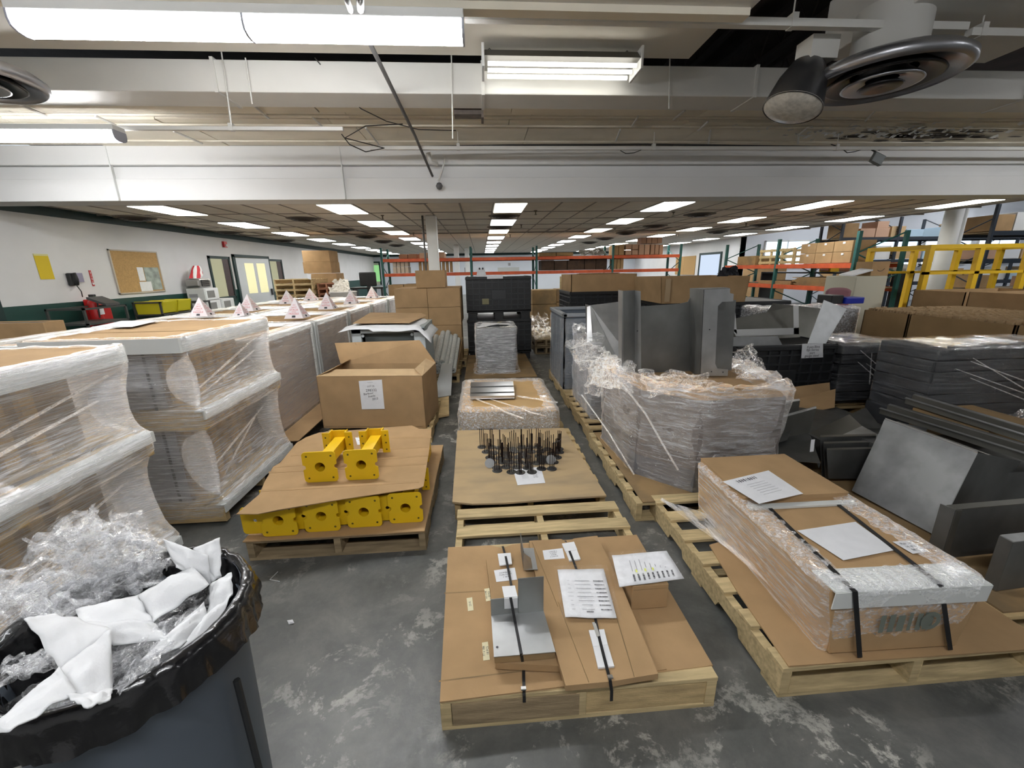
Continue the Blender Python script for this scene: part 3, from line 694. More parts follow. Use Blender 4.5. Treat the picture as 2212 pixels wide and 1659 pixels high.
# foam guards and straps
def foam(pts, z, th, label): return tag(sheet(gs(pts, z), th, 'foam_pad', FOAMW), label, 'foam pad', 'white foam pads under the straps')
foam([(1075,1196),(1103,1194),(1106,1217),(1079,1221)], .20, .006, 'square white foam pad at the back under the left strap')
foam([(1214,1174),(1240,1170),(1247,1187),(1222,1191)], .216, .008, 'small white foam pad, back end of the middle strap')
foam([(1222,1190),(1246,1186),(1254,1207),(1230,1211)], .214, .008, 'second white foam pad just in front of the smallest one under the strap')
foam([(1272,1361),(1305,1359),(1313,1392),(1281,1396)], .216, .007, 'white foam pad on the middle strap nearest the paper packet')
foam([(1281,1396),(1313,1392),(1327,1439),(1292,1442)], .214, .007, 'long white foam pad at the front end of the middle strap')
fw = thing('foam_angle', G(1105,1320,.2), 'white foam corner guard bent over the metal flange', 'foam pad')
f0 = V(1089,1292,a3.y-.004); f1 = V(1118,1290,a3.y-.004)
M().slab([f0, f1, f1-Vector((0,0,.05)), f0-Vector((0,0,.05))], (0,-.004,0)).build('front_leg', FOAMW, fw)
M().slab([f0, f1, f1+Vector((-.006,.06,.001)), f0+Vector((-.006,.06,.001))], (0,0,.004)).build('top_leg', FOAMW, fw)
def strap(pts, wd, label, m=BLACKS):
    pts = [Vector(p) for p in pts]; vs = []
    for i, p in enumerate(pts):
        d = (pts[min(i+1, len(pts)-1)]-pts[max(i-1, 0)]); s_ = Vector((d.y, -d.x, 0)).normalized() if abs(d.z) < d.length*.97 else UX
        if s_.x < 0: s_ = -s_
        vs += [p-s_*wd/2, p+s_*wd/2]
    g = M().add(vs, [(2*i, 2*i+1, 2*i+3, 2*i+2) for i in range(len(pts)-1)])
    return tag(g.build('strap', m, solid=.0015), label, 'strap', 'black packing straps')
e = G(1132,1498,.15)
strap([(G(1086,1180,.12).x, G(1086,1180,.12).y, .05), G(1086,1180,.152), G(1093,1205,.206), G(1100,1240,.207), G(1108,1285,.24), V(1103,1291,a3.y-.01), G(1113,1345,.232), G(1126,1412,.23), G(1131,1440,.157), e, e+Vector((0,-.004,-.006)), e+Vector((0,-.006,-.034))],
      .011, 'left black strap running over the shiny metal plate')
e = G(1320,1473,.2)
strap([(G(1221,1166,.12).x, G(1221,1166,.12).y, .05), G(1221,1168,.20), G(1232,1195,.218), G(1243,1224,.21), G(1285,1330,.21), G(1293,1372,.218), G(1305,1420,.218), G(1318,1470,.21), e+Vector((0,-.012,-.03)), e+Vector((0,-.014,-.07))],
      .011, 'middle black strap under the paper packet')
for n, (x, y, z) in enumerate(((1131,1487,.16),(1318,1462,.213))):
    c = G(x, y, z); tag(M().box(c.x-.009, c.x+.009, c.y-.006, c.y+.006, z-.002, z+.003).build('strap_seal', ALU), 'metal seal on the front end of the %s black strap' % ('left','middle')[n], 'strap seal')
c = G(1280,1345,.21); c_ = G(1292,1372,.219)
tag(M().slab([G(1279,1345,.211), G(1286,1344,.211), G(1296,1374,.221), G(1289,1376,.221)], (0,0,.002)).build('strap_end', mat('silver_tape', (.6,.6,.57), .3, .4)), 'pale silver strap end below the paper packet', 'strap end')
# tape notes
def note(pts, z, label, m, txt=None, name='tape_note', cat='label', tsz=.02, rot=0, sc_=None):
    P = gs(pts, z); t = thing(name, sum(P, Vector())/4, label, cat)
    sl_ = M().slab(P, (0,0,-.0008)).build('slip', m, t)
    u = (P[1]-P[0]); v = (P[0]-P[3]); c = sum(P, Vector())/4+Vector((0,0,.0008))
    if rot: u, v = v, -u
    if txt:
        n_ = len(txt)
        for k, s_ in enumerate(txt): text(s_, tsz, c+v.normalized()*((n_-1)/2-k)*tsz*1.15, u, v, INK, 'lettering', sl_)
    return t
note([(1046,1272),(1058,1270),(1060,1297),(1050,1299)], .149, 'tape slip with marker writing left of the metal plate', FOL, ('NO 2 MK','20 PCS'), tsz=.012, rot=1)
note([(1008,1292),(1020,1290),(1023,1318),(1011,1320)], .149, 'leftmost tape slip with short writing on the cardboard', FOL, ('2310',), tsz=.014, rot=1)
note([(1041,1388),(1054,1386),(1058,1425),(1044,1427)], .149, 'lowest tape slip with marker writing on the cardboard', FOL, ('77 x 186','18 PCS'), tsz=.013, rot=1)
note([(1067,1232),(1112,1226),(1117,1252),(1072,1257)], .187, 'white handwritten card under the left strap', PAPER, ('COMBINE','THIS PART','1 SET'), name='paper_card', cat='card', tsz=.013)
note([(1172,1189),(1215,1184),(1220,1206),(1176,1209)], .206, 'white handwritten card at the back beside the middle strap', PAPER, ('LARGE 2','3 PART','SOME','2 LARGE'), name='paper_card', cat='card', tsz=.011)
# paper packets in poly bags
def packet(P, label, rot=0, seed=0):
    c = sum(P, Vector())/4; t = thing('document_packet', c, label, 'paper packet')
    up = Vector((0,0,1))
    n_ = 9
    def f(u, v, k=0):
        a = P[3]*(1-u)+P[2]*u; b_ = P[0]*(1-u)+P[1]*u; q = a*(1-v)+b_*v
        return q+up*(.004*nz(u*3+seed, v*3, k)+k*.003)
    pp_ = M().grid(lambda u, v: f(u, v), n_, n_).build('paper', PAPER, t, solid=.004, smooth=True)
    def f2(u, v):
        u2 = -.07+u*1.16; v2 = -.05+v*1.12
        a = P[3]*(1-u2)+P[2]*u2; b_ = P[0]*(1-u2)+P[1]*u2; q = a*(1-v2)+b_*v2
        return q+up*(.008+.006*nz(u*9+seed, v*9, 4)+.003*nz(u*22, v*22+seed, 1))
    M().grid(f2, 34, 34).build('poly_bag', BAG, t, smooth=True)
    ux = (P[2]-P[3]).normalized(); uy = (P[0]-P[3]).normalized(); W_ = (P[2]-P[3]).length; H_ = (P[0]-P[3]).length
    c = c+up*.0055
    lay = [(-.1, .1, .6, .007)]
    if not rot:
        for k in range(8): bars(c+ux*W_*.33+uy*H_*(.22-.085*k), ux, uy, W_*.22, H_*.026, 16, pp_, name='barcode', seed=k, fill=.7)
        for k in range(8): bars(c+ux*W_*(-.02)+uy*H_*(.22-.085*k), uy, ux, .003, W_*R.uniform(.2,.36), 1, pp_, m=mat('grey_print', (.35,.35,.37), .8), fill=.8)
        bars(c+uy*H_*-.42, ux, uy, W_*.14, H_*.03, 14, pp_, name='barcode', fill=.7)
        for k in range(8): bars(c-ux*W_*(.32)+uy*H_*(.22-.085*k), uy, ux, .002, W_*R.uniform(.04,.12), 1, pp_, m=MATS['grey_print'], fill=.8)
    else:
        for k in range(9): bars(c-uy*H_*.3+ux*W_*(-.22+.075*k), uy, ux, H_*.2, W_*.03, 12, pp_, name='barcode', seed=k, fill=.75)
        for k in range(9): bars(c+uy*H_*.08+ux*W_*(-.22+.075*k), ux, uy, .003, H_*R.uniform(.2,.4), 1, pp_, m=MATS['grey_print'], fill=.8)
        for q in (-.16, -.02, .1): bars(c+uy*H_*(-.1)+ux*W_*q, ux, uy, .007, H_*.09, 1, pp_, m=mat('highlighter', (.8,.85,.2), .8), name='highlight', fill=1)
    return t
packet([G(1204,1231,.222), G(1304,1229,.222), G(1332,1335,.222), G(1221,1333,.222)], 'paper packet of order sheets in a clear bag lying on the front pallet')
# small box and its packet
bx = carton(*[0]*6, 'x') if False else None
s0, s1 = G(1362,1316,.145), G(1440,1312,.145)
hz = V(1438,1262,s1.y).z
sb = thing('small_carton', s0, 'small brown carton standing on the right of the front pallet under a paper packet', 'box')
M().box(s0.x, s1.x, s1.y, s1.y+.17, .145, hz).build('box_body', CARD, sb, bevel=.003)
M().box(s0.x+.005, s1.x-.005, s1.y-.0008, s1.y+.0, hz-.02, hz-.019).build('flap_seam', CARDD, sb)
zt = hz+.012
packet([G(1322,1200,zt+.01), G(1440,1190,zt+.04), G(1478,1250,zt), G(1338,1268,zt)], 'paper packet of barcode sheets in a clear bag on top of the small carton', rot=1, seed=5)
# ---------------- second pallet: plywood sheet with rod discs ----------------
PLY = mat('worn_hardboard', (.50,.37,.21), .8, var=.0, c2=(.33,.26,.17), vscale=2.2, thr=(.45,.75), stretch=(1,2.5,1), bump=.1, bscale=20, detail=8, spec=.2)
st = thing('hardboard_sheet', G(1100,1080,.14), 'worn smudged hardboard sheet on the second middle pallet holding the rods', 'board')
sheet(gs([(988,930),(1217,924),(1262,995),(1310,1070),(1180,1079),(1090,1086),(1020,1088),(977,1084)], .15), .012, 'sheet', PLY, parent=st)
DISC = mat('dark_metal_disc', (.11,.11,.11), .35, .9, var=.2); ROD = mat('black_rod', (.03,.02,.02), .4, .6)
rodp = None; k = 0
spots = []
rr = random.Random(4)
for j, (yy, xa, xb, n_) in enumerate(((968,1043,1205,9),(978,1048,1208,9),(988,1055,1205,8),(1000,1062,1200,8),(1010,1072,1190,6),(1018,1078,1148,4))):
    for i in range(n_): spots.append((xa+(xb-xa)*(i/(n_-1))+rr.uniform(-4,4), yy+rr.uniform(-3,3), j, i))
for (x, y, j_, i_) in spots:
    c = G(x, y, .152); lab = 'black disc foot rods, %s from left in the %s row of upright rods' % (ORD[i_].replace('nearest','first'), ('rearmost','second','third','fourth','fifth','front')[j_])
    if rodp is None:
        rodp = thing('disc_foot_rod', c, lab, 'rod part', 'disc foot rods on the hardboard'); 
        M().lathe([(.001,.004),(.036,.004),(.038,.002),(.038,0)], c, 18).build('disc', DISC, rodp)
        for dx, hh in ((-.014,.17),(.016,.155),(.002,.165)):
            M().tube([(c.x+dx, c.y+dx*.5, c.z+.003), (c.x+dx+.002, c.y+dx*.5, c.z+hh)], .0032, 5).build('rod', ROD, rodp)
    else: clone(rodp, c, rz=rr.uniform(0, 6.2), label=lab)
for n, (x, y, lab) in enumerate(((1058,1002,'left'),(1190,994,'right'))):
    c = G(x, y+8, .152); t = thing('disc_foot_rod', c, 'pale disc lying on edge at the %s front of the rods, face to the camera' % lab, 'rod part')
    M().lathe([(.001,.003),(.036,.003),(.037,0),(.001,-.001)], c+Vector((0,0,.036)), 22, axis=(0,-1,.35)).build('disc', mat('bare_metal_disc', (.42,.44,.45), .45, .6, var=.1), t)
    M().tube([c+Vector((0,.0,.036)), c+Vector((0,.12,.02))], .0032, 5).build('rod', ROD, t)
c = G(1170,1003,.152); t = thing('disc_foot_rod', c, 'dark disc lying on edge beside the right pale disc', 'rod part')
M().lathe([(.001,.003),(.036,.003),(.037,0),(.001,-.001)], c+Vector((0,0,.036)), 22, axis=(-.55,-1,.1)).build('disc', DISC, t)
M().tube([c+Vector((0,.0,.036)), c+Vector((.05,.10,.02))], .0032, 5).build('rod', ROD, t)
c = G(1205,975,.152); t = thing('disc_foot_rod', c, 'tilted rod with its disc on top at the right end of the rods', 'rod part')
M().lathe([(.001,.003),(.034,.003),(.035,0),(.001,-.001)], c+Vector((0,0,.09)), 22, axis=(-.5,.3,1)).build('disc', DISC, t)
M().tube([c+Vector((-.02,0,0)), c+Vector((0,0,.09)), ], .0032, 5).build('rod', ROD, t)
nt = thing('paper_note', G(1142,1030,.152), 'white list paper lying in front of the rods', 'paper')
P = gs([(1108,1014),(1168,1008),(1178,1043),(1118,1048)], .153)
M().slab(P, (0,0,-.001)).build('sheet', PAPER, nt)
ux = (P[2]-P[3]).normalized(); uy = (P[0]-P[3]).normalized(); c = sum(P, Vector())/4+UZ*.001
for k in range(6): bars(c+ux*.045+uy*(.05-.016*k), ux, uy, .035, .008, 7, nt, name='printed_lines', seed=k)
for k in range(5): bars(c-ux*.03+uy*(.04-.018*k), uy, ux, .003, .05, 1, nt, m=MATS['grey_print'], fill=.7)
# ---------------- third: wrapped low box ----------------
pallet(-.26, 3.75, 1.016, 1.219, 'third pallet of the middle row under the low wrapped board stack', WOOD, h=.13)
lb = thing('wrapped_board_stack', (.2, 4.3, .13), 'low stack of tan boards wrapped in clear film behind the rods', 'board stack')
bxp = [(-.25,3.74),(.68,3.66),(.68,4.86),(-.25,4.92)]
prism(bxp, .135, .30).build('board_pile', mat('board_pile', (.30,.24,.17), .8, var=.3, vscale=20, stretch=(.3,.3,8)), lb)
prism([(-.24,3.75),(.67,3.67),(.67,4.85),(-.24,4.91)], .30, .306).build('top_board', mat('tan_board', (.62,.40,.17), .6, var=.08, vscale=3), lb)
hull(bxp, [(.10,-.03),(.16,-.03),(.22,-.025),(.27,-.028),(.31,-.018),(.325,.005),(.33,.04,.03),(.322,.08,.035),(.312,.12,.03)], 'film', FILMB, lb, per=26, amp=.012, seed=3)
for a, b_, r_ in (((1003,850),(1130,905),.010),((1115,855),(1205,870),.012),((1000,838),(1062,830),.012),((1060,862),(1180,900),.008)):
    A, B = G(a[0],a[1],.33), G(b_[0],b_[1],.33)
    pts = [A.lerp(B, i/8)+Vector((nz(i*.9,3)*.03, nz(i*.7,9)*.03, nz(i,1)*.01)) for i in range(9)]
    M().tube(pts, [r_*(.5+abs(nz(i*1.3,5))*1.4) for i in range(9)], 6).build('film_fold', FILMB, lb, smooth=True)
P = [G(1016,862,.33), G(1111,860,.33), G(1108,828,.33), G(1018,830,.33)]
al = thing('aluminium_profile_bundle', P[0], 'bundle of aluminium profiles lying on the low wrapped board stack', 'metal part')
for k in range(5):
    f0_, f1_ = k/5, (k+.8)/5
    q = [P[0].lerp(P[3], f0_), P[1].lerp(P[2], f0_), P[1].lerp(P[2], f1_), P[0].lerp(P[3], f1_)]
    M().slab(q, (0,0,.03+.008*(k % 2))).build('profile', ALU, al, bevel=.003)
# ---------------- fourth: silver wrapped stack ----------------
pallet(-.27, 5.75, 1.0, 1.5, 'weathered pallet under the silver film wrapped stack', WOODD, h=.11)
tag(M().box(-.29, .75, 5.72, 7.4, .11, .125).build('plywood_board', CARDD), 'dirty plywood board on the pallet beneath the silver film wrapped stack', 'board')
sv = thing('wrapped_sheet_stack', (.18, 6.3, .125), 'silver grey stack tightly wrapped in film in front of the black bins', 'wrapped stack')
g = M(); rz_ = random.Random(3)
zz = .13
while zz < .76:
    h_ = rz_.uniform(.02,.05); a_ = rz_.uniform(-.012,.012); b_ = rz_.uniform(-.012,.012); M.box(g, -.10+a_, .47+b_, 5.97+a_, 6.65, zz, zz+h_-.004); zz += h_
g.build('sheet_pile', mat('grey_sheets', (.30,.31,.32), .4, .7, var=.2), sv, kind='stuff')
SFILM = film('silver_film', stretch=(2,2,26), scale=3, lo=.15, hi=.8, rough=.08, bump=.6, glo=1.5)
hull(rect(-.12,.49,5.95,6.68), [(z, -.005 if i else -.05) for i, z in enumerate(seg(.13,.80,22))]+[(.81,.02),(.815,.12)], 'film', SFILM, sv, per=20, amp=.016, seed=9)
sheet([(-.08,6.05,.80),(.2,6.0,.85),(.42,6.1,.82),(.40,6.45,.80),(0,6.4,.83)], .004, 'foam_scrap', FOAMW, parent=sv)
# ---------------- black bins ----------------
def bulk_bin(x0, x1, y0, y1, z0, z1, label, group='black bulk bins', legs=True):
    t = thing('bulk_bin', ((x0+x1)/2, (y0+y1)/2, z0), label, 'bulk bin', group)
    zb = z0+.16 if legs else z0+.02
    M().box(x0+.02, x1-.02, y0+.02, y1-.02, zb, z1-.01).build('bin_body', BLACKP, t)
    if legs:
        for a in (x0+.02, (x0+x1)/2-.08, x1-.18):
            for b_ in (y0+.02, y1-.18): M().box(a, a+.16, b_, b_+.16, z0, zb).build('foot', BLACKP, t, bevel=.01)
        M().box(x0, x1, y0, y1, zb-.03, zb+.03).build('base_rim', BLACKP, t, bevel=.006)
    RB = mat('bin_ribs', (.03,.032,.035), .42)
    g = M(); h_ = z1-zb; n_ = max(3, int(h_/.085))
    for k in range(n_+1):
        z = zb+h_*k/n_; M.box(g, x0, x1, y0, y0+.02, z-.008, z+.008); M.box(g, x0, x0+.02, y0, y1, z-.008, z+.008); M.box(g, x1-.02, x1, y0, y1, z-.008, z+.008)
    nx = int((x1-x0)/.11)
    for k in range(nx+1):
        x = x0+(x1-x0-.016)*k/nx; M.box(g, x, x+.016, y0+.003, y0+.02, zb, z1)
    ny = int((y1-y0)/.11)
    for k in range(ny+1):
        y = y0+(y1-y0-.016)*k/ny; M.box(g, x0+.003, x0+.02, y, y+.016, zb, z1); M.box(g, x1-.02, x1-.003, y, y+.016, zb, z1)
    g.build('rib_lattice', RB, t, kind='stuff')
    M().box(x0-.006, x1+.006, y0-.006, y1+.006, z1-.045, z1).build('top_rim', BLACKP, t, bevel=.006)
    M().box((x0+x1)/2-.13, (x0+x1)/2+.13, y0-.004, y0+.01, zb+h_*.35, zb+h_*.62).build('door_panel', RB, t, bevel=.004)
    return t
b_ = bulk_bin(-.28, .88, 7.5, 8.6, 0, .74, 'black slatted bulk bin on the floor behind the silver stack')
bb = bulk_bin(-.28, .88, 7.5, 8.6, .74, 1.49, 'black slatted bulk bin, upper of the two in the middle aisle')
M().box(.0,.12,7.485,7.495,1.02,1.12).build('sticker', mat('dull_sticker', (.25,.23,.12), .6), bb)
M().box(.26,.33,7.485,7.495,.62,.70).build('sticker', mat('pale_sticker', (.6,.55,.25), .6), b_)
tag(sheet([(.06,7.49,1.5),(.36,7.49,1.5),(.36,7.8,1.5),(.06,7.8,1.5)], .003, 'paper', PAPER), 'white paper sheet on the rim of the upper black bin', 'paper')
tag(M().slab([(.10,7.484,1.46),(.38,7.484,1.46),(.38,7.484,1.51),(.10,7.484,1.51)], (0,-.002,0)).build('paper_label', PAPER), 'white label hanging over the front rim of the upper black bin', 'label')
wbx = thing('white_bag', V(1040,588,7.9), 'small white paper bag standing on the upper black bin', 'bag')
c = V(1040,600,7.9)
M().slab([(c.x-.09,7.85,1.49),(c.x+.09,7.85,1.49),(c.x+.06,7.87,1.63),(c.x-.06,7.87,1.63)], (0,.12,0)).build('bag_body', PAPER, wbx, bevel=.005)
for q in (-.03,.03): M().box(c.x+q-.015, c.x+q+.015, 7.86, 7.9, 1.62, 1.655).build('dark_tab', INK, wbx)
# ======================= SECOND LEFT ROW =======================
pallet(-1.40, 2.14, 1.016, 1.219, 'pallet under the yellow brackets', WOODD, h=.13)
tag(M().box(-1.41,-.385,2.13,3.37,.13,.138).build('cardboard_sheet', CARD), 'thin cardboard sheet between the pallet and the lower yellow brackets', 'cardboard sheet')
def plate(g, c, w_, h_, th, hole, notch=True, ydir=-1, rc=.022, n=72):
    """rounded plate with a round hole and side notches, facing -y"""
    out = []; inn = []
    for k in range(n):
        a = 2*math.pi*k/n; dx, dz = math.cos(a), math.sin(a)
        # rounded-rectangle ray cast
        t = min(w_/2/abs(dx) if abs(dx) > 1e-6 else 9, h_/2/abs(dz) if abs(dz) > 1e-6 else 9)
        x, z = dx*t, dz*t
        cx, cz = w_/2-rc, h_/2-rc
        if abs(x) > cx and abs(z) > cz:
            # intersect ray with corner circle
            sx, sz = math.copysign(cx, x), math.copysign(cz, z); b2_ = dx*sx+dz*sz; q = b2_*b2_-(sx*sx+sz*sz-rc*rc)
            t = b2_+math.sqrt(max(q, 0)); x, z = dx*t, dz*t
        if notch and abs(dz*t) < .010 and abs(dx) > .9: x = math.copysign(w_/2-.016, x)
        out.append((x, z)); inn.append((dx*hole, dz*hole))
    c = Vector(c); vs = []
    for yy in (0, th):
        for (x, z) in out: vs.append((c.x+x, c.y+yy, c.z+z))
        for (x, z) in inn: vs.append((c.x+x, c.y+yy, c.z+z))
    fs = []
    for k in range(n):
        k2 = (k+1) % n
        fs.append((k, k2, n+k2, n+k)); fs.append((2*n+k, 3*n+k, 3*n+k2, 2*n+k2))
        fs.append((k, 2*n+k, 2*n+k2, k2)); fs.append((n+k, n+k2, 3*n+k2, 3*n+k))
    g.add(vs, fs)
HOLE = mat('hole_dark', (.10,.07,.01), .6)
def bracket(c, label, L_=.40, group='yellow post brackets'):
    c = Vector(c); t = thing('yellow_post_bracket', c, label, 'bracket', group); s_ = .20
    g = M(); plate(g, c+Vector((0,0,s_/2)), s_, s_, .008, .03); fp = g.build('face_plate', YEL, t)
    for sx in (-1, 1):
        for sz in (-1, 1): M().lathe([(.001,.0),(.0062,.0),(.0062,-.001)], c+Vector((sx*.072,-.0008,s_/2+sz*.072)), 10, axis=(0,-1,0)).build('bolt_hole', HOLE, fp)
    # square tube, open inside
    a = .036; z = c.z+s_/2
    g = M(); y0_, y1_ = c.y+.008, c.y+L_-.012
    for (xa, xb, za, zb_) in ((-a,a,a-.004,a),(-a,a,-a,-a+.004),(-a,-a+.004,-a+.004,a-.004),(a-.004,a,-a+.004,a-.004)): g.box(c.x+xa, c.x+xb, y0_, y1_, z+za, z+zb_)
    g.build('square_tube', YEL, t)
    # rear saddle: two flanges joined by a plate
    yb = c.y+L_
    M().box(c.x-.05, c.x+.05, yb-.01, yb-.002, z-.07, z+.085).build('saddle_plate', YEL, t, bevel=.002)
    for sx in (-1, 1):
        M().box(c.x+sx*.052-.004, c.x+sx*.052+.004, yb-.06, yb+.0, z-.075, z+.09).build('saddle_web', YEL, t, bevel=.002)
        sf_ = M().box(min(c.x+sx*.052, c.x+sx*.10), max(c.x+sx*.052, c.x+sx*.10), yb-.066, yb-.058, z-.075, z+.09).build('saddle_flange', YEL, t, bevel=.002)
        for q in (-.05, .0, .055): M().lathe([(.001,0),(.006,0)], (c.x+sx*.078, yb-.067, z+q), 8, axis=(0,-1,0)).build('bolt_hole', HOLE, sf_)
    return t
xs = [V(603,1137,2.16).x, V(695,1125,2.18).x, V(787,1118,2.20).x, V(877,1110,2.22).x]
pb = bracket((xs[0], 2.16, .14), 'lower yellow bracket with square face plate, leftmost of the front four')
for k in (1, 2, 3): clone(pb, (xs[k], 2.16+.02*k, .14), label='lower yellow bracket with square face plate, %s of the front four from the left' % ORD[k])
for k in range(4):
    c_ = clone(pb, (xs[k]-.105, 2.60+.02*k, .14), rz=math.pi, label='turned lower yellow bracket, its flange showing in the gap left of the %s front plate' % ['leftmost','second','third','rightmost'][k])
    c_.location = (xs[k]-.107, 2.72+.02*k, .14)
    if k == 0: c_.location = (xs[0]-.09, 2.70, .14)
# the flange plates of the turned ones reach the front row gap
for k in range(4):
    x = xs[k]-.112; f = M(); plate(f, (x-.03 if k == 0 else x, 2.185+.02*k, .145+.088), .15, .17, .006, .011, notch=False)
    t = tag(f.build('yellow_flange_plate', YEL), 'flat yellow flange plate with small hole tucked left of the %s lower face plate' % ['leftmost','second','third','rightmost'][k], 'bracket', 'yellow flange plates')
for k, y in enumerate((2.78, 3.12)):
    clone(pb, (-.47, y, .14), rz=math.pi/2, label='lower yellow bracket under the right edge of the cardboard, %s' % ('near','far')[k])
# top cardboard with creases
zt = .362
top = thing('cardboard_sheet', G(700,1050,zt), 'big creased cardboard sheet draped over the lower yellow brackets', 'cardboard sheet')
outl = [(513,1101),(556,1106),(600,1101),(740,1078),(862,1060),(903,1055),(915,1050),(918,1030),(926,980),(932,928),(905,926),(890,919),(800,926),(720,933),(690,934),(660,945),(640,957),(606,999),(590,1008),(572,1040),(560,1068)]
P = [G(x, y, zt) for x, y in outl]
P[0] += Vector((-.005,-.01,-.02)); P[1] += Vector((0,0,-.012))
def drape(P, n=40):
    xs_ = [p.x for p in P]; ys_ = [p.y for p in P]; x0, x1, y0, y1 = min(xs_), max(xs_), min(ys_), max(ys_)
    vs = list(P)
    return vs
g = M().slab(P, (0,0,-.004)); g.build('sheet', CARD, top)
for (a, b_, w_) in (((628,985),(924,966),.006),((580,1022),(920,1003),.004),((562,1062),(905,1042),.006),((592,1010),(925,985),.002),((700,947),(932,946),.003)):
    M().slab([G(a[0],a[1],zt+.0015), G(b_[0],b_[1],zt+.0015), G(b_[0],b_[1]-2,zt+.0015)+Vector((0,w_,.003)), G(a[0],a[1]-2,zt+.0015)+Vector((0,w_,.003))], (0,0,-.002)).build('crease', CARD, top)
c1 = G(696,1041,zt+.002); clone(pb, c1, label='upper yellow bracket lying on the cardboard, left one')
c1 = G(784,1036,zt+.002); clone(pb, c1, label='upper yellow bracket lying on the cardboard, right one')
note([(767,944),(796,941),(800,958),(772,961)], zt+.003, 'white slip with print between the two upper yellow brackets', PAPER, ('A19-286',), name='paper_slip', tsz=.02)
# open brown box
pallet(-1.55, 3.75, 1.016, 1.219, 'pallet with its right end showing beside the open brown box', WOOD, h=.13)
ob = thing('open_carton', (-1.1, 4, .13), 'big open brown box with raised rear flap and white label', 'box')
A = Vector((-1.60,3.92,.135)); B = Vector((-.585,3.80,.135)); ux = (B-A).normalized(); uy = Vector((-ux.y, ux.x, 0)); Wb = (B-A).length; Db = .56; Hb = .50
def wall(p, q, h_, name, m=CARD, th=.006):
    n_ = (q-p).cross(UZ).normalized()*th; M().slab([p, q, q+UZ*h_, p+UZ*h_], -n_).build(name, m, ob)
C_, D_ = B+uy*Db, A+uy*Db
hl, hr = V(680,824,3.92).z-.135, V(912,800,3.80).z-.135
Hb = (hl+hr)/2
wall(A, B, Hb, 'front_panel'); wall(B, C_, Hb, 'right_panel'); wall(C_, D_, Hb, 'rear_panel'); wall(D_, A, Hb, 'left_panel')
M().slab([A+UZ*.01, B+UZ*.01, C_+UZ*.01, D_+UZ*.01], UZ*.01).build('bottom_panel', CARDL, ob)
top_ = UZ*(Hb+.135); z_ = .135+Hb
def P3(p, dz=0): return Vector((p.x, p.y, z_+dz))
# flaps: front folded inward, sides inward, rear raised
M().slab([P3(A), P3(B), P3(B)+uy*.20-ux*.03+UZ*.02, P3(A)+uy*.20+ux*.10+UZ*.02], (0,0,-.005)).build('front_flap', CARDL, ob)
M().slab([P3(B), P3(C_), P3(C_)-ux*.10+UZ*.05, P3(B)-ux*.10+uy*.1+UZ*.04], (0,0,-.005)).build('right_flap', CARDL, ob)
M().slab([P3(A), P3(D_), P3(D_)+ux*.10+UZ*.05, P3(A)+ux*.10+uy*.1+UZ*.04], (0,0,-.005)).build('left_flap', CARDL, ob)
r0, r1 = V(723,741,D_.y+.08), V(906,735,C_.y+.06)
M().slab([P3(D_)-ux*.02, P3(C_)-ux*.0, Vector((r1.x,r1.y,r1.z)), Vector((r0.x,r0.y,r0.z))], uy*.006).build('rear_flap', CARD, ob)
f0_ = P3(D_).lerp(P3(C_), .26); f1_ = r0.lerp(r1, .24)
M().slab([f0_, f0_+ux*.004, f1_+ux*.004, f1_], -uy*.0015).build('flap_crease', CARDD, ob)
lc = [V(775,823,3.905), V(826,820,3.9), V(831,884,3.865), V(784,884,3.87)]
lb2 = thing('paper_label', lc[0], 'white paper label with number taped on the front of the open brown box', 'label')
# project on the front panel plane
def onfront(px_, py_):
    d = ray(px_, py_); n_ = -uy; t_ = (A-Vector((0,0,EYE))).dot(n_)/d.dot(n_); return Vector((0,0,EYE))+d*t_+n_*.003
L4 = [onfront(775,823), onfront(825,820), onfront(831,883), onfront(782,884)]
sl4 = M().slab(L4, uy*.0015).build('slip', PAPER, lb2)
cc = sum(L4, Vector())/4-uy*.001; lu = (L4[1]-L4[0]).normalized(); lv = (L4[0]-L4[3]).normalized()
text('298332', .036, cc+lv*.045, lu, lv, INK, 'lettering', sl4)
text('LOT 25', .022, cc+lv*.085, lu, lv, INK, 'lettering', sl4)
text('Barbour', .030, cc+lv*.015-lu*.03, lu-lv*-.1, lv, INK, 'lettering', sl4)
text('Inside', .030, cc-lv*.012+lu*.0, lu+lv*.1, lv, INK, 'lettering', sl4)
text('2013', .030, cc-lv*.042+lu*.03, lu+lv*.1, lv, INK, 'lettering', sl4)
bars(cc+lv*.125, lv, lu, .003, .06, 1, lb2, m=mat('grey_print', (.35,.35,.37), .8), fill=.7)
# grey cabinet behind
pallet(-1.55, 4.98, 1.016, 1.219, 'pallet under the grey cabinet', WOOD, h=.13)
cb = thing('grey_cabinet', (-1.1, 5.0, .13), 'light grey steel cabinet frame behind the open brown box', 'cabinet')
CG = mat('cabinet_grey', (.34,.38,.38), .45); CGD = mat('cabinet_back', (.20,.23,.23), .5)
x0, x1 = V(757,705,4.95).x, V(916,700,4.95).x; zt_ = V(830,705,4.95).z-.03
for a, b_ in ((x0, x0+.11), (x1-.13, x1)): M().box(a, b_, 4.95, 5.0, .135, zt_).build('front_post', mat('cabinet_pale', (.52,.56,.56), .45), cb, bevel=.004)
M().box(x0, x1, 4.95, 5.0, zt_-.05, zt_).build('front_rail', MATS['cabinet_pale'], cb, bevel=.004)
M().box(x0+.11, x1-.13, 5.10, 5.11, .135, zt_-.05).build('recessed_panel', CGD, cb)
M().box(x1-.012, x1, 5.0, 5.75, .135, zt_).build('right_side', CG, cb); M().box(x0, x0+.012, 5.0, 5.75, .135, zt_).build('left_side', CG, cb)
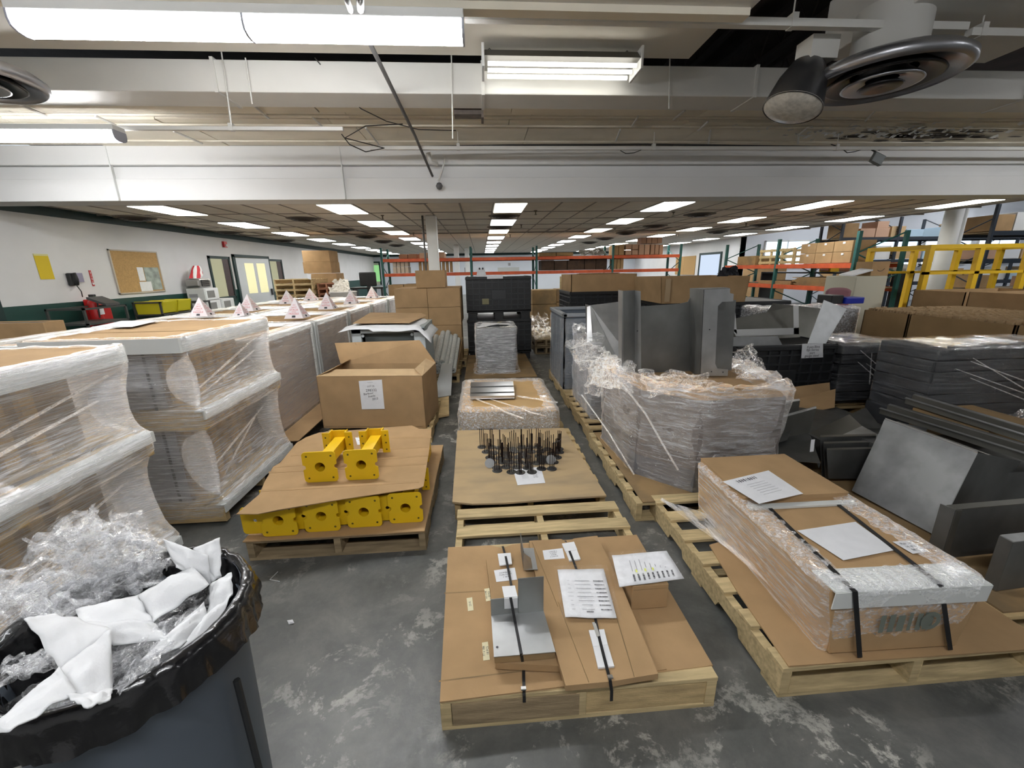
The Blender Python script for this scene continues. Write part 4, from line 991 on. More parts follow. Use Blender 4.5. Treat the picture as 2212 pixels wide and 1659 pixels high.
M().box(x0, x1, 4.97, 5.75, zt_, zt_+.012).build('top_panel', CG, cb)
M().box(x0, x1, 5.74, 5.75, .135, zt_).build('back_panel', CGD, cb)
for x in (x0+.13, x1-.15): M().lathe([(.001,0),(.018,0),(.018,.01)], (x, 4.945, zt_-.075), 10, axis=(0,1,0)).build('bolt_tab', MATS['cabinet_pale'], cb)
g = M(); zf = zt_+.02
def fs_(u, v):
    x = x0-.12+(x1-x0+.20)*u; y = 4.86+.85*v; z = zf+.012+.02*nz(u*4, v*4, 2)
    e = max(0, u-.86); z -= e*1.1; e2 = max(0, .12-u); z -= e2*.25; e3 = max(0, .12-v)*(.3+.5*(u > .35)); z -= e3*.5
    return (x, y, z)
g.grid(fs_, 24, 16)
tag(g.build('foam_sheet', FOAMW, smooth=True, solid=.003), 'white foam sheet hanging over the edges of the grey cabinet top', 'foam sheet')
tag(sheet([G(x,y,zf+.045) for x,y in ((762,698),(885,697),(922,681),(910,676),(800,675))], .006, 'cardboard_sheet', CARD), 'flat cardboard lid on the foam sheet over the grey cabinet', 'cardboard sheet')
tag(M().slab([(-.62,4.75,.14),(-.42,4.85,.14),(-.46,5.9,.30),(-.62,5.9,.30)], (0,0,.006)).build('sloping_sheet', mat('pale_grey_panel', (.45,.46,.45), .6)), 'pale grey metal sheet sloping down right of the cabinet', 'metal sheet')
tag(M().slab([(-.60,4.35,.02),(-.42,4.45,.02),(-.45,4.9,.13),(-.60,4.9,.13)], (0,0,.02)).build('loose_board', WOOD), 'loose pallet board under the sloping grey sheet', 'board')
# pallet of brown boxes with the rolls
pallet(-1.35, 7.0, 1.05, 1.1, 'pallet under the brown boxes near the white column', WOOD, h=.12)
zc = [.13,.43,.73,1.03,1.34]
for r_ in range(4):
    for c__ in range(2):
        for dpt in range(2):
            if dpt == 1 and r_ < 2: continue
            xa = -1.43+.535*c__; ya = 7.0+.5*dpt
            carton(xa, xa+.53, ya, ya+.49, zc[r_], zc[r_+1]-.004, 'brown box, %s column, %s row from top, %s layer, by the white column' % (('left','right')[c__], ORD[3-r_].replace('nearest','first'), ('front','rear')[dpt]), 'brown boxes stacked by the white column', seam=False)
carton(-1.08, -.60, 7.1, 7.5, 1.342, 1.62, 'single brown box on top of the block by the white column')
cr = thing('paper_roll_pile_board', (-.6, 6.3, .12), 'brown cardboard tray under the white rolls', 'cardboard sheet')
M().slab([(-.95,5.95,.12),(-.42,5.95,.12),(-.36,7.0,.42),(-.95,7.0,.42)], (0,0,.01)).build('tray', CARD, cr)
M().slab([(-.42,5.95,.12),(-.41,5.95,.20),(-.35,7.0,.52),(-.36,7.0,.42)], (-.006,0,0)).build('tray_side', CARD, cr)
pallet(-.98, 5.98, .6, 1.0, 'small pallet under the white foam rolls', WOOD, h=.11)
rp = None; rollm = mat('bubble_roll', (.60,.61,.58), .7, var=.12, vscale=30, bump=.8, bscale=60)
for n, (x, z) in enumerate(((-.86,.18),(-.78,.17),(-.70,.18),(-.62,.17),(-.54,.18),(-.46,.19),(-.82,.245),(-.74,.24),(-.66,.245),(-.58,.25),(-.50,.25),(-.70,.31),(-.62,.31))):
    lab = 'white bubble film roll, %s from left in the %s layer by the brown boxes' % ((ORD[n].replace('nearest','first'),'bottom') if n < 6 else (ORD[n-6].replace('nearest','first'),'middle') if n < 11 else (ORD[n-11].replace('nearest','first'),'top'))
    if rp is None:
        rp = thing('film_roll', (x, 5.93, z), lab, 'roll', 'white bubble film rolls')
        g = M(); g.tube([(x, 5.93, z), (x+.03, 6.95, z+.30)], .042, 12, False); g.build('roll', rollm, rp, smooth=True)
        g = M(); g.lathe([(.042,0),(.03,.004),(.026,-.0),(.014,.004),(.012,.03)], (x, 5.93, z), 14, axis=(0,1,.28)); g.build('roll_end', rollm, rp)
    else: clone(rp, (x, 5.93+R.uniform(-.03,.05), z), label=lab)
# ======================= WRAPPED ROW WITH PYRAMIDS =======================
WRB = mat('wrapped_load_brown', (.36,.29,.24), .8, var=.15, vscale=3, stretch=(1,1,5))
EDGE = mat('edge_board_white', (.66,.68,.66), .6)
FILMR = film('row_film', stretch=(1.5,1.5,26), scale=3, lo=.12, hi=.45, rough=.15, bump=.25)
rowY = [(3.62,4.86),(4.90,6.12),(6.16,7.42),(7.46,8.72),(8.78,10.1)]
rowX = [(-3.12,-1.93,'right'),(-4.38,-3.2,'left')]
proto = None
for (xa, xb, side) in rowX:
    for k, (ya, yb) in enumerate(rowY):
        lab = 'film wrapped brown load with white edge boards, %s of the %s hand row' % (ORD[k], side)
        if proto is None:
            t = thing('wrapped_load', (xa, ya, .14), lab, 'wrapped load', 'film wrapped loads in two rows')
            W_, D_y = xb-xa, yb-ya
            M().box(xa+.03, xb-.03, ya+.03, yb-.03, .15, 1.02).build('load_body', WRB, t)
            for i in range(6):
                y = ya+.06+i*.2; M().box(xa+.02, xb-.02, y, y+.12, 1.02, 1.035).build('top_board', CARD, t)
            for (a, b_) in ((xa,ya),(xb-.075,ya),(xb-.075,yb-.02),(xa,yb-.02)):
                M().box(a, a+.075, b_, b_+.02, .15, 1.05).build('edge_board', EDGE, t)
            for (a, b_) in ((xb-.015,ya),(xb-.015,yb-.075),(xa,ya)):
                M().box(a, a+.015, b_, b_+.075, .15, 1.05).build('edge_board', EDGE, t)
            M().box(xb-.09, xb+.002, ya, yb, 1.02, 1.062).build('top_edge_board', EDGE, t)
            M().box(xa, xa+.09, ya, yb, 1.02, 1.062).build('top_edge_board', EDGE, t)
            M().box(xa, xb, ya-.002, ya+.07, 1.02, 1.066).build('top_edge_board', EDGE, t)
            hull(rect(xa,xb,ya,yb), [(z, -.012) for z in seg(.13,1.05,12)]+[(1.075,.01),(1.075,.10),(1.06,.22)], 'film', FILMR, t, per=12, amp=.007, seed=5)
            proto = t
        else: clone(proto, (xa, ya, .14), label=lab)
        pallet(xa+.06, ya, 1.07, 1.2, 'pallet under the %s wrapped load of the %s hand row' % (ORD[k], side), WOODD, h=.135, simple=(k > 1 or side == 'left'))
# sloping cardboard skirt at the foot of the right row
tag(M().slab([(-1.93,3.60,.14),(-1.72,3.62,.13),(-1.68,6.0,.13),(-1.93,6.0,.14)], (0,0,.006)).build('cardboard_sheet', CARD), 'cardboard sheet sticking out at the foot of the right hand wrapped row', 'cardboard sheet')
pp = None
for n, (px_, py_, zz, s_) in enumerate(((643,686,1.075,1),(709,667,1.075,1),(760,656,1.075,1),(805,644,1.075,1),(540,671,1.075,1),(623,656,1.075,1),(672,649,1.075,1),(438,682,1.075,1),(523,681,1.075,.7))):
    c = G(px_, py_, zz)
    lab = 'white and pink pyramid warning cone, ' + ['nearest on the right hand wrapped row','second on the right hand wrapped row','third on the right hand wrapped row','farthest on the right hand wrapped row','second largest of the left hand row','sixth from the left, on the left hand row','before the pallet stack on the left hand row','leftmost, in front of the microwaves','small one partly hidden beside the leftmost pair'][n]
    lab = lab.replace('open toilet-white door', 'white door')
    if pp is None:
        t = thing('pyramid_cone', c, lab, 'warning cone', 'pyramid warning cones')
        b = .115; H_ = .25; PK = mat('cone_card', (.80,.74,.75), .7)
        bs = [c+Vector((-b,-b,0)), c+Vector((b,-b,0)), c+Vector((b,b,0)), c+Vector((-b,b,0))]; ap = c+UZ*H_
        cbd = M().add(bs+[ap], [(0,1,4),(1,2,4),(2,3,4),(3,0,4)]).build('card_body', PK, t)
        for (p, q, sfx) in ((bs[0], bs[1], 0), (bs[1], bs[2], 1)):
            mid = (p+q)/2; u = (q-p).normalized(); v = (ap-mid).normalized(); nn = u.cross(v)*.0015
            for s2, sz, f in (('DO',.022,.66),('NOT',.028,.54),('STACK',.034,.42),('please',.02,.33),('FRAGILE',.032,.23)):
                text(s2, sz, mid+v*(f*H_*1.05)+nn, u, v, INKR, 'lettering', cbd)
            M().slab([mid-u*.022+v*.012+nn, mid+u*.022+v*.012+nn, mid+u*.02+v*.038+nn, mid-u*.02+v*.038+nn], nn*.3).build('cut_out', INK, cbd)
        pp = t
    else:
        q = clone(pp, c, label=lab, rz=R.uniform(-.12,.12))
        if s_ != 1: q.scale = (s_, s_, s_)
# ======================= LEFT WRAPPED STACKS =======================
SLAT = mat('tan_slat', (.55,.38,.18), .75, var=.12, vscale=4, rnd=.08)
GREYL = mat('grey_load', (.30,.30,.31), .6, var=.15, vscale=3)
BRNL = mat('brown_load', (.33,.25,.17), .8, var=.2, vscale=3)
def two_tier(x0, x1, y0, y1, label, seed, zt=1.25):
    t = thing('wrapped_machine_stack', ((x0+x1)/2, (y0+y1)/2, 0), label, 'wrapped stack', 'two tier film wrapped stacks at the left')
    for (za, zb) in ((.14, .64), (.80, 1.17)):
        M().box(x0+.22, x1-.27, y0+.11, y1-.10, za, zb).build('load_body', BRNL, t)
        M().box(x0+.16, x1-.27, y0+.09, y0+.10, za, zb).build('front_board', GREYL, t)
        n_ = int((y1-y0-.25)/.125)
        for k in range(n_):
            y = y0+.14+k*.125; M().box(x1-.27, x1-.245, y, y+.06, za, zb).build('slat', SLAT, t)
    for (za, zb) in ((.02, .14), (.67, .79)):
        for k in range(7):
            x = x0+.02+(x1-x0-.14)*k/6; M().box(x, x+.10, y0+.02, y1-.02, zb-.02, zb).build('deck_board', WOOD, t)
        for q in (y0+.02, (y0+y1)/2-.02, y1-.06): M().box(x0+.02, x1-.02, q, q+.04, za, zb-.02).build('stringer', WOOD, t)
        M().box(x1-.06, x1-.005, y0+.01, y1-.01, zb, zb+.008).build('edge_board', EDGE, t)
        M().box(x1-.012, x1-.004, y0+.01, y1-.01, zb-.05, zb).build('edge_board', EDGE, t)
    M().box(x0+.03, x1-.05, y0+.0, y1, zt-.045, zt).build('top_board', CARD, t, bevel=.004)
    M().box(x0+.02, x1-.04, y0-.012, y0-.004, zt-.085, zt+.003).build('edge_board', EDGE, t)
    M().box(x1-.05, x1-.042, y0-.01, y1, zt-.085, zt+.003).build('edge_board', EDGE, t)
    for x in (x0+.28, x1-.34): M().box(x, x+.016, y0+.084, y0+.088, .14, zt-.05).build('strap', BLACKS, t)
    for y in (y0+.35,): M().box(x0+.04, x1-.05, y, y+.004, zt+.001, zt+.003).build('lid_joint', CARDD, t)
    L_ = [(.02,.10),(.06,.04),(.12,.0),(.16,-.005),(.19,.02),(.23,.09),(.28,.15),(.34,.185),(.42,.21),(.50,.215),(.56,.20),(.61,.16),(.645,.09),(.67,.02),(.70,-.006),(.75,-.008),(.80,-.006),(.815,.03),(.84,.10),(.88,.155),(.94,.185),(1.0,.19),(1.05,.175),(1.09,.14),(1.12,.09),(1.15,.04),(1.19,.02),(1.24,.018),(zt+.012,.03),(zt+.012,.07,.02),(zt+.006,.10,.02)]
    hull(rect(x0, x1, y0, y1), L_, 'film', FILM, t, per=34, amp=.011, seed=seed, ysc=.32, vfreq=7)
    # taut diagonal film folds on the right side
    rr2 = random.Random(seed)
    for (ya, za, yb, zb) in ((y0+.15,.86,y1-.05,1.12),(y0+.2,.83,y1-.1,1.02),(y0+.1,.30,y1-.1,.56),(y0+.3,.22,y1-.3,.50)):
        M().tube([(x1-.16, ya, za), (x1-.15, (ya+yb)/2, (za+zb)/2-.01), (x1-.12, yb, zb)], [.004,.008,.005], 6).build('film_fold', FILMB, t, smooth=True)
    return t
two_tier(-3.05, -1.79, .85, 2.22, 'nearest two tier stack in shiny stretch film, cut by the left edge', 3, zt=1.262)
two_tier(-2.66, -1.73, 2.52, 3.55, 'second two tier stack in stretch film with white top edge, before the pyramid cones', 8, zt=1.25)
tag(sheet([G(x,y,1.266) for x,y in ((205,706),(285,706),(345,692),(262,693))], .001, 'paper', PAPER), 'white paper lying under film on the second two tier stack', 'paper')
gb = thing('gaylord_box', (-5.3, 5.2, 0), 'brown cardboard bin behind the left stacks below the green wall', 'box')
zz = 1.13
for a in ((-5.9,-4.90,4.98,5.0),(-5.9,-4.90,5.2,5.22),(-5.9,-5.88,5.0,5.2),(-4.92,-4.90,5.0,5.2)): M().box(*a, 0, zz).build('wall_panel', CARD, gb)
M().box(-5.87,-4.93,5.01,5.19,0,1.12).build('contents', mat('dark_scrap', (.03,.03,.03), .7), gb)
# ======================= TRASH CAN =======================
cx, cy, rt = -.89, .885, .243
tc_ = thing('trash_can', (cx, cy, 0), 'big round blue grey trash can with black liner at the lower left', 'trash can')
M().lathe([(.001,.0),(.195,.0),(.20,.02),(rt-.02,.70),(rt-.02,.74),(rt,.75),(rt+.004,.79),(rt-.012,.80)], (cx,cy,0), 64).build('can_body', GREYP, tc_, smooth=True)
for a in (-.15, 2.9):
    c = Vector((cx+math.cos(a)*(rt+.0), cy+math.sin(a)*(rt+.0), 0))
    M().tube([(c.x, c.y, .0), (c.x+.0, c.y, .62)], .008, 6).build('body_rib', BLACKP, tc_)
LINER = mat('black_liner', (.008,.008,.009), .22, 0, bump=.5, bscale=14, coat=.4)
def liner():
    n_ = 150; prof = [(-.23,-.30,.01),(-.12,-.20,.02),(-.03,-.12,.02),(-.022,-.06,.014),(-.014,-.01,.007),(-.004,.014,.004),(.010,.012,.005),(.018,-.008,.006),(.023,-.03,.010),(.026,-.055,.014),(.030,-.075,.018)]
    vs = []; fs = []
    for j, (dr, dz, am) in enumerate(prof):
        for k in range(n_):
            a = 2*math.pi*k/n_; w_ = nz(math.cos(a)*9+j*.35, math.sin(a)*9, j*.25)+.6*nz(math.cos(a)*26, math.sin(a)*26, j*.8)
            hang = (max(0, nz(math.cos(a)*2.2+3, math.sin(a)*2.2, 0))*.05+.012*nz(math.cos(a)*8, math.sin(a)*8, 5)) if j >= 8 else 0
            r_ = rt+dr+w_*am; vs.append((cx+r_*math.cos(a), cy+r_*math.sin(a), .80+dz+w_*am*.5-hang*(j-7)/3))
    for j in range(len(prof)-1):
        for k in range(n_): fs.append((j*n_+k, j*n_+(k+1) % n_, (j+1)*n_+(k+1) % n_, (j+1)*n_+k))
    return M().add(vs, fs).build('bin_liner', LINER, tc_, smooth=True)
liner()
def patch(P, name, m, label, cat, group, nu=14, nv=14, bulge=.02, amp=.004, seed=0, parent=None, solid=.003, n_=None):
    a, b, c, d = [Vector(p) for p in P]; n0 = (b-a).cross(d-a).normalized()
    if n0.dot(Vector((0,0,EYE))-a) < 0: n0 = -n0
    def f(u, v):
        q = (a*(1-u)+b*u)*(1-v)+(d*(1-u)+c*u)*v
        return q+n0*(bulge*math.sin(math.pi*u)*math.sin(math.pi*v)+amp*nz(u*4+seed, v*4, seed)*2)
    o = M().grid(f, nu, nv).build(name, m, parent, smooth=True, solid=solid)
    if label: tag(o, label, cat, group)
    return o
def multi(name, label, parts_, group='foam sheets in the trash can', m=None):
    t = thing(name, parts_[0][0][0], label, 'foam sheet', group)
    for k, (P, b_) in enumerate(parts_): patch(P, 'fold', m or FOAMW, None, None, None, bulge=b_, parent=t, seed=k+len(label))
    return t
v_ = lambda x, y, Y: V(x, y, Y)
multi('foam_sheet', 'folded pointed white foam sheet at the front of the trash can', [
    ([v_(52,1337,.74), v_(120,1325,.80), v_(240,1360,.76), v_(132,1445,.68)], .012),
    ([v_(132,1443,.68), v_(240,1359,.76), v_(242,1498,.66), v_(138,1512,.62)], .012),
    ([v_(138,1505,.62), v_(242,1490,.66), v_(238,1512,.63), v_(190,1529,.60)], .004)])
multi('foam_sheet', 'white foam strip hanging over the left rim of the trash can', [([v_(-40,1590,.56), v_(128,1440,.66), v_(165,1495,.63), v_(20,1580,.55)], .01)])
multi('foam_sheet', 'broad curved foam sheet across the middle of the trash can', [
    ([v_(163,1318,.86), v_(300,1285,.93), v_(330,1345,.84), v_(175,1348,.80)], .02), ([v_(300,1285,.93), v_(415,1222,.98), v_(452,1262,.94), v_(330,1345,.84)], .03),
    ([v_(175,1345,.80), v_(330,1345,.84), v_(370,1380,.80), v_(245,1395,.76)], .02)])
multi('foam_sheet', 'upright foam sheet at the back right of the trash can', [
    ([v_(352,1164,1.02), v_(450,1200,1.0), v_(455,1262,.98), v_(380,1225,.98)], .015), ([v_(418,1185,1.06), v_(475,1161,1.06), v_(478,1245,1.0), v_(452,1262,.99)], .01)])
multi('foam_sheet', 'narrow foam sheet curling along the right rim of the trash can', [
    ([v_(455,1262,.97), v_(500,1236,.98), v_(503,1285,.93), v_(448,1340,.88)], .015), ([v_(448,1330,.88), v_(503,1282,.93), v_(455,1372,.84), v_(388,1402,.78)], .012)])
multi('foam_sheet', 'crumpled foam sheet in the trash can beside the clear film sleeve', [([v_(300,1430,.74), v_(440,1300,.90), v_(450,1345,.87), v_(388,1400,.78)], .02)])
def crumple(P, name, label, m, seed, amp=.05, nu=46, nv=46, fr=5, parent=None):
    a, b, c, d = [Vector(p) for p in P]
    def f(u, v):
        q = (a*(1-u)+b*u)*(1-v)+(d*(1-u)+c*u)*v
        s_ = Vector((nz(u*fr+seed, v*fr, 1), nz(u*fr, v*fr+seed, 7), nz(u*fr+3, v*fr, seed)))
        s2 = Vector((nz(u*fr*3+seed, v*fr*3, 2), nz(u*fr*3, v*fr*3+seed, 5), nz(u*fr*3, v*fr*3, seed+4)))
        return q+s_*amp+s2*amp*.35
    o = M().grid(f, nu, nv).build(name, m, parent, smooth=False)
    if label: tag(o, label, 'plastic film', 'crumpled film in the trash can')
    return o
for k_ in range(5):
    a_ = k_*1.26; ca_, sa_ = cx+.09*math.cos(a_), cy+.09*math.sin(a_); crumple([(ca_-.09, sa_-.09, .66+.01*k_), (ca_+.09, sa_-.09, .68), (ca_+.09, sa_+.09, .72), (ca_-.09, sa_+.09, .72)], 'crumpled_film', 'crumpled film wad %s inside the trash can under the foam' % ('on the right','at the back','at the left','at the front left','at the front')[k_], FILMT, 200+k_*5, .045, 34, 34)
cf = thing('crumpled_film', v_(180,1250,1.0), 'large shiny heap of crumpled clear film bulging from the trash can', 'plastic film', 'crumpled film in the trash can')
for k, P in enumerate(([v_(0,1340,.88), v_(330,1300,.98), v_(360,1190,1.10), v_(60,1180,1.05)], [v_(90,1290,.95), v_(370,1270,1.0), v_(290,1110,1.15), v_(160,1120,1.1)],
                       [v_(-60,1310,.86), v_(200,1330,.9), v_(250,1200,1.08), v_(-40,1240,1.0)], [v_(60,1200,1.08), v_(230,1210,1.1), v_(220,1105,1.16), v_(120,1130,1.14)],
                       [v_(200,1250,1.02), v_(360,1230,1.04), v_(330,1150,1.14), v_(230,1115,1.16)], [v_(-60,1330,.84), v_(170,1350,.84), v_(160,1250,1.0), v_(-80,1260,.95)])):
    crumple(P, 'film_layer', None, FILMT, k*2.3+1, amp=.055, parent=cf)
crumple([v_(20,1470,.66), v_(110,1440,.70), v_(120,1400,.78), v_(10,1430,.74)], 'crumpled_film', 'small crumpled film ball at the left inside the trash can', FILMT, 21, .03)
crumple([v_(250,1500,.66), v_(330,1440,.72), v_(430,1310,.88), v_(270,1390,.78)], 'crumpled_film', 'clear film sleeve lying between the foam sheets in the trash can', FILMT, 33, .02)
# ======================= RIGHT FRONT PALLET =======================
p4 = pallet(1.075, 1.13, 1.1, 1.25, 'long front right pallet under the film wrapped carton', WOODY, h=.14)
tag(sheet([(1.10,1.135,.147),(2.17,1.12,.147),(2.17,1.95,.147),(1.52,1.93,.147),(1.18,1.84,.147),(1.13,1.50,.147)], .006, 'cardboard_sheet', CARD), 'cardboard sheet on the front right pallet under the wrapped carton', 'cardboard sheet')
lg = thing('wrapped_carton', (1.55, 1.7, .15), 'long low brown carton in stretch film with black straps, front right pallet', 'wrapped carton')
A0, A1, A2, A3 = Vector((1.285,1.165,0)), Vector((1.80,1.155,0)), Vector((1.80,2.18,0)), Vector((1.30,2.18,0))
TI = [Vector((1.235,1.16,0)), Vector((1.83,1.145,0)), Vector((1.82,2.20,0)), Vector((1.27,2.20,0))]
zt = .452
M().add([tuple(p+UZ*.152) for p in (A0,A1,A2,A3)]+[tuple(p+UZ*zt) for p in TI], [(3,2,1,0),(4,5,6,7),(0,1,5,4),(1,2,6,5),(2,3,7,6),(3,0,4,7)]).build('carton_body', CARD, lg, bevel=.004)
# raised far half lid
f = lambda u, v, z: (TI[0]*(1-u)+TI[1]*u)*(1-v)+(TI[3]*(1-u)+TI[2]*u)*v+UZ*z
M().slab([f(.02,.56,zt+.035), f(.98,.56,zt+.035), f(.98,.99,zt+.035), f(.02,.99,zt+.035)], (0,0,-.035)).build('upper_lid', CARD, lg, bevel=.003)
M().slab([f(.02,.50,zt+.012), f(.97,.50,zt+.012), f(.97,.535,zt+.012), f(.02,.535,zt+.012)], (0,0,-.01)).build('edge_board', EDGE, lg)
M().slab([f(0,-.012,zt+.006), f(1,-.012,zt+.006), f(1,.10,zt+.006), f(0,.10,zt+.006)], (0,0,-.005)).build('edge_board', EDGE, lg)
M().slab([f(0,-.012,zt+.004), f(1,-.012,zt+.004), f(1,-.008,zt-.07), f(0,-.008,zt-.07)], (0,-.004,0)).build('edge_board', EDGE, lg)
for u in (.19, .80):
    tp = V((1850,2037)[u > .5],(1262,1248)[u > .5],1.14); bt = V((1857,2050)[u > .5],(1417,1408)[u > .5],1.14)
    g = M(); o_ = Vector((.010,0,0)); up = UZ*.0085
    pts = [f(u-.0,.50,zt)+up, Vector((tp.x,1.138,zt+.012)), Vector((bt.x,1.138,.155))]
    for i in range(2): g.add([pts[i]-o_, pts[i]+o_, pts[i+1]+o_, pts[i+1]-o_], [(0,1,2,3)])
    g.build('strap', BLACKS, lg, solid=.0015)
GP = MATS['grey_print']
bars(f(.55, -.002, .33)+Vector((-.03,-.012,-.02)), UX, UZ, .22, .085, 6, lg, m=mat('faded_print', (.16,.18,.15), .8), name='printed_logo', seed=3, fill=.8)
tg = M(); tg.lathe([(.022,0),(.040,0)], f(.66,-.002,.31)+Vector((0,-.015,0)), 20, axis=(0,-1,0)); tg.build('printed_ring', MATS['faded_print'], lg)
def onz(pts, z, name, label, cat='paper', par=None, m=PAPER):
    t = thing(name, G(*pts[0], z), label, cat)
    P = [G(x, y, z) for x, y in pts]; M().slab(P, (0,0,-.001)).build('sheet', m, t); return t, P
t, P = onz([(1722,1146),(1848,1127),(1933,1188),(1822,1210)], zt+.009, 'paper_sheet', 'white sheet on the near half of the long wrapped carton')
t, P = onz([(1561,1040),(1660,1016),(1735,1066),(1640,1088)], zt+.048, 'shipping_papers', 'papers with a barcode row on the far half of the long carton')
ux = (P[1]-P[0]).normalized(); uy = (P[0]-P[3]).normalized(); c = sum(P, Vector())/4+UZ*.001
bars(c+uy*.085-ux*.02, ux, uy, .14, .025, 9, t, name='barcode', seed=1)
for k in range(6): bars(c+uy*(.04-.02*k), uy, ux, .003, .13, 1, t, m=GP, fill=.6)
t, P = onz([(1928,1170),(1965,1167),(2006,1191),(1972,1196)], zt+.009, 'paper_label', 'small white label with print beside the right strap', 'label')
ux = (P[1]-P[0]).normalized(); uy = (P[0]-P[3]).normalized(); c = sum(P, Vector())/4+UZ*.001
for k in range(3): text(('Part of','14 of 2','SKID')[k], .017, c+uy*(.02-.02*k), ux, uy, INK, 'lettering', t)
FILML = film('long_film', stretch=(14,1.5,20), scale=2.5, lo=.16, hi=.75, rough=.09, bump=.4, glo=1.2)
hull([(p.x,p.y) for p in (TI[0],TI[1],TI[2],TI[3])], [(.15,.02),(.18,.014),(.22,.008),(.28,.0),(.34,-.006),(.40,-.012),(.43,-.016),(zt+.01,-.016)], 'film', FILML, lg, per=40, amp=.005, seed=4)
hull([(p.x,p.y) for p in (TI[0],TI[1],TI[2],TI[3])], [(zt-.01,-.018),(zt+.010,-.014),(zt+.018,.0,.008),(zt+.020,.022,.010),(zt+.018,.045,.012),(zt+.012,.075,.014),(zt+.008,.10,.016)], 'film_rim', FILMB, lg, per=60, amp=.008, seed=14, vfreq=22)
# taut film skirt fanning to the pallet corner
def tri(P, Q, R_, name, m, par, n=12):
    P, Q, R_ = Vector(P), Vector(Q), Vector(R_)
    return M().grid(lambda u, v: P.lerp(Q.lerp(R_, u), v)+Vector((nz(u*9,v*3,2),nz(u*9,v*3,5),nz(u*9,v*3,8)))*.008*v*(1-v)*4, n, n).build(name, m, par, smooth=True)
tri(G(1425,1078,.15), V(1560,1120,2.0), G(1800,1360,.18), 'film_skirt', FILML, lg, 20)
M().tube([G(1428,1078,.16), V(1480,1110,2.2), V(1560,1170,1.85), G(1700,1290,.17), G(1795,1375,.16)], [.012,.010,.012,.010,.006], 7).build('film_fold', FILMB, lg, smooth=True)
# ======================= WRAPPED OCTAGON BOX + METAL PART =======================
pallet(.95, 2.30, 1.1, 1.22, 'pallet under the big film wrapped bin holding the tall metal part', WOODY, h=.13)
pallet(.97, 3.60, 1.1, 1.22, 'second pallet back on the right of the aisle under the wrapped bin with bright sheets', WOOD, h=.13)
pallet(.98, 4.86, 1.1, 1.22, 'third pallet back on the right of the aisle under the blue grey bin', WOOD, h=.13)
tag(sheet([(.99,2.30,.139),(2.08,2.31,.139),(2.08,3.5,.139),(.99,3.5,.139)], .006, 'cardboard_sheet', CARDD), 'brown cardboard sheet under the big wrapped bin', 'cardboard sheet')
ocp = [(1.02,3.36),(1.07,2.68),(1.36,2.38),(1.93,2.40),(2.06,2.82),(2.04,3.36)]
oc = thing('wrapped_bin', (1.5, 2.9, .14), 'big bin wrapped in stretch film holding the tall folded metal part', 'wrapped bin')
prism(ocp, .14, .30).build('lower_band', mat('grey_board', (.15,.15,.16), .6, var=.15, vscale=3), oc)
prism(ocp, .30, .78).build('bin_body', mat('bin_board', (.15,.13,.12), .7, var=.25, vscale=3), oc)
prism([(1.5+(x-1.5)*.97, 2.88+(y-2.88)*.97) for x, y in ocp], .78, .80).build('liner_board', CARD, oc)
FILMO = film('bin_film', stretch=(2,2,22), scale=3, lo=.03, hi=.55, rough=.09, bump=.45, glo=1.0)
hull(ocp, [(.14,-.01),(.16,-.03)]+[(z, -.016+.01*math.sin(z*14)) for z in seg(.19,.76,13)]+[(.80,-.03,.03),(.84,-.03,.04),(.87,.0,.05),(.86,.05,.04),(.83,.10,.04),(.81,.16,.03)], 'film', FILMO, oc, per=18, amp=.014, seed=12, vfreq=8)
hull(ocp, [(.42,-.03),(.55,-.045),(.66,-.04),(.76,-.05,.05),(.84,-.05,.06),(.88,-.02,.06)], 'film_overlap', FILMO, oc, per=16, amp=.03, seed=31, vfreq=7)
for k, P in enumerate(([V(1600,790,2.9), V(1655,800,2.8), V(1640,870,2.7), V(1560,900,2.6)], [V(1580,760,3.0), V(1628,745,3.0), V(1655,800,2.85), V(1590,810,2.9)],
                       [V(1300,750,3.2), V(1370,790,2.9), V(1380,850,2.7), V(1270,830,3.2)], [V(1380,800,2.7), V(1500,805,2.5), V(1560,830,2.45), V(1400,860,2.55)])):
    crumple(P, 'film_flap', None, FILMC, 60+k*3, amp=.04, nu=30, nv=30, parent=oc, fr=4)
for pts in ((V(1345,820,2.72),V(1400,890,2.58),V(1440,960,2.45),V(1470,1010,2.36)), (V(1262,850,3.3),V(1320,930,3.0),V(1375,1020,2.6)), (V(1640,830,2.9),V(1600,920,2.6),V(1530,1000,2.35))):
    M().tube([p+Vector((-.03,-.03,0)) for p in pts], .006, 6).build('film_fold', FILMB, oc, smooth=True)
mp_ = thing('folded_metal_part', (1.5, 3.0, .80), 'tall grey folded sheet metal part standing in the big wrapped bin', 'metal part')
Yb = 3.08
def vslab(pts, dy=.004, name='panel', m=STEELD, par=None): return M().slab([V(*p) for p in pts], (0, dy, 0)).build(name, m, par)
vslab([(1383,662,Yb),(1468,656,Yb),(1486,652,Yb),(1492,640,Yb),(1494,812,Yb),(1383,812,Yb)], name='back_panel', par=mp_)
vslab([(1345,628,2.98),(1372,627,3.02),(1372,806,3.02),(1343,806,2.98)], name='left_web', par=mp_)
vslab([(1371,627,3.02),(1384,629,2.96),(1385,812,2.96),(1371,806,3.02)], name='left_flange', m=STEEL, par=mp_)
M().slab([V(1345,628,2.98), V(1345,806,2.98), V(1345,806,2.98)+Vector((0,.10,0)), V(1345,628,2.98)+Vector((0,.10,0))], (.003,0,0)).build('left_side', STEEL, mp_)
M().slab([V(1490,623,3.09), V(1520,626,2.84), V(1512,808,2.84), V(1490,808,3.09)], (.004,0,0)).build('inner_side', STEELD, mp_)
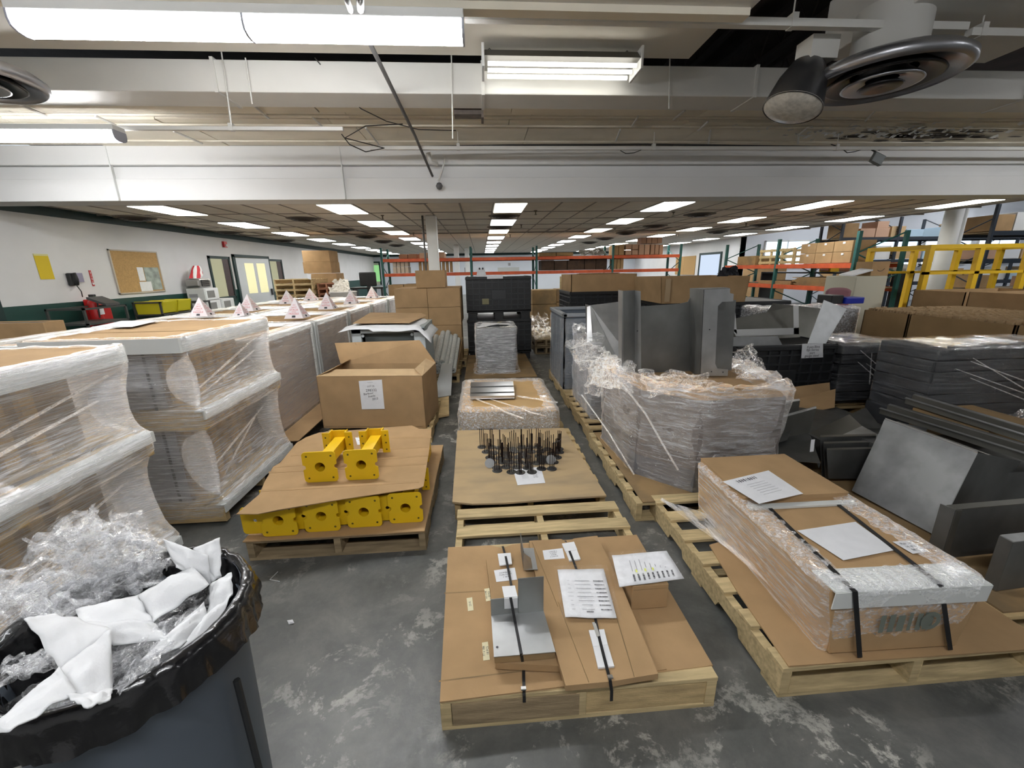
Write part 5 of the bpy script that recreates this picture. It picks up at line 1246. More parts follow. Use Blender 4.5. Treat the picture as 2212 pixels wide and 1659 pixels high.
vslab([(1520,626,2.84),(1577,623,2.84),(1577,633,2.84),(1585,635,2.84),(1584,651,2.84),(1560,652,2.84),(1551,661,2.84),(1545,786,2.84),(1550,796,2.84),(1573,798,2.84),(1572,812,2.84),(1512,812,2.84)], name='front_face', m=STEEL, par=mp_)
vslab([(1545,650,3.0),(1590,648,3.0),(1580,800,3.0),(1540,800,3.0)], name='outer_side', par=mp_)
M().slab([V(1490,623,3.09), V(1520,626,2.84), V(1577,623,2.84), V(1565,621,3.09)], (0,0,.002)).build('top_flange', STEELD, mp_)
for (x, y) in ((1533,712),(1537,803),(1562,804)): M().lathe([(.001,.0),(.005,.0),(.005,-.002)], V(x,y,2.835), 8, axis=(0,-1,0)).build('hole', INK, mp_)
M().lathe([(.001,.0),(.005,.0),(.005,-.002)], V(1377,715,2.955), 8, axis=(0,-1,0)).build('hole', INK, mp_)
# bright slanted sheets and their wrapped bin
wb2 = thing('wrapped_bin', (1.5, 4.2, .14), 'film wrapped grey bin with bright sheets on top, behind the big wrapped bin', 'wrapped bin')
M().box(1.05,2.05,3.86,4.7,.14,.88).build('bin_body', GREYL, wb2)
g = M()
for k in range(9): g.box(1.12+k*.01, 1.9, 3.95, 4.5, .88+.012*k, .885+.012*k)
g.build('sheet_pile', mat('reddish_sheets', (.38,.26,.21), .5, .3), wb2, kind='stuff')
hull(rect(1.04,2.06,3.84,4.72), [(z, -.012) for z in seg(.13,.88,12)]+[(.95,-.03,.05),(1.0,.02,.06),(.97,.1,.05)], 'film', FILMO, wb2, per=20, amp=.018, seed=44)
crumple([V(1222,735,3.9), V(1330,720,4.0), V(1345,790,3.6), V(1250,800,3.7)], 'film_flap', None, FILMC, 71, amp=.06, nu=34, nv=34, parent=wb2, fr=4)
crumple([V(1275,790,3.6), V(1335,790,3.5), V(1320,860,3.4), V(1262,850,3.6)], 'film_flap', None, FILMC, 75, amp=.05, nu=26, nv=26, parent=wb2, fr=4)
hd = thing('slanted_hood', V(1275,700,4.0), 'bright slanted metal hood leaning left of the tall metal part', 'metal part')
M().slab([V(1275,660,4.0), V(1350,651,4.0), V(1352,760,3.7), V(1330,770,3.7)], (0,.003,.003)).build('front_sheet', STEEL, hd)
M().slab([V(1268,663,4.0), V(1275,660,4.0), V(1280,735,3.9), V(1268,740,3.9)], (0,.004,0)).build('edge_flange', mat('bright_edge', (.75,.75,.74), .3, .6), hd)
M().slab([V(1275,660,4.0), V(1330,770,3.7), V(1278,760,3.9)], (0,.2,0)).build('left_side', STEELD, hd)
bg = thing('wrapped_tub', (1.4, 5.3, .14), 'blue grey plastic tub in stretch film, third back on the right of the aisle', 'tub')
for a in ((.98,1.0,4.95,5.9),(1.9,1.92,4.95,5.9),(.98,1.92,4.95,4.97),(.98,1.92,5.88,5.9)): M().box(*a, .14, 1.06).build('tub_wall', GREYP, bg)
M().box(1,1.9,4.97,5.88,.14,.9).build('tub_floor', GREYP, bg)
for a in ((.96,1.02,4.93,5.92),(1.88,1.94,4.93,5.92),(.96,1.94,4.93,4.99),(.96,1.94,5.86,5.92)): M().box(*a, 1.04, 1.085).build('rim', mat('tub_rim', (.30,.32,.34), .5), bg, bevel=.01)
hull(rect(.97,1.93,4.94,5.91), [(z, -.012) for z in seg(.13,1.02,12)], 'film', film('tub_film', stretch=(2,2,26), scale=3, lo=.02, hi=.35, rough=.1, bump=.35), bg, per=14, amp=.01, seed=50)
# ======================= BACK MIDDLE RIGHT =======================
bulk_bin(1.48, 2.45, 7.0, 8.0, 0, 1.22, 'black bulk bin under the left open brown box, right of the aisle')
bulk_bin(2.45, 3.60, 5.56, 6.55, 0, 1.12, 'black bulk bin under the long open brown box')
bulk_bin(3.66, 4.45, 5.75, 6.7, 0, 1.10, 'black bulk bin right of the long open brown box')
def gaylord(x0, x1, y0, y1, z0, z1, label, group=None, flare=0, m=CARD, name='open_box', th=.01, fill=None):
    t = thing(name, ((x0+x1)/2, (y0+y1)/2, z0), label, 'box', group); e = flare
    b4 = [(x0,y0),(x1,y0),(x1,y1),(x0,y1)]; t4 = [(x0-e,y0-e*.3),(x1+e,y0-e*.3),(x1+e,y1),(x0-e,y1)]
    for i in range(4):
        a, b_ = b4[i], b4[(i+1) % 4]; c, d = t4[(i+1) % 4], t4[i]
        n_ = (Vector((b_[0]-a[0], b_[1]-a[1], 0)).cross(UZ)).normalized()*-th
        M().slab([(*a,z0),(*b_,z0),(*c,z1),(*d,z1)], n_).build('side_panel', m, t)
    M().box(x0+th, x1-th, y0+th, y1-th, z0, z0+.01 if fill is None else fill).build('box_floor', m, t)
    return t
gaylord(1.50, 2.62, 7.02, 7.9, 1.225, 1.51, 'left open brown box on the black bin, right of the aisle')
gaylord(2.42, 3.60, 5.52, 6.5, 1.125, 1.47, 'long open brown box with tape on its corner, behind the tall metal part', flare=.03)
tag(M().box(2.45, 2.52, 5.488, 5.494, 1.15, 1.45).build('tape_strip', TAPE), 'brown tape strip on the corner of the long open brown box', 'tape')
tag(sheet([(1.62,6.98,1.53),(2.3,6.98,1.53),(2.3,7.1,1.52),(1.6,7.1,1.52)], .006, 'cardboard_strip', CARDL), 'pale cardboard strip on the rim of the left open brown box', 'cardboard')
crumple([V(1545,600,6.0), V(1600,600,6.0), V(1590,575,6.1), V(1560,580,6.1)], 'black_cloth', None, mat('black_cloth', (.02,.022,.028), .7), 81, amp=.05, nu=20, nv=20)
tag(bpy.data.objects['black_cloth'], 'bunched black cloth on the rim of the long open brown box', 'cloth')
# aisle clutter behind
for n, (x, y, z0, z1) in enumerate(((1.15,9.6,.14,.48),(1.15,9.6,.49,.82),(1.15,9.6,.83,1.15),(1.75,9.8,.14,.5),(1.75,9.8,.51,.85),(1.75,9.8,.86,1.15))):
    carton(x, x+.56, y, y+.5, z0, z1, 'worn brown box at the aisle end, %s of the %s pile' % (('bottom','middle','top')[n % 3], ('left','right')[n//3]), 'brown boxes at the aisle end', seam=False, m=CARDD)
pallet(1.1, 9.5, 1.3, 1.1, 'pallet under the worn brown boxes at the aisle end', WOODD, h=.13)
pallet(1.0, 7.9, .45, 1.2, 'pallet with film scraps beside the black bins', WOODD, h=.14)
pallet(1.0, 7.92, .45, 1.1, 'upper pallet with film scraps beside the black bins', WOODD, h=.14, z0=.15, group='wooden pallets')
tag(crumple([(1.0,7.9,.32),(1.42,7.9,.34),(1.42,8.8,.42),(1.0,8.8,.40)], 'film_scrap', None, FILMC, 91, amp=.09, nu=30, nv=30), 'crumpled film scrap on the small pallets beside the aisle', 'plastic film', 'film scraps')
tag(crumple([(1.05,8.9,.32),(1.45,8.9,.34),(1.45,9.4,.62),(1.05,9.4,.60)], 'film_scrap', None, FILMC, 95, amp=.10, nu=30, nv=30), 'crumpled film scrap before the worn brown boxes', 'plastic film', 'film scraps')
tag(M().box(1.72,1.77,9.2,9.25,.0,1.45).build('wooden_post', WOODY), 'thin wooden post standing before the worn brown boxes', 'post')
# ======================= RIGHT SIDE =======================
bulk_bin(2.50, 3.56, 3.86, 4.85, .0, .82, 'big black lattice bin full of sheet metal parts, with a white paper')
nb = thing('paper_note', V(1745,760,3.84), 'handwritten white paper hung on the black lattice bin', 'paper')
P = [V(1733,743,3.845), V(1778,742,3.845), V(1778,772,3.845), V(1731,774,3.845)]
M().slab(P, (0,.0015,0)).build('sheet', PAPER, nb)
for k, s_ in enumerate(('4 pcs Bins','Epi Series','part','gauge steel')): text(s_, .034, sum(P, Vector())/4+Vector((0,-.003,.04-.03*k)), UX, UZ, INK, 'lettering', nb)
def parts_thing(name, label, quads, group='sheet metal parts', cat='metal part'):
    pts0 = quads[0][0]; t = thing(name, pts0[0], label, cat, group)
    for q in quads:
        pts, m = q[0], q[1]; nm = q[2] if len(q) > 2 else 'panel'; off = q[3] if len(q) > 3 else None
        pts = [Vector(p) for p in pts]; n_ = (pts[1]-pts[0]).cross(pts[2]-pts[0]).normalized()
        pts = [p-n_*(p-pts[0]).dot(n_) for p in pts]; n_ = n_*.004
        M().slab(pts, off or n_).build(nm, m, t)
    return t
OLIV = mat('dull_steel', (.24,.235,.21), .42, .75, var=.2, vscale=3)
BRT = mat('bright_edge', (.75,.75,.74), .3, .6)
parts_thing('window_frame_part', 'pale L shaped sheet metal frame sticking out of the black lattice bin', [
    ([V(1583,712,3.95), V(1726,708,3.95), V(1726,722,3.95), V(1590,727,3.95)], BRT, 'bottom_rail'),
    ([V(1714,660,3.95), V(1725,659,3.95), V(1726,722,3.95), V(1715,722,3.95)], BRT, 'right_rail'),
    ([V(1583,670,3.95), V(1588,670,3.95), V(1592,722,3.95), V(1584,714,3.95)], BRT, 'left_rail'),
    ([V(1588,688,4.1), V(1714,662,4.1), V(1714,712,4.0), V(1592,712,4.0)], OLIV, 'inner_panel')])
parts_thing('metal_offcut', 'dark sheet metal panel behind the pale frame in the lattice bin', [([V(1670,655,4.6), V(1790,668,4.6), V(1780,745,4.3), V(1600,745,4.3)], OLIV)])
parts_thing('metal_offcut', 'grey slanted sheet metal blade leaning right in the lattice bin', [([V(1780,648,4.0), V(1829,667,4.0), V(1784,742,3.9), V(1742,742,3.9)], STEEL)])
parts_thing('metal_offcut', 'low grey tray rim at the left front of the lattice bin', [([V(1580,728,3.9), V(1680,726,3.9), V(1690,745,3.9), V(1580,748,3.9)], STEEL)])
wt = thing('wrapped_load', (4.2, 5.0, 0), 'dark load with white crinkled film top behind the lattice bin', 'wrapped load')
M().box(3.62,4.92,5.12,5.62,.0,1.03).build('load_body', mat('dark_load', (.10,.10,.11), .6, var=.2), wt)
hull(rect(3.60,4.95,5.11,5.64), [(z, -.01) for z in seg(.05,1.0,8)]+[(1.05,0,.03),(1.07,.08,.03),(1.06,.2,.03)], 'film', FILMB, wt, per=18, amp=.015, seed=61)
# dark wrapped pallets
DRK = mat('black_goods', (.035,.037,.042), .6, var=.3, vscale=3)
FILMD = film('dark_load_film', tint=(.75,.78,.82), stretch=(1.4,1.4,18), scale=2.6, lo=.0, hi=.22, rough=.08, bump=.5, glo=.55)
def dark_load(x0, x1, y0, y1, z0, z1, label, seed):
    t = thing('dark_wrapped_load', ((x0+x1)/2, (y0+y1)/2, z0), label, 'wrapped load', 'black goods in stretch film')
    n_ = 6; h_ = (z1-z0)/n_
    for k in range(n_): M().box(x0+R.uniform(0,.02), x1-R.uniform(0,.02), y0+.01, y1-.01, z0+k*h_, z0+(k+1)*h_-.008).build('layer', DRK, t, bevel=.006)
    hull(rect(x0,x1,y0,y1), [(z, -.012) for z in seg(z0-.01,z1-.02,14)]+[(z1+.01,-.005,.02),(z1+.015,.08,.03),(z1+.01,.2,.03),(z1+.01,.4,.03)], 'film', FILMD, t, per=24, amp=.02, seed=seed, vfreq=6)
    for k in range(4):
        ya = y0-.02; M().tube([(x0+.05+R.random()*.3, ya, z1-.05-R.random()*.2), (x1-.1-R.random()*.3, ya-.005, z0+.08+R.random()*.2)], [.003,.006], 6).build('film_fold', FILMB, t)
    return t
dark_load(3.62, 4.95, 2.98, 3.50, .36, .93, 'large black load in stretch film at the right edge', 71)
pallet(3.60, 2.95, 1.35, .6, 'pallet under the large black wrapped load', WOOD, h=.13)
tag(M().box(3.62,4.95,2.98,3.5,.13,.35).build('load_base', DRK, bevel=.01), 'lower black crate layer under the large black wrapped load', 'crate')
dark_load(3.66, 4.40, 3.9, 4.6, .2, .80, 'smaller black load in stretch film between the lattice bin and the large one', 77)
pallet(3.62, 3.9, .8, .7, 'pallet under the smaller black wrapped load', WOOD, h=.13)
# gaylord bins with dividers
hc = M()
k = 0
for (ya, yb, lb) in ((2.35,3.50,'nearest, cut by the right edge'),(3.52,4.50,'middle one'),(4.52,5.10,'farthest, narrow one')):
    t = gaylord(4.98, 6.3, ya, yb, 0, 1.02, 'large brown cardboard bin full of dividers at the right, %s' % lb, 'brown bins with dividers', m=mat('cardboard_shaded', (.36,.235,.115), .85, var=.1, vscale=4, spec=.2), fill=.9, name='gaylord_bin')
    g = M()
    for i in range(13):
        y = ya+.04+(yb-ya-.08)*i/12; g.box(5.0, 6.28, y, y+.006, .9, 1.045)
    for i in range(18):
        x = 5.03+1.23*i/17; g.box(x, x+.006, ya+.02, yb-.02, .9, 1.045)
    g.build('divider', CARDL, t, kind='stuff')
g = M()
rq = random.Random(8)
for i in range(120):
    y = rq.uniform(2.4, 5.05); x = rq.uniform(4.99, 5.9); g.box(x, x+.05, y, y+.03, 1.04, 1.058)
tag(g.build('divider_tabs', CARDL), 'loose divider tabs standing above the brown bins', 'cardboard tabs', kind='stuff')
gaylord(6.4, 7.3, 4.4, 5.1, 0, 1.22, 'brown box with high sides behind the divider bins, left one')
gaylord(6.5, 7.8, 3.4, 4.3, 0, 1.25, 'brown box with high sides behind the divider bins, right one', m=CARDD)
gaylord(6.6, 8.0, 5.3, 6.0, 0, 1.20, 'brown box with high sides before the yellow frame')
# cream cabinet with carton
a, b_ = V(1851,597,6.3), V(1908,597,6.3)
cc_ = thing('cream_cabinet', (a.x, 6.3, 0), 'cream coloured cabinet box before the right rack', 'cabinet')
M().box(a.x, b_.x+.08, 6.3, 6.9, .0, a.z).build('cabinet_body', mat('cream_board', (.58,.56,.44), .7), cc_, bevel=.01)
carton(a.x+.32, a.x+.62, 6.4, 6.7, a.z+.001, a.z+.22, 'small brown carton with dark smile mark on the cream cabinet', name='small_carton', seam=False)
sc0 = bpy.data.objects[[o.name for o in bpy.data.objects if o.get('label','').startswith('small brown carton with dark')][0]]
g = M()
for i in range(6):
    q = (i/5-.5)*2; g.tube([(a.x+.47+q*.05, 6.398, a.z+.07+abs(q)**2*.02), (a.x+.47+(q+.4)*.05, 6.398, a.z+.07+abs(q+.4)**2*.02)], .004, 5)
g.build('printed_smile', INK, sc0)
tag(sheet([(a.x+.02,6.4,a.z+.02),(a.x+.3,6.35,a.z+.10),(a.x+.32,6.6,a.z+.12),(a.x+.05,6.7,a.z+.03)], .02, 'paper_stack', PAPER), 'tilted white papers on the left of the cream cabinet', 'papers')
# pink chair and blue tray
ch = thing('chair', V(1810,640,6.2), 'dusty pink chair back peeking above the white wrapped load', 'chair')
c = V(1810,640,6.2)
PINK = mat('dusty_pink', (.30,.13,.15), .7)
M().grid(lambda u, v: (c.x-.2+.4*u, c.y+.04*math.cos((u-.5)*3), .85+(c.z-.85+.13)*v-(abs(u-.5)*2)**4*.05*v), 12, 8).build('backrest', PINK, ch, smooth=True, solid=.03)
M().box(c.x-.22, c.x+.22, c.y-.4, c.y, .42, .5).build('seat', PINK, ch, bevel=.02)
for sx in (-.18,.18):
    for sy in (-.36,-.04): M().tube([(c.x+sx,c.y+sy,0),(c.x+sx,c.y+sy,.43)], .014, 8).build('leg', BLACKP, ch)
c = V(1838,648,5.3); tag(M().box(c.x-.14,c.x+.12,5.22,5.4,1.09,c.z+.04).build('blue_tray', mat('blue_plastic', (.01,.03,.42), .4), bevel=.01), 'blue plastic tray beside the pink chair', 'tray')
tag(M().box(c.x-.32,c.x-.15,5.25,5.5,1.09,c.z+.07).build('black_case', BLACKP, bevel=.01), 'black case beside the blue tray', 'case')
# ---- sheet metal heap pallets ----
pallet(2.17, 1.28, 1.06, 1.22, 'pallet right of the long carton under the leaning metal box', WOOD, h=.13)
pallet(2.12, 2.56, 1.1, 1.22, 'pallet in front of the lattice bin under the metal trays', WOOD, h=.13)
tag(M().box(2.15,3.2,2.6,3.75,.13,.139).build('cardboard_sheet', CARDD), 'brown sheet under the metal trays before the lattice bin', 'cardboard sheet')
tag(M().box(2.20,3.22,1.30,2.48,.13,.139).build('cardboard_sheet', CARDD), 'brown sheet under the leaning metal box', 'cardboard sheet')
parts_thing('cardboard_sheet', 'brown cardboard flap standing before the lattice bin, rear one', [([V(1640,845,3.7), V(1792,826,3.7), V(1795,870,3.6), V(1640,880,3.6)], CARD)], 'cardboard flaps by the lattice bin', 'cardboard sheet')
parts_thing('cardboard_sheet', 'brown cardboard flap standing before the lattice bin, front one', [([V(1720,862,3.6), V(1805,840,3.6), V(1803,880,3.4), V(1720,885,3.4)], CARD)], 'cardboard flaps by the lattice bin', 'cardboard sheet')
parts_thing('metal_tray', 'folded metal tray at the left of the heap beside the wrapped bin', [
    ([V(1625,880,3.1), V(1728,866,3.1), V(1724,895,3.1), V(1628,925,3.1)], OLIV, 'rear_wall'), ([V(1625,880,3.1), V(1728,866,3.1), V(1727,862,3.14), V(1628,875,3.14)], BRT, 'rim'),
    ([V(1628,925,3.1), V(1724,895,3.1), V(1700,950,2.8), V(1640,965,2.8)], STEELD, 'bottom_panel')])
parts_thing('metal_tray', 'second folded metal tray with upright wall in the heap', [
    ([V(1670,908,2.9), V(1764,882,2.9), V(1748,935,2.9), V(1672,950,2.9)], OLIV, 'rear_wall'), ([V(1670,908,2.9), V(1764,882,2.9), V(1763,878,2.94), V(1672,901,2.94)], BRT, 'rim'),
    ([V(1672,950,2.9), V(1748,935,2.9), V(1772,1000,2.45), V(1680,985,2.6)], STEELD, 'bottom_panel'), ([V(1748,935,2.9), V(1772,1000,2.45), V(1768,1010,2.42), V(1745,945,2.88)], STEELD, 'side_wall')])
parts_thing('metal_tray', 'wide shallow folded metal hood in the middle of the heap', [
    ([V(1750,935,2.9), V(1835,895,3.0), V(1862,920,2.8), V(1800,948,2.6)], OLIV, 'left_slope'), ([V(1800,948,2.6), V(1862,920,2.8), V(1900,940,2.6), V(1890,945,2.5)], STEEL, 'front_slope'),
    ([V(1835,895,3.0), V(1870,880,3.1), V(1905,925,2.8), V(1862,920,2.8)], STEELD, 'right_slope')])
for k in range(3):
    y = 2.50-.06*k; o = 14*k
    parts_thing('metal_tray', 'dark rectangular tray standing on edge, %s of three before the long troughs' % ('rear','middle','front')[k], [
        ([V(1772+o*.5,945+o,y), V(1892,942+o,y), V(1892,1034,y), V(1776+o*.5,1034,y)], STEELD, 'face'), ([V(1772+o*.5,945+o,y), V(1892,942+o,y), V(1892,938+o,y+.03), V(1772+o*.5,941+o,y+.03)], OLIV, 'rim')], 'dark trays on edge')
tag(M().slab([V(1752,950,2.40), V(1760,949,2.40), V(1757,975,2.38), V(1749,976,2.38)], (0,-.002,0)).build('white_tag', PAPER), 'small white tag stuck on the metal tray', 'tag')
# long troughs
for k, (dx, dy, lab) in enumerate(((0,0,'front'),(55,-22,'rear'))):
    A_, B_ = V(1835+dx,905+dy,3.0), V(2230+dx,1015+dy,1.95)
    A_ = V(1900+dx, 893+dy, 2.85); B_ = V(2260+dx, 1010+dy, 1.9)
    dz = Vector((0,0,.05)); dd = Vector((.11,.05,0))
    parts_thing('metal_trough', 'long dark metal trough lying across the heap, %s one' % lab, [
        ([A_, B_, B_+dz, A_+dz], OLIV, 'near_wall'), ([A_+dd, B_+dd, B_+dd+dz, A_+dd+dz], OLIV, 'far_wall'), ([A_, B_, B_+dd, A_+dd], mat('trough_dark', (.015,.015,.015), .6), 'bottom_panel'),
        ([A_+dz, B_+dz, B_+dz-dd*.25, A_+dz-dd*.25], STEEL, 'near_rim'), ([A_+dd+dz, B_+dd+dz, B_+dd*1.3+dz, A_+dd*1.3+dz], STEEL, 'far_rim')], 'long metal troughs')
M_ = M().box(2.62,3.3,1.95,2.5,.14,.42).build('metal_crate', STEELD); tag(M_, 'dark metal crate under the long troughs', 'crate')
M_ = M().box(2.55,3.3,2.62,3.6,.14,.30).build('metal_crate', STEELD); tag(M_, 'low dark metal crate under the rear of the troughs', 'crate')
# leaning big box
tl, tr_, brr, bl = V(1912,906,2.33), V(2112,979,1.86), G(2022,1158,.15), G(1848,1063,.15)
sd = V(2206,996,1.98)-tr_
parts_thing('leaning_metal_box', 'big grey open sheet metal box leaning on the heap behind the long carton', [
    ([tl, tr_, brr, bl], MOTT, 'front_panel'), ([tr_, tr_+sd, brr+sd*.9+Vector((0,0,.03)), brr], STEELD, 'right_panel'), ([tl, tl+sd, bl+sd*.9, bl], STEELD, 'left_panel'),
    ([tl+sd*.25, tr_+sd*.25, tr_+sd*.3, tl+sd*.3], OLIV, 'inner_lip'), ([tl, tr_, tr_+Vector((.01,.01,.004)), tl+Vector((.01,.01,.004))], BRT, 'top_edge')], 'leaning metal boxes')
# corner box at the right edge
q0 = V(2065,1102,1.62); q1 = q0+Vector((.75,.03,0)); dn = Vector((0,0,-(q0.z-.15)))
parts_thing('metal_box', 'dark metal box with pale top rim at the right edge, beside the long carton', [
    ([q0, q1, q1+dn, q0+dn], STEELD, 'front_panel'), ([q0, q0+Vector((-.01,.06,.0)), q0+Vector((-.01,.06,0))+dn, q0+dn], STEELD, 'left_panel'),
    ([q0, q1, q1+Vector((0,.04,0)), q0+Vector((-.004,.04,0))], OLIV, 'top_rim'), ([q0+Vector((0,-.004,0)), q0+Vector((.03,-.004,0)), q0+Vector((.03,-.004,0))+dn, q0+Vector((0,-.004,0))+dn], OLIV, 'corner_flange')])
q0 = V(2190,1172,1.40); q1 = q0+Vector((.6,.03,0)); dn = Vector((0,0,-(q0.z-.15)))
parts_thing('metal_box', 'nearer dark metal box cut by the right edge', [([q0, q1, q1+dn, q0+dn], STEELD, 'front_panel'), ([q0, q1, q1+Vector((0,.05,0)), q0+Vector((0,.05,0))], STEEL, 'top_rim'), ([q0, q0+Vector((0,.05,0)), q0+Vector((0,.05,0))+dn, q0+dn], STEELD, 'left_panel')])
# film and box at far right
tag(crumple([V(2120,915,2.9), V(2240,880,2.9), V(2240,930,2.7), V(2140,925,2.8)], 'film_scrap', None, FILMC, 97, amp=.05, nu=26, nv=26), 'bright bunched film under the large black load', 'plastic film', 'film scraps')
carton(3.3, 3.8, 2.3, 2.8, .0, .52, 'brown carton under the bunched film at the right edge', seam=False, m=CARDD)
# ---- yellow guard frame ----
YG = mat('yellow_guard', (.80,.50,.02), .5, var=.06)
yg = thing('yellow_guard_frame', (7, 6.2, 0), 'yellow welded guard frame before the round column', 'guard frame')
for Y in (6.1, 7.1):
    a = V(2014,522,6.1); x0 = a.x; zt = 1.86
    M().box(x0, x0+2.6, Y, Y+.07, zt-.06, zt).build('top_rail', YG, yg); M().box(x0, x0+2.6, Y, Y+.05, 1.42, 1.46).build('middle_rail', YG, yg)
    for k in range(4): M().box(x0+k*.83, x0+k*.83+.08, Y, Y+.07, 0, zt-.06).build('post', YG, yg)
for k in (0, 3): M().box(x0+k*.83, x0+k*.83+.07, 6.17, 7.1, zt-.06, zt).build('side_rail', YG, yg)
# ======================= RACKS =======================
def rack(name, x0, x1, y0, y1, ups, levels, top, axis, label, um=TEAL, bmm=ORANGE):
    """axis 'x': beams run along x between uprights at ups; axis 'y': along y"""
    t = thing(name, ((x0+x1)/2, (y0+y1)/2, 0), label, 'rack')
    for u in ups:
        if axis == 'x': fr = [(u, y0), (u, y1-.06)]
        else: fr = [(x0, u), (x1-.06, u)]
        for (px_, py_) in fr: M().box(px_, px_+.07, py_, py_+.06, 0, top).build('upright', um, t)
        g = M(); z = .2; s_ = 0
        while z < top-.4:
            a, b_ = (Vector((fr[0][0]+.03, fr[0][1]+.03, z)), Vector((fr[1][0]+.03, fr[1][1]+.03, z+.4)))
            if s_: a, b_ = Vector((b_.x, b_.y, z)), Vector((a.x, a.y, z+.4))
            g.tube([a, b_], .014, 6); s_ ^= 1; z += .4
        g.build('brace', um, t)
    for i in range(len(ups)-1):
        for z in levels:
            for e in (0, 1):
                if axis == 'x': y = y0 if e == 0 else y1-.05; M().box(ups[i]+.07, ups[i+1], y, y+.05, z-.10, z).build('beam', bmm, t, bevel=.004)
                else: x = x0 if e == 0 else x1-.05; M().box(x, x+.05, ups[i]+.06, ups[i+1], z-.10, z).build('beam', bmm, t, bevel=.004)
            if axis == 'x': M().box(ups[i]+.07, ups[i+1], y0+.05, y1-.05, z-.03, z-.01).build('deck', WOODD, t)
            else: M().box(x0+.05, x1-.05, ups[i]+.06, ups[i+1], z-.03, z-.01).build('deck', WOODD, t)
    return t
Yc = 14.5
xs_ = [V(x,560,Yc).x for x in (822,1015,1157,1322,1468)]
rack('pallet_rack', xs_[0], xs_[-1], Yc, Yc+1.05, xs_, (1.56, 2.03), 2.38, 'x', 'long orange and teal rack crossing the middle of the hall')
rack('pallet_rack', 7.38, 8.43, 8.0, 12.6, (8.0, 10.25, 12.5), (1.14, 1.62), 2.22, 'y', 'orange and teal rack at the right behind the lattice bin')
# items on the central rack
def row(n, x0, x1, y, z, h_, dep, labelf, group, m=CARD, name='cardboard_box', gap=.02, seamless=True):
    w_ = (x1-x0)/n
    for k in range(n):
        hh = h_*R.uniform(.92, 1.0); o = M().box(x0+k*w_+gap/2, x0+(k+1)*w_-gap/2, y, y+dep, z, z+hh).build(name, m, bevel=.006); tag(o, labelf % (ORD[k] if k < 12 else str(k)), 'box', group)
rolls_ = None
X_ = lambda px_: V(px_, 560, Yc).x
# rolls / boxes between beams
row(4, X_(845), X_(880), Yc+.1, 1.57, .20, .5, 'small cream pack on the middle rack, left end, %s from the left', 'cream packs on the middle rack', m=mat('cream_pack', (.55,.47,.38), .8))
row(4, X_(845), X_(880), Yc+.12, 1.78, .16, .4, 'upper small cream pack on the middle rack, left end, %s from the left', 'cream packs on the middle rack', m=MATS['cream_pack'])
for k in range(9):
    x = X_(905+k*8.5) ; t = M().lathe([(.001,.36),(.045,.36),(.048,.34),(.05,.0),(.001,0)], (x, Yc+.2, 1.57), 12).build('brown_roll', CARD, smooth=False)
    tag(t, 'upright brown paper roll on the middle rack behind the white column, %s from the left' % (ORD[k]), 'roll', 'brown rolls on the middle rack')
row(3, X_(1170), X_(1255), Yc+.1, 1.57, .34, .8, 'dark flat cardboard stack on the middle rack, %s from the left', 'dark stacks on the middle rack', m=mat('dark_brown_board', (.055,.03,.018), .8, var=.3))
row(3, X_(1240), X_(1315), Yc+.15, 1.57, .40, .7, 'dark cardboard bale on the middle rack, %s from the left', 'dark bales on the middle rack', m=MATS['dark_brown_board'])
row(2, X_(1165), X_(1240), Yc+.1, 2.04, .12, .8, 'flat brown pack on the top of the middle rack, %s from the left', 'flat packs on the middle rack', m=CARDD)
tag(crumple([(X_(1255),Yc+.1,2.06),(X_(1312),Yc+.1,2.06),(X_(1312),Yc+.6,2.28),(X_(1258),Yc+.6,2.22)], 'film_bundle', None, mat('grey_fleece', (.25,.24,.22), .8, var=.3, vscale=10), 101, amp=.10, nu=20, nv=20), 'grey fuzzy bundle on the top of the middle rack', 'bundle')
row(2, X_(1325), X_(1350), Yc+.1, 2.04, .34, .5, 'tall brown box on the top of the middle rack, %s from the left', 'brown boxes on the middle rack top')
PINKB = mat('pinkish_box', (.52,.33,.23), .8)
row(2, X_(1352), X_(1380), Yc+.1, 2.04, .17, .5, 'pinkish box on the rack top, bottom row, %s from the left', 'pinkish boxes on the rack top', m=PINKB)
row(2, X_(1352), X_(1380), Yc+.1, 2.22, .17, .5, 'pinkish box on the rack top, second row, %s from the left', 'pinkish boxes on the rack top', m=PINKB)
row(2, X_(1381), X_(1405), Yc+.1, 2.04, .36, .5, 'taller pinkish box on the rack top, %s from the left', 'pinkish boxes on the rack top', m=PINKB)
row(4, X_(1386), X_(1432), Yc+.15, 2.41, .20, .4, 'reddish box high on the rack top pile, %s from the left', 'reddish boxes on the rack top', m=mat('reddish_box', (.40,.23,.15), .8))
row(3, X_(1406), X_(1434), Yc+.1, 2.04, .34, .5, 'reddish box at the right of the rack top, %s from the left', 'reddish boxes on the rack top', m=MATS['reddish_box'])
row(2, X_(860), X_(900), Yc+.1, 2.04, .14, .8, 'flat brown box on the left of the rack top, %s from the left', 'boxes on the left rack top', m=mat('rusty_box', (.30,.14,.08), .8))
row(3, X_(905), X_(960), Yc+.1, 2.04, .18, .8, 'pale brown box on the rack top behind the column, %s from the left', 'boxes on the left rack top', m=PINKB)
row(2, X_(830), X_(900), Yc+.15, .6, .62, .8, 'big brown box under the left bay of the middle rack, %s from the left', 'boxes under the middle rack', m=CARD)
row(3, X_(1328), X_(1350), Yc+.1, 1.57, .36, .5, 'narrow brown folder box on the middle rack right bay, %s', 'folder boxes on the middle rack')
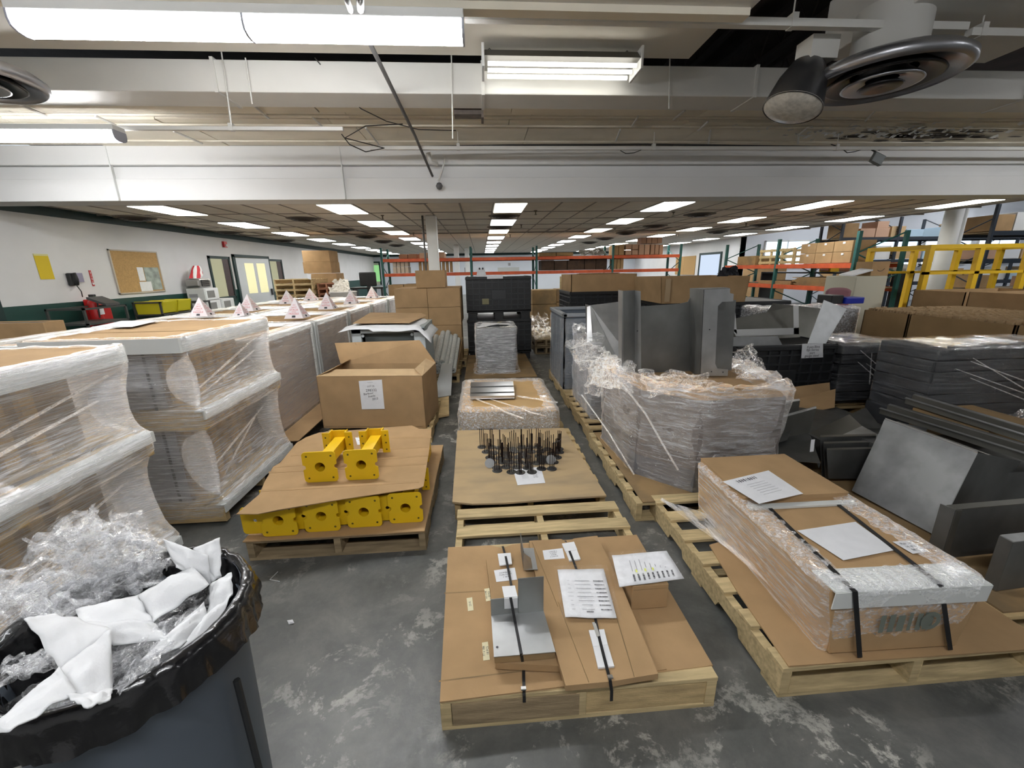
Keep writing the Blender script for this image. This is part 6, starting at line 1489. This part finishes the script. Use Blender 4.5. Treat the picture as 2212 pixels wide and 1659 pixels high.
# items on the right rack: boxes 2x3
YR = lambda px_: WX(px_, 560, 7.38).y
def ybox(y0, y1, x, dep, z0, z1, label, group, m=CARD, name='cardboard_box'):
    return tag(M().box(x, x+dep, y0, y1, z0, z1).build(name, m, bevel=.006), label, 'box', group)
e = [8.15, 8.62, 9.09, 9.55]
k = 0
for r_ in range(2):
    for c__ in range(3):
        t = ybox(e[c__], e[c__+1]-.015, 7.42, .5, 1.625+.22*r_, 1.84+.22*r_, 'brown box with white label on the right rack, %s row, %s from the right' % (('lower','upper')[r_], ORD[c__].replace('nearest','first')), 'labelled boxes on the right rack')
        M().box(7.412, 7.418, e[c__]+.18, e[c__]+.24, 1.78+.22*r_, 1.82+.22*r_).build('label_sticker', PAPER, t); 
cr_ = thing('wooden_crate', (7.5, 10.2, 1.62), 'pale open slatted wooden crate on the right rack', 'crate')
for z in (1.64, 1.78, 1.93): M().box(7.42, 7.44, 9.75, 11.0, z, z+.06).build('slat', WOODY, cr_); M().box(8.1, 8.12, 9.75, 11.0, z, z+.06).build('slat', WOODY, cr_)
for y in (9.75, 10.15, 10.55, 10.94):
    for x in (7.44, 8.08): M().box(x, x+.03, y, y+.06, 1.62, 2.0).build('post', WOODY, cr_)
ybox(11.2, 12.0, 7.45, .6, 1.62, 1.86, 'torn brown box of scraps on the left of the right rack', None, CARDD)
g = M()
for i in range(9): g.box(7.42, 8.2, 8.2+R.uniform(0,.05), 9.6+R.uniform(-.1,.1), 1.145+.02*i, 1.16+.02*i)
tag(g.build('flat_box_stack', CARDD), 'stack of flattened brown boxes on the lower level of the right rack', 'cardboard stack', kind='stuff')
g = M()
for i in range(4): g.box(7.42, 8.2, 9.7, 10.9, 1.145+.02*i, 1.16+.02*i)
tag(g.build('flat_box_stack', CARD), 'thin stack of brown boards on the lower level of the right rack', 'cardboard stack', kind='stuff')
for k, (y0, m, nm) in enumerate(((8.3,'w','white'),(8.75,'y','yellow'),(9.3,'w','white'),(9.9,'y','yellow'))):
    mm_ = {'w': WHITE, 'y': mat('bin_yellow', (.75,.48,.03), .5)}[m]
    t = thing('stacking_bin', (8.6, y0, 1.2), '%s stacking bin behind the right rack, %s from the right' % (nm, ORD[k].replace('nearest','first')), 'bin', 'bins behind the right rack')
    M().box(8.55, 8.85, y0, y0+.35, 1.42, 1.58).build('bin_body', mm_, t, bevel=.01); M().box(8.54, 8.56, y0+.05, y0+.3, 1.45, 1.5).build('label_plate', PAPER, t)
tag(M().box(8.5, 8.95, 8.2, 12.4, 1.38, 1.415).build('back_shelf', BLACKP), 'dark shelf behind the right rack holding the bins', 'shelf')
for y in (8.2, 12.35): M().box(8.5, 8.95, y, y+.05, 0, 1.38).build('shelf_leg', BLACKP, bpy.data.objects['back_shelf'])
# warehouse racks in the daylight
def fill_rack(x0, x1, y, zs, seed, nm):
    r_ = random.Random(seed); cols_ = [CARD, CARDL, PINKB, WHITE, mat('pale_blue_box', (.42,.58,.72), .7), CARD, mat('white_tote', (.75,.78,.82), .6), CARDD]
    q = 0
    for z in zs:
        x = x0+.1; q = 0
        while x < x1-.5:
            w_ = r_.uniform(.3,.62); h_ = r_.uniform(.22,.46)
            if r_.random() < .88:
                m = r_.choice(cols_); o = M().box(x, x+w_, y+.1, y+.75, z, z+h_).build('stored_box', m, bevel=.006)
                cn = {CARD.name:'brown', CARDL.name:'tan', PINKB.name:'pinkish', WHITE.name:'white', 'pale_blue_box':'pale blue', 'white_tote':'pale grey', CARDD.name:'dark brown'}[m.name]
                tag(o, '%s box on the %s, %s level, %s place from the left' % (cn, nm, {0:'lower',1:'middle',2:'upper',3:'top'}[zs.index(z)], ORD[q].replace('nearest','first')), 'box', 'boxes on the %s' % nm)
                if r_.random() < .4 and h_ < .3:
                    tag(M().box(x+.03, x+w_-.04, y+.12, y+.7, z+h_+.002, z+h_+.2).build('stored_box', r_.choice(cols_), bevel=.006), 'box riding on a %s box, %s, %s level, %s place' % (cn, nm, {0:'lower',1:'middle',2:'upper',3:'top'}[zs.index(z)], ORD[q].replace('nearest','first')), 'box', 'boxes on the %s' % nm)
            x += w_+r_.uniform(.02,.12); q += 1
rack('warehouse_rack', 11.3, 20.0, 12.9, 13.8, (11.3, 13.2, 14.9, 17.4, 19.9), (1.0, 1.72, 2.4), 3.0, 'x', 'dark rack full of boxes in front of the warehouse windows', DBLUE, DBLUE)
fill_rack(11.35, 19.9, 12.9, [1.01, 1.73, 2.41], 5, 'far dark rack')
rack('warehouse_rack', 12.2, 20.0, 9.6, 10.5, (12.2, 14.7, 17.2, 19.7), (.95, 1.65, 2.3), 2.9, 'x', 'nearer dark rack full of boxes right of the round column', DBLUE, DBLUE)
fill_rack(12.25, 19.6, 9.6, [.96, 1.66, 2.31], 9, 'near dark rack')
tag(M().box(10.2,11.4,15.2,16.0,0,1.5).build('stored_crate', CARD, bevel=.01), 'big brown crate beyond the rack by the hall corner', 'crate')
# ======================= LEFT WALL =======================
W7 = lambda x, y, d=.0: WX(x, y, XL+d)
def wallbox(px0, py0, px1, py1, d0, d1, name, m, par=None, **k):
    a, b_ = W7(px0, py0), W7(px1, py1)
    return M().box(XL+d0, XL+d1, min(a.y,b_.y), max(a.y,b_.y), min(a.z,b_.z), max(a.z,b_.z)).build(name, m, par, **k)
c0 = Vector((XL, 9.6, 1.3))
ck = thing('cork_board', c0, 'cork notice board with pinned papers on the left wall', 'notice board')
M().box(XL+.005, XL+.02, 9.05, 10.27, 1.29, 2.12).build('cork', mat('cork', (.46,.29,.12), .9, var=.15, vscale=40), ck)
for a in ((9.03,10.29,1.27,1.295),(9.03,10.29,2.115,2.14),(9.03,9.055,1.27,2.14),(10.265,10.29,1.27,2.14)): M().box(XL+.005, XL+.028, *a).build('frame', mat('oak_frame', (.50,.45,.38), .5), ck)
M().box(XL+.022, XL+.026, 9.62, 9.78, 1.52, 1.80).build('pinned_paper', PAPER, ck); M().box(XL+.022, XL+.026, 9.60, 9.92, 1.30, 1.50).build('pinned_paper', PAPER, ck)
M().box(XL+.022, XL+.025, 9.80, 10.22, 1.32, 1.80).build('poster', mat('grey_poster', (.33,.38,.34), .6, var=.35, vscale=8), ck)
ys = thing('yellow_sheet', Vector((XL, 7.5, 1.7)), 'yellow poster sheet on the left wall beside the green corner strip', 'poster')
a, b_ = W7(70,548), W7(118,603); M().box(XL+.004, XL+.008, a.y, b_.y, b_.z, a.z).build('sheet', mat('yellow_paper', (.70,.52,.02), .7), ys)
M().box(XL+.006, XL+.010, a.y, b_.y, a.z-.03, a.z).build('film_header', mat('pale_yellow', (.70,.66,.30), .5), ys)
ph = thing('wall_phone', Vector((XL, 8.0, 1.5)), 'black wall telephone with papers beside it', 'telephone')
a, b_ = W7(139,590), W7(163,617)
M().box(XL+.0, XL+.08, a.y, b_.y, b_.z, a.z).build('phone_body', BLACKP, ph, bevel=.02); M().tube([(XL+.11,a.y+.05,b_.z+.02),(XL+.13,(a.y+a.y)/2+.05,(a.z+b_.z)/2),(XL+.11,a.y+.05,a.z-.0)], .028, 8).build('handset', BLACKP, ph, smooth=True)
M().tube([(XL+.1,a.y+.05,b_.z),(XL+.12,a.y+.08,b_.z-.1),(XL+.08,a.y+.12,b_.z-.2)], .008, 6).build('cord', BLACKP, ph)
M().box(XL+.03, XL+.05, b_.y, b_.y+.14, b_.z+.06, a.z).build('note_card', mat('violet_card', (.32,.30,.42), .6), ph)
sg = thing('extinguisher_sign', Vector((XL, 8.5, 1.5)), 'tall narrow red fire extinguisher sign on the left wall', 'sign')
a, b_ = W7(190,584), W7(204,618); M().box(XL+.003, XL+.012, a.y, b_.y, b_.z, a.z).build('plate', mat('sign_red', (.50,.04,.04), .5), sg)
for k, ch_ in enumerate('FIRE'): text(ch_, .05, (XL+.0135, (a.y+b_.y)/2, a.z-.05-.055*k), (0,1,0), UZ, PAPER, 'lettering', sg)
M().slab([(XL+.0125, (a.y+b_.y)/2-.03, b_.z+.06), (XL+.0125, (a.y+b_.y)/2+.03, b_.z+.06), (XL+.0125, (a.y+b_.y)/2, b_.z+.015)], (.001,0,0)).build('arrow', PAPER, sg)
ex = thing('fire_extinguisher', (XL+.18, 8.55, .75), 'red fire extinguisher with green tag under the red sign', 'fire extinguisher')
c = WX(212, 690, XL+.25)
RED = mat('extinguisher_red', (.50,.015,.015), .35)
M().lathe([(.001,.0),(.085,.0),(.09,.02),(.09,.42),(.07,.47),(.03,.50),(.03,.53),(.001,.53)], (c.x, c.y, .72), 20).build('cylinder', RED, ex, smooth=True)
M().box(c.x-.03,c.x+.05,c.y-.03,c.y+.03,1.25,1.31).build('valve_head', BLACKP, ex); M().box(c.x+.088,c.x+.095,c.y-.06,c.y+.06,.95,1.08).build('label_plate', PAPER, ex)
M().slab([(c.x+.06,c.y,1.28),(c.x+.07,c.y+.12,1.22),(c.x+.07,c.y+.16,1.12),(c.x+.06,c.y+.05,1.14)], (.002,0,0)).build('inspection_tag', mat('lime_tag', (.15,.75,.08), .6), ex)
M().tube([(c.x+.05,c.y,1.27),(c.x+.11,c.y-.05,1.15),(c.x+.1,c.y-.07,.9)], .012, 8).build('hose', BLACKP, ex)
tag(M().box(XL+.02, XL+.3, 8.2, 8.42, .0, 1.22).build('red_case', RED, bevel=.02), 'tall red case standing beside the extinguisher', 'case')
# dark bench / carts at left
def cart(x0, x1, y0, y1, h_, label, m, trays, tm):
    t = thing('utility_cart', ((x0+x1)/2, (y0+y1)/2, 0), label, 'cart')
    for x in (x0, x1-.03):
        for y in (y0, y1-.03): M().box(x, x+.03, y, y+.03, 0, h_).build('leg', m, t)
    M().box(x0, x1, y0, y1, h_-.28, h_-.25).build('shelf', m, t); M().box(x0, x1, y0, y1, .3, .33).build('shelf', m, t)
    for x in (x0, x1-.02): M().box(x, x+.02, y0, y1, h_-.03, h_).build('top_rail', m, t)
    for y in (y0, y1-.02): M().box(x0, x1, y, y+.02, h_-.03, h_).build('top_rail', m, t)
    for k, (ya, yb) in enumerate(trays):
        M().slab([(x0+.04,ya,h_-.24),(x1-.04,ya,h_-.24),(x1+.02,ya,h_+.0),(x0+.02,ya,h_+.0)], (0,yb-ya,0)).build('tray', tm, t, bevel=.01)
    return t
DG = mat('dark_cart_metal', (.05,.055,.05), .5)
cart(-7.1, -6.5, 7.3, 8.15, 1.12, 'dark wire cart below the wall telephone', DG, (), DG)
cart(-7.15, -6.6, 9.1, 10.05, 1.10, 'dark cart holding two yellow trays below the cork board', DG, ((9.15,9.55),(9.6,10.0)), mat('tray_yellow', (.62,.55,.02), .5))
cart(-7.15, -6.6, 10.2, 10.7, 1.02, 'small dark cart between the yellow trays and the microwave', DG, (), DG)
tag(M().slab([(-6.85,7.8,1.24),(-6.6,7.85,1.12),(-6.6,8.14,1.12),(-6.85,8.12,1.24)], (0,0,.04)).build('clipboard', mat('dark_clip', (.07,.07,.07), .4)), 'dark slanted clipboard with white sheet below the phone', 'clipboard')
# table with microwaves and toaster oven
tb = thing('side_table', (-6.9, 11.2, 0), 'low table under the microwaves at the left wall', 'table')
M().box(-7.25,-6.6,10.75,12.05,.68,.72).build('table_top', WHITE, tb)
for x in (-7.22,-6.65):
    for y in (10.8,11.97): M().box(x, x+.04, y, y+.04, 0, .68).build('leg', DG, tb)
def microwave(x0, y0, z0, label):
    t = thing('microwave_oven', (x0, y0, z0), label, 'microwave', 'white microwaves at the left wall')
    M().box(x0, x0+.42, y0, y0+.55, z0, z0+.29).build('housing', WHITE, t, bevel=.01); md = M().box(x0+.42, x0+.435, y0+.02, y0+.53, z0+.01, z0+.28).build('door', WHITE, t, bevel=.005)
    M().box(x0+.435, x0+.438, y0+.07, y0+.36, z0+.06, z0+.23).build('door_window', mat('oven_glass', (.25,.25,.24), .2), md)
    M().box(x0+.05, x0+.25, y0-.003, y0, z0+.08, z0+.16).build('side_vent', GP, t)
    return t
microwave(-7.2, 10.85, .72, 'white microwave, lower one of the two stacked')
microwave(-7.2, 10.85, 1.012, 'white microwave with grey door window, under the toaster oven')
microwave(-7.2, 11.45, .72, 'white microwave, low one standing farther along the wall')
to = thing('toaster_oven', (-7.2, 10.85, 1.31), 'chrome and black toaster oven on top of the upper microwave', 'toaster oven')
M().box(-7.2,-6.85,10.85,11.32,1.32,1.54).build('housing', mat('chrome_dull', (.35,.34,.32), .3, .8), to, bevel=.05); M().box(-6.85,-6.83,10.9,11.2,1.35,1.51).build('door', BLACKP, to, bevel=.01)
for k in range(3): M().box(-6.832,-6.825,10.92,11.18,1.38+.045*k,1.39+.045*k).build('rack_bar', MATS['chrome_dull'], to)
bgm = mat('red_white_stripe', (.85,.85,.83), .7)
bag = thing('striped_bag', (-7.1, 10.95, 1.55), 'crumpled red and white striped bag on the toaster oven', 'bag')
g = M()
def bagf(u, v):
    a = u*2*math.pi; r_ = .13*(1+.25*nz(math.cos(a)*2, math.sin(a)*2, v*3))*(1 if v < .6 else 1-(v-.6)*1.2)
    return (-7.02+r_*math.cos(a)*.8, 11.02+r_*math.sin(a)*1.3+.12*v, 1.545+.30*v)
for k in range(10):
    g.cur = k % 2; u0, u1 = k/10, (k+1)/10
    g.grid(lambda u, v: bagf(u0+(u1-u0)*u, v), 2, 8)
g.build('bag_body', [bgm, mat('stripe_red', (.65,.05,.06), .7)], bag, smooth=True)
# alarm, windows, door on the left wall
al_ = thing('fire_alarm', W7(483,528), 'small red fire alarm strobe high on the left wall', 'fire alarm'); c = W7(483,528)
M().box(XL, XL+.06, c.y-.07, c.y+.07, c.z-.08, c.z+.08).build('housing', RED, al_); M().box(XL+.06, XL+.08, c.y-.02, c.y+.05, c.z-.06, c.z+.0).build('strobe', WHITE, al_)
LITR = mat('lit_room_wall', (.62,.58,.38), .8); 
def wall_window(n, px0, px1, zt, zb):
    a, b_ = W7(px0, 600), W7(px1, 600); t = thing('window_%d' % n, (XL, a.y, zb), None, None); t['kind'] = 'structure'
    y0, y1 = a.y, b_.y; f = .07
    for q in ((y0,y0+f,zb,zt),(y1-f,y1,zb,zt),(y0,y1,zb,zb+f),(y0,y1,zt-f,zt)): M().box(XL-.02, XL+.03, *q).build('frame', DGREEN, t)
    M().box(XL+.004, XL+.008, y0+f, y1-f, zb+f, zt-f).build('pane', mat('window_reflect', (.42,.42,.28), .15, emit=(.5,.5,.30), es=.25), t)
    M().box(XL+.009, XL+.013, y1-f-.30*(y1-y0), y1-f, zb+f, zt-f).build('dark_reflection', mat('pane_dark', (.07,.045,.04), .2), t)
    return t
wall_window(11, 456, 502, 2.12, .95)
wall_window(12, 580, 613, 2.12, .95)
a, b_ = W7(508,600), W7(585,600)
dr = thing('door_1', (XL, a.y, 0), None, None); dr['kind'] = 'structure'
for q in ((a.y,a.y+.08,0,2.2),(b_.y-.08,b_.y,0,2.2),(a.y,b_.y,2.12,2.2)): M().box(XL-.02, XL+.05, *q).build('frame', DGREEN, dr)
dw = (b_.y-a.y)*.8
M().slab([(XL+.02,a.y+.1,.02),(XL+.30,a.y+.1+dw*.8,.02),(XL+.30,a.y+.1+dw*.8,2.1),(XL+.02,a.y+.1,2.1)], (.04,-.01,0)).build('door_leaf', mat('door_white', (.62,.66,.68), .5), dr)
for q in (0, 1):
    s0_ = .22+.36*q; s1_ = s0_+.26
    pa = Vector((XL+.02+.28*s0_+.043, a.y+.1+dw*.8*s0_-.01, 1.05)); pb2 = Vector((XL+.02+.28*s1_+.043, a.y+.1+dw*.8*s1_-.01, 1.05))
    M().slab([pa, pb2, pb2+UZ*.9, pa+UZ*.9], (.004,0,0)).build('glass_light', mat('door_glass_lit', (.75,.72,.45), .2, emit=(.8,.75,.42), es=.55), dr)
M().box(XL+.30, XL+.36, a.y+.1+dw*.72, a.y+.1+dw*.76, .95, 1.15).build('door_handle', BLACKP, dr)
struct(M().box(XL+.0, XL+.003, a.y+.08, b_.y-.08, 0, 2.12).build('door_opening', LITR))
# pallet stack and boxes at left back
a = V(590, 600, 12.0); kx = a.x
for k in range(10): pallet(kx, 12.0, 1.016, 1.2, 'wooden pallet in the tall stack by the left wall, %s from the floor' % (ORD[k].replace('nearest','first')), WOOD, h=.135, simple=True, z0=k*.148, group='tall pallet stack')
for k in range(9): pallet(kx+1.07, 12.15, .5, 1.2, 'narrow reddish pallet in the stack beside the tall one, %s from the floor' % (ORD[k].replace('nearest','first')), mat('red_wood', (.34,.15,.08), .8, var=.2), h=.135, simple=True, z0=k*.15, group='narrow pallet stack')
tag(M().slab([V(663,592,11.98), V(672,592,11.98), V(672,604,11.98), V(665,602,11.98)], (0,-.003,0)).build('white_tag', PAPER), 'white tag on the top of the tall pallet stack', 'tag')
zb_ = V(690,590,13.2).z; a = V(657,590,13.4); b_ = V(720,590,13.4); g_ = (b_.x-a.x)
carton(a.x, a.x+g_*.95, 13.4, 14.2, zb_, zb_+.33, 'brown box on the pallet stack, lower of the tall pair', 'tall pair of brown boxes', seam=False)
carton(a.x+.01, a.x+g_*.93, 13.42, 14.2, zb_+.335, zb_+.66, 'brown box on the pallet stack, upper of the tall pair', 'tall pair of brown boxes', seam=False)
carton(a.x+.1, a.x+g_*1.1, 13.4, 14.1, .75, zb_-.01, 'torn open brown box under the tall pair of boxes', seam=False)
carton(a.x+.0, a.x+g_*1.2, 13.4, 14.2, .0, .74, 'large brown box at the floor under the torn one', seam=False)
# white buckets with film, black desk, monitor
c = V(742,640,11.2); wb_ = thing('white_tub', (c.x, 11.2, 0), 'white tub full of white rags behind the pyramid cones', 'tub')
M().lathe([(.001,0),(.26,0),(.33,1.12),(.35,1.14),(.33,1.15),(.30,1.05),(.001,1.0)], (c.x,11.2,0), 24).build('tub_body', mat('tub_white', (.60,.58,.54), .6), wb_, smooth=True)
tag(crumple([(c.x-.3,11.0,1.1),(c.x+.25,11.0,1.15),(c.x+.1,11.4,1.45),(c.x-.25,11.4,1.45)], 'rag_pile', None, mat('rag_white', (.72,.68,.60), .9), 111, amp=.09, nu=20, nv=20), 'pile of cream rags heaped in the white tub', 'rags')
dk = thing('dark_desk', (-3.6, 16, 0), 'long dark desk before the far office window', 'desk')
a, b_ = V(755,612,16), V(826,612,16); M().box(a.x, b_.x, 16, 16.8, 1.02, 1.08).build('desk_top', BLACKP, dk)
for x in (a.x+.05, (a.x+b_.x)/2, b_.x-.1): M().box(x, x+.05, 16.1, 16.7, 0, 1.02).build('leg', BLACKP, dk)
c = V(793,600,16.2); mo = thing('monitor', (c.x, 16.3, 1.08), 'dark rounded monitor on the long dark desk', 'monitor')
M().box(c.x-.32, c.x+.30, 16.3, 16.36, 1.12, 1.62).build('screen', BLACKP, mo, bevel=.08); M().box(c.x-.06, c.x+.06, 16.3, 16.4, 1.08, 1.15).build('stand', BLACKP, mo)
# far wall openings
def far_rect(px0, py0, px1, py1, name, fm, pm, k):
    a, b_ = V(px0, py0, YF-.05), V(px1, py1, YF-.05); t = thing(name, (a.x, YF, b_.z), None, None); t['kind'] = 'structure'
    M().box(a.x, b_.x, YF-.03, YF-.01, b_.z, a.z).build('pane', pm, t); f = .10
    for q in ((a.x-f,a.x,b_.z,a.z+f),(b_.x,b_.x+f,b_.z,a.z+f),(a.x,b_.x,a.z,a.z+f)): M().box(q[0], q[1], YF-.08, YF-.01, q[2], q[3]).build('frame', fm, t)
    return t
far_rect(735, 566, 757, 606, 'window_13', DGREEN, mat('dim_glass', (.20,.22,.22), .2), 0)
far_rect(766, 569, 822, 615, 'door_2', DGREEN, mat('vestibule_white', (.62,.60,.52), .6), 0)
a, b_ = V(804,573,YF-.06), V(822,608,YF-.06)
op = thing('window_14', (a.x, YF, b_.z), None, None); op['kind'] = 'structure'
M().box(a.x, b_.x, YF-.1, YF-.09, b_.z, a.z).build('pane', emis('garden_green', (.25,.55,.22), 1.1), op)
# small panels on far wall
for n, (x0, y0, x1, y1) in enumerate(((1003,578,1015,592),(1075,578,1122,593),(1098,568,1103,574))):
    a, b_ = V(x0,y0,YF-.1), V(x1,y1,YF-.1); tag(M().box(a.x,b_.x,YF-.03,YF-.002,b_.z,a.z).build('wall_panel', GP if n != 1 else mat('board_pale', (.5,.52,.5), .6)), ('small grey notice left of centre on the far wall','wide pale board on the far wall behind the black bins','tiny grey switch box high on the far wall')[n], 'board')
# dark trim band and shelf items on right wall
def rw(px_, py_): return WX(px_, py_, XR-.01)
a, b_ = rw(1558,549), rw(1510,600)
dd = thing('door_3', (XR, a.y, 0), None, None); dd['kind'] = 'structure'
M().box(XR-.03, XR-.02, a.y, b_.y, 0, 2.15).build('pane', emis('bright_room', (.70,.82,1.0), .9), dd)
for q in ((a.y-.1,a.y,0,2.25),(b_.y,b_.y+.1,0,2.25),(a.y,b_.y,2.15,2.25)): M().box(XR-.06, XR-.005, *q).build('frame', DGREEN, dd)
for n, (x0, x1) in enumerate(((1480,1500),(1462,1476))):
    a, b_ = rw(x0,550), rw(x1,592); tag(M().box(XR-.03,XR-.005,min(a.y,b_.y),max(a.y,b_.y),1.2,2.15).build('notice_board', MATS['cork'] if 'cork' in MATS else CARD), '%s tan notice board on the far right wall' % ('right','left')[n], 'notice board', 'tan notice boards')
# small scraps on the floor
r9 = random.Random(5)
tag(M().add([G(620,1340,.004), G(632,1338,.008), G(636,1346,.003), G(624,1349,.004), G(628,1343,.012)], [(0,1,4),(1,2,4),(2,3,4),(3,0,4)]).build('paper_scrap', PAPER), 'tiny white paper scrap on the floor between the trash can and pallets', 'paper scrap')
tag(M().tube([G(600,1235,.003), G(583,1252,.003), G(604,1256,.003)], .002, 5).build('strap_scrap', EDGE), 'thin pale strap scrap on the floor below the yellow bracket pallet', 'strap scrap')
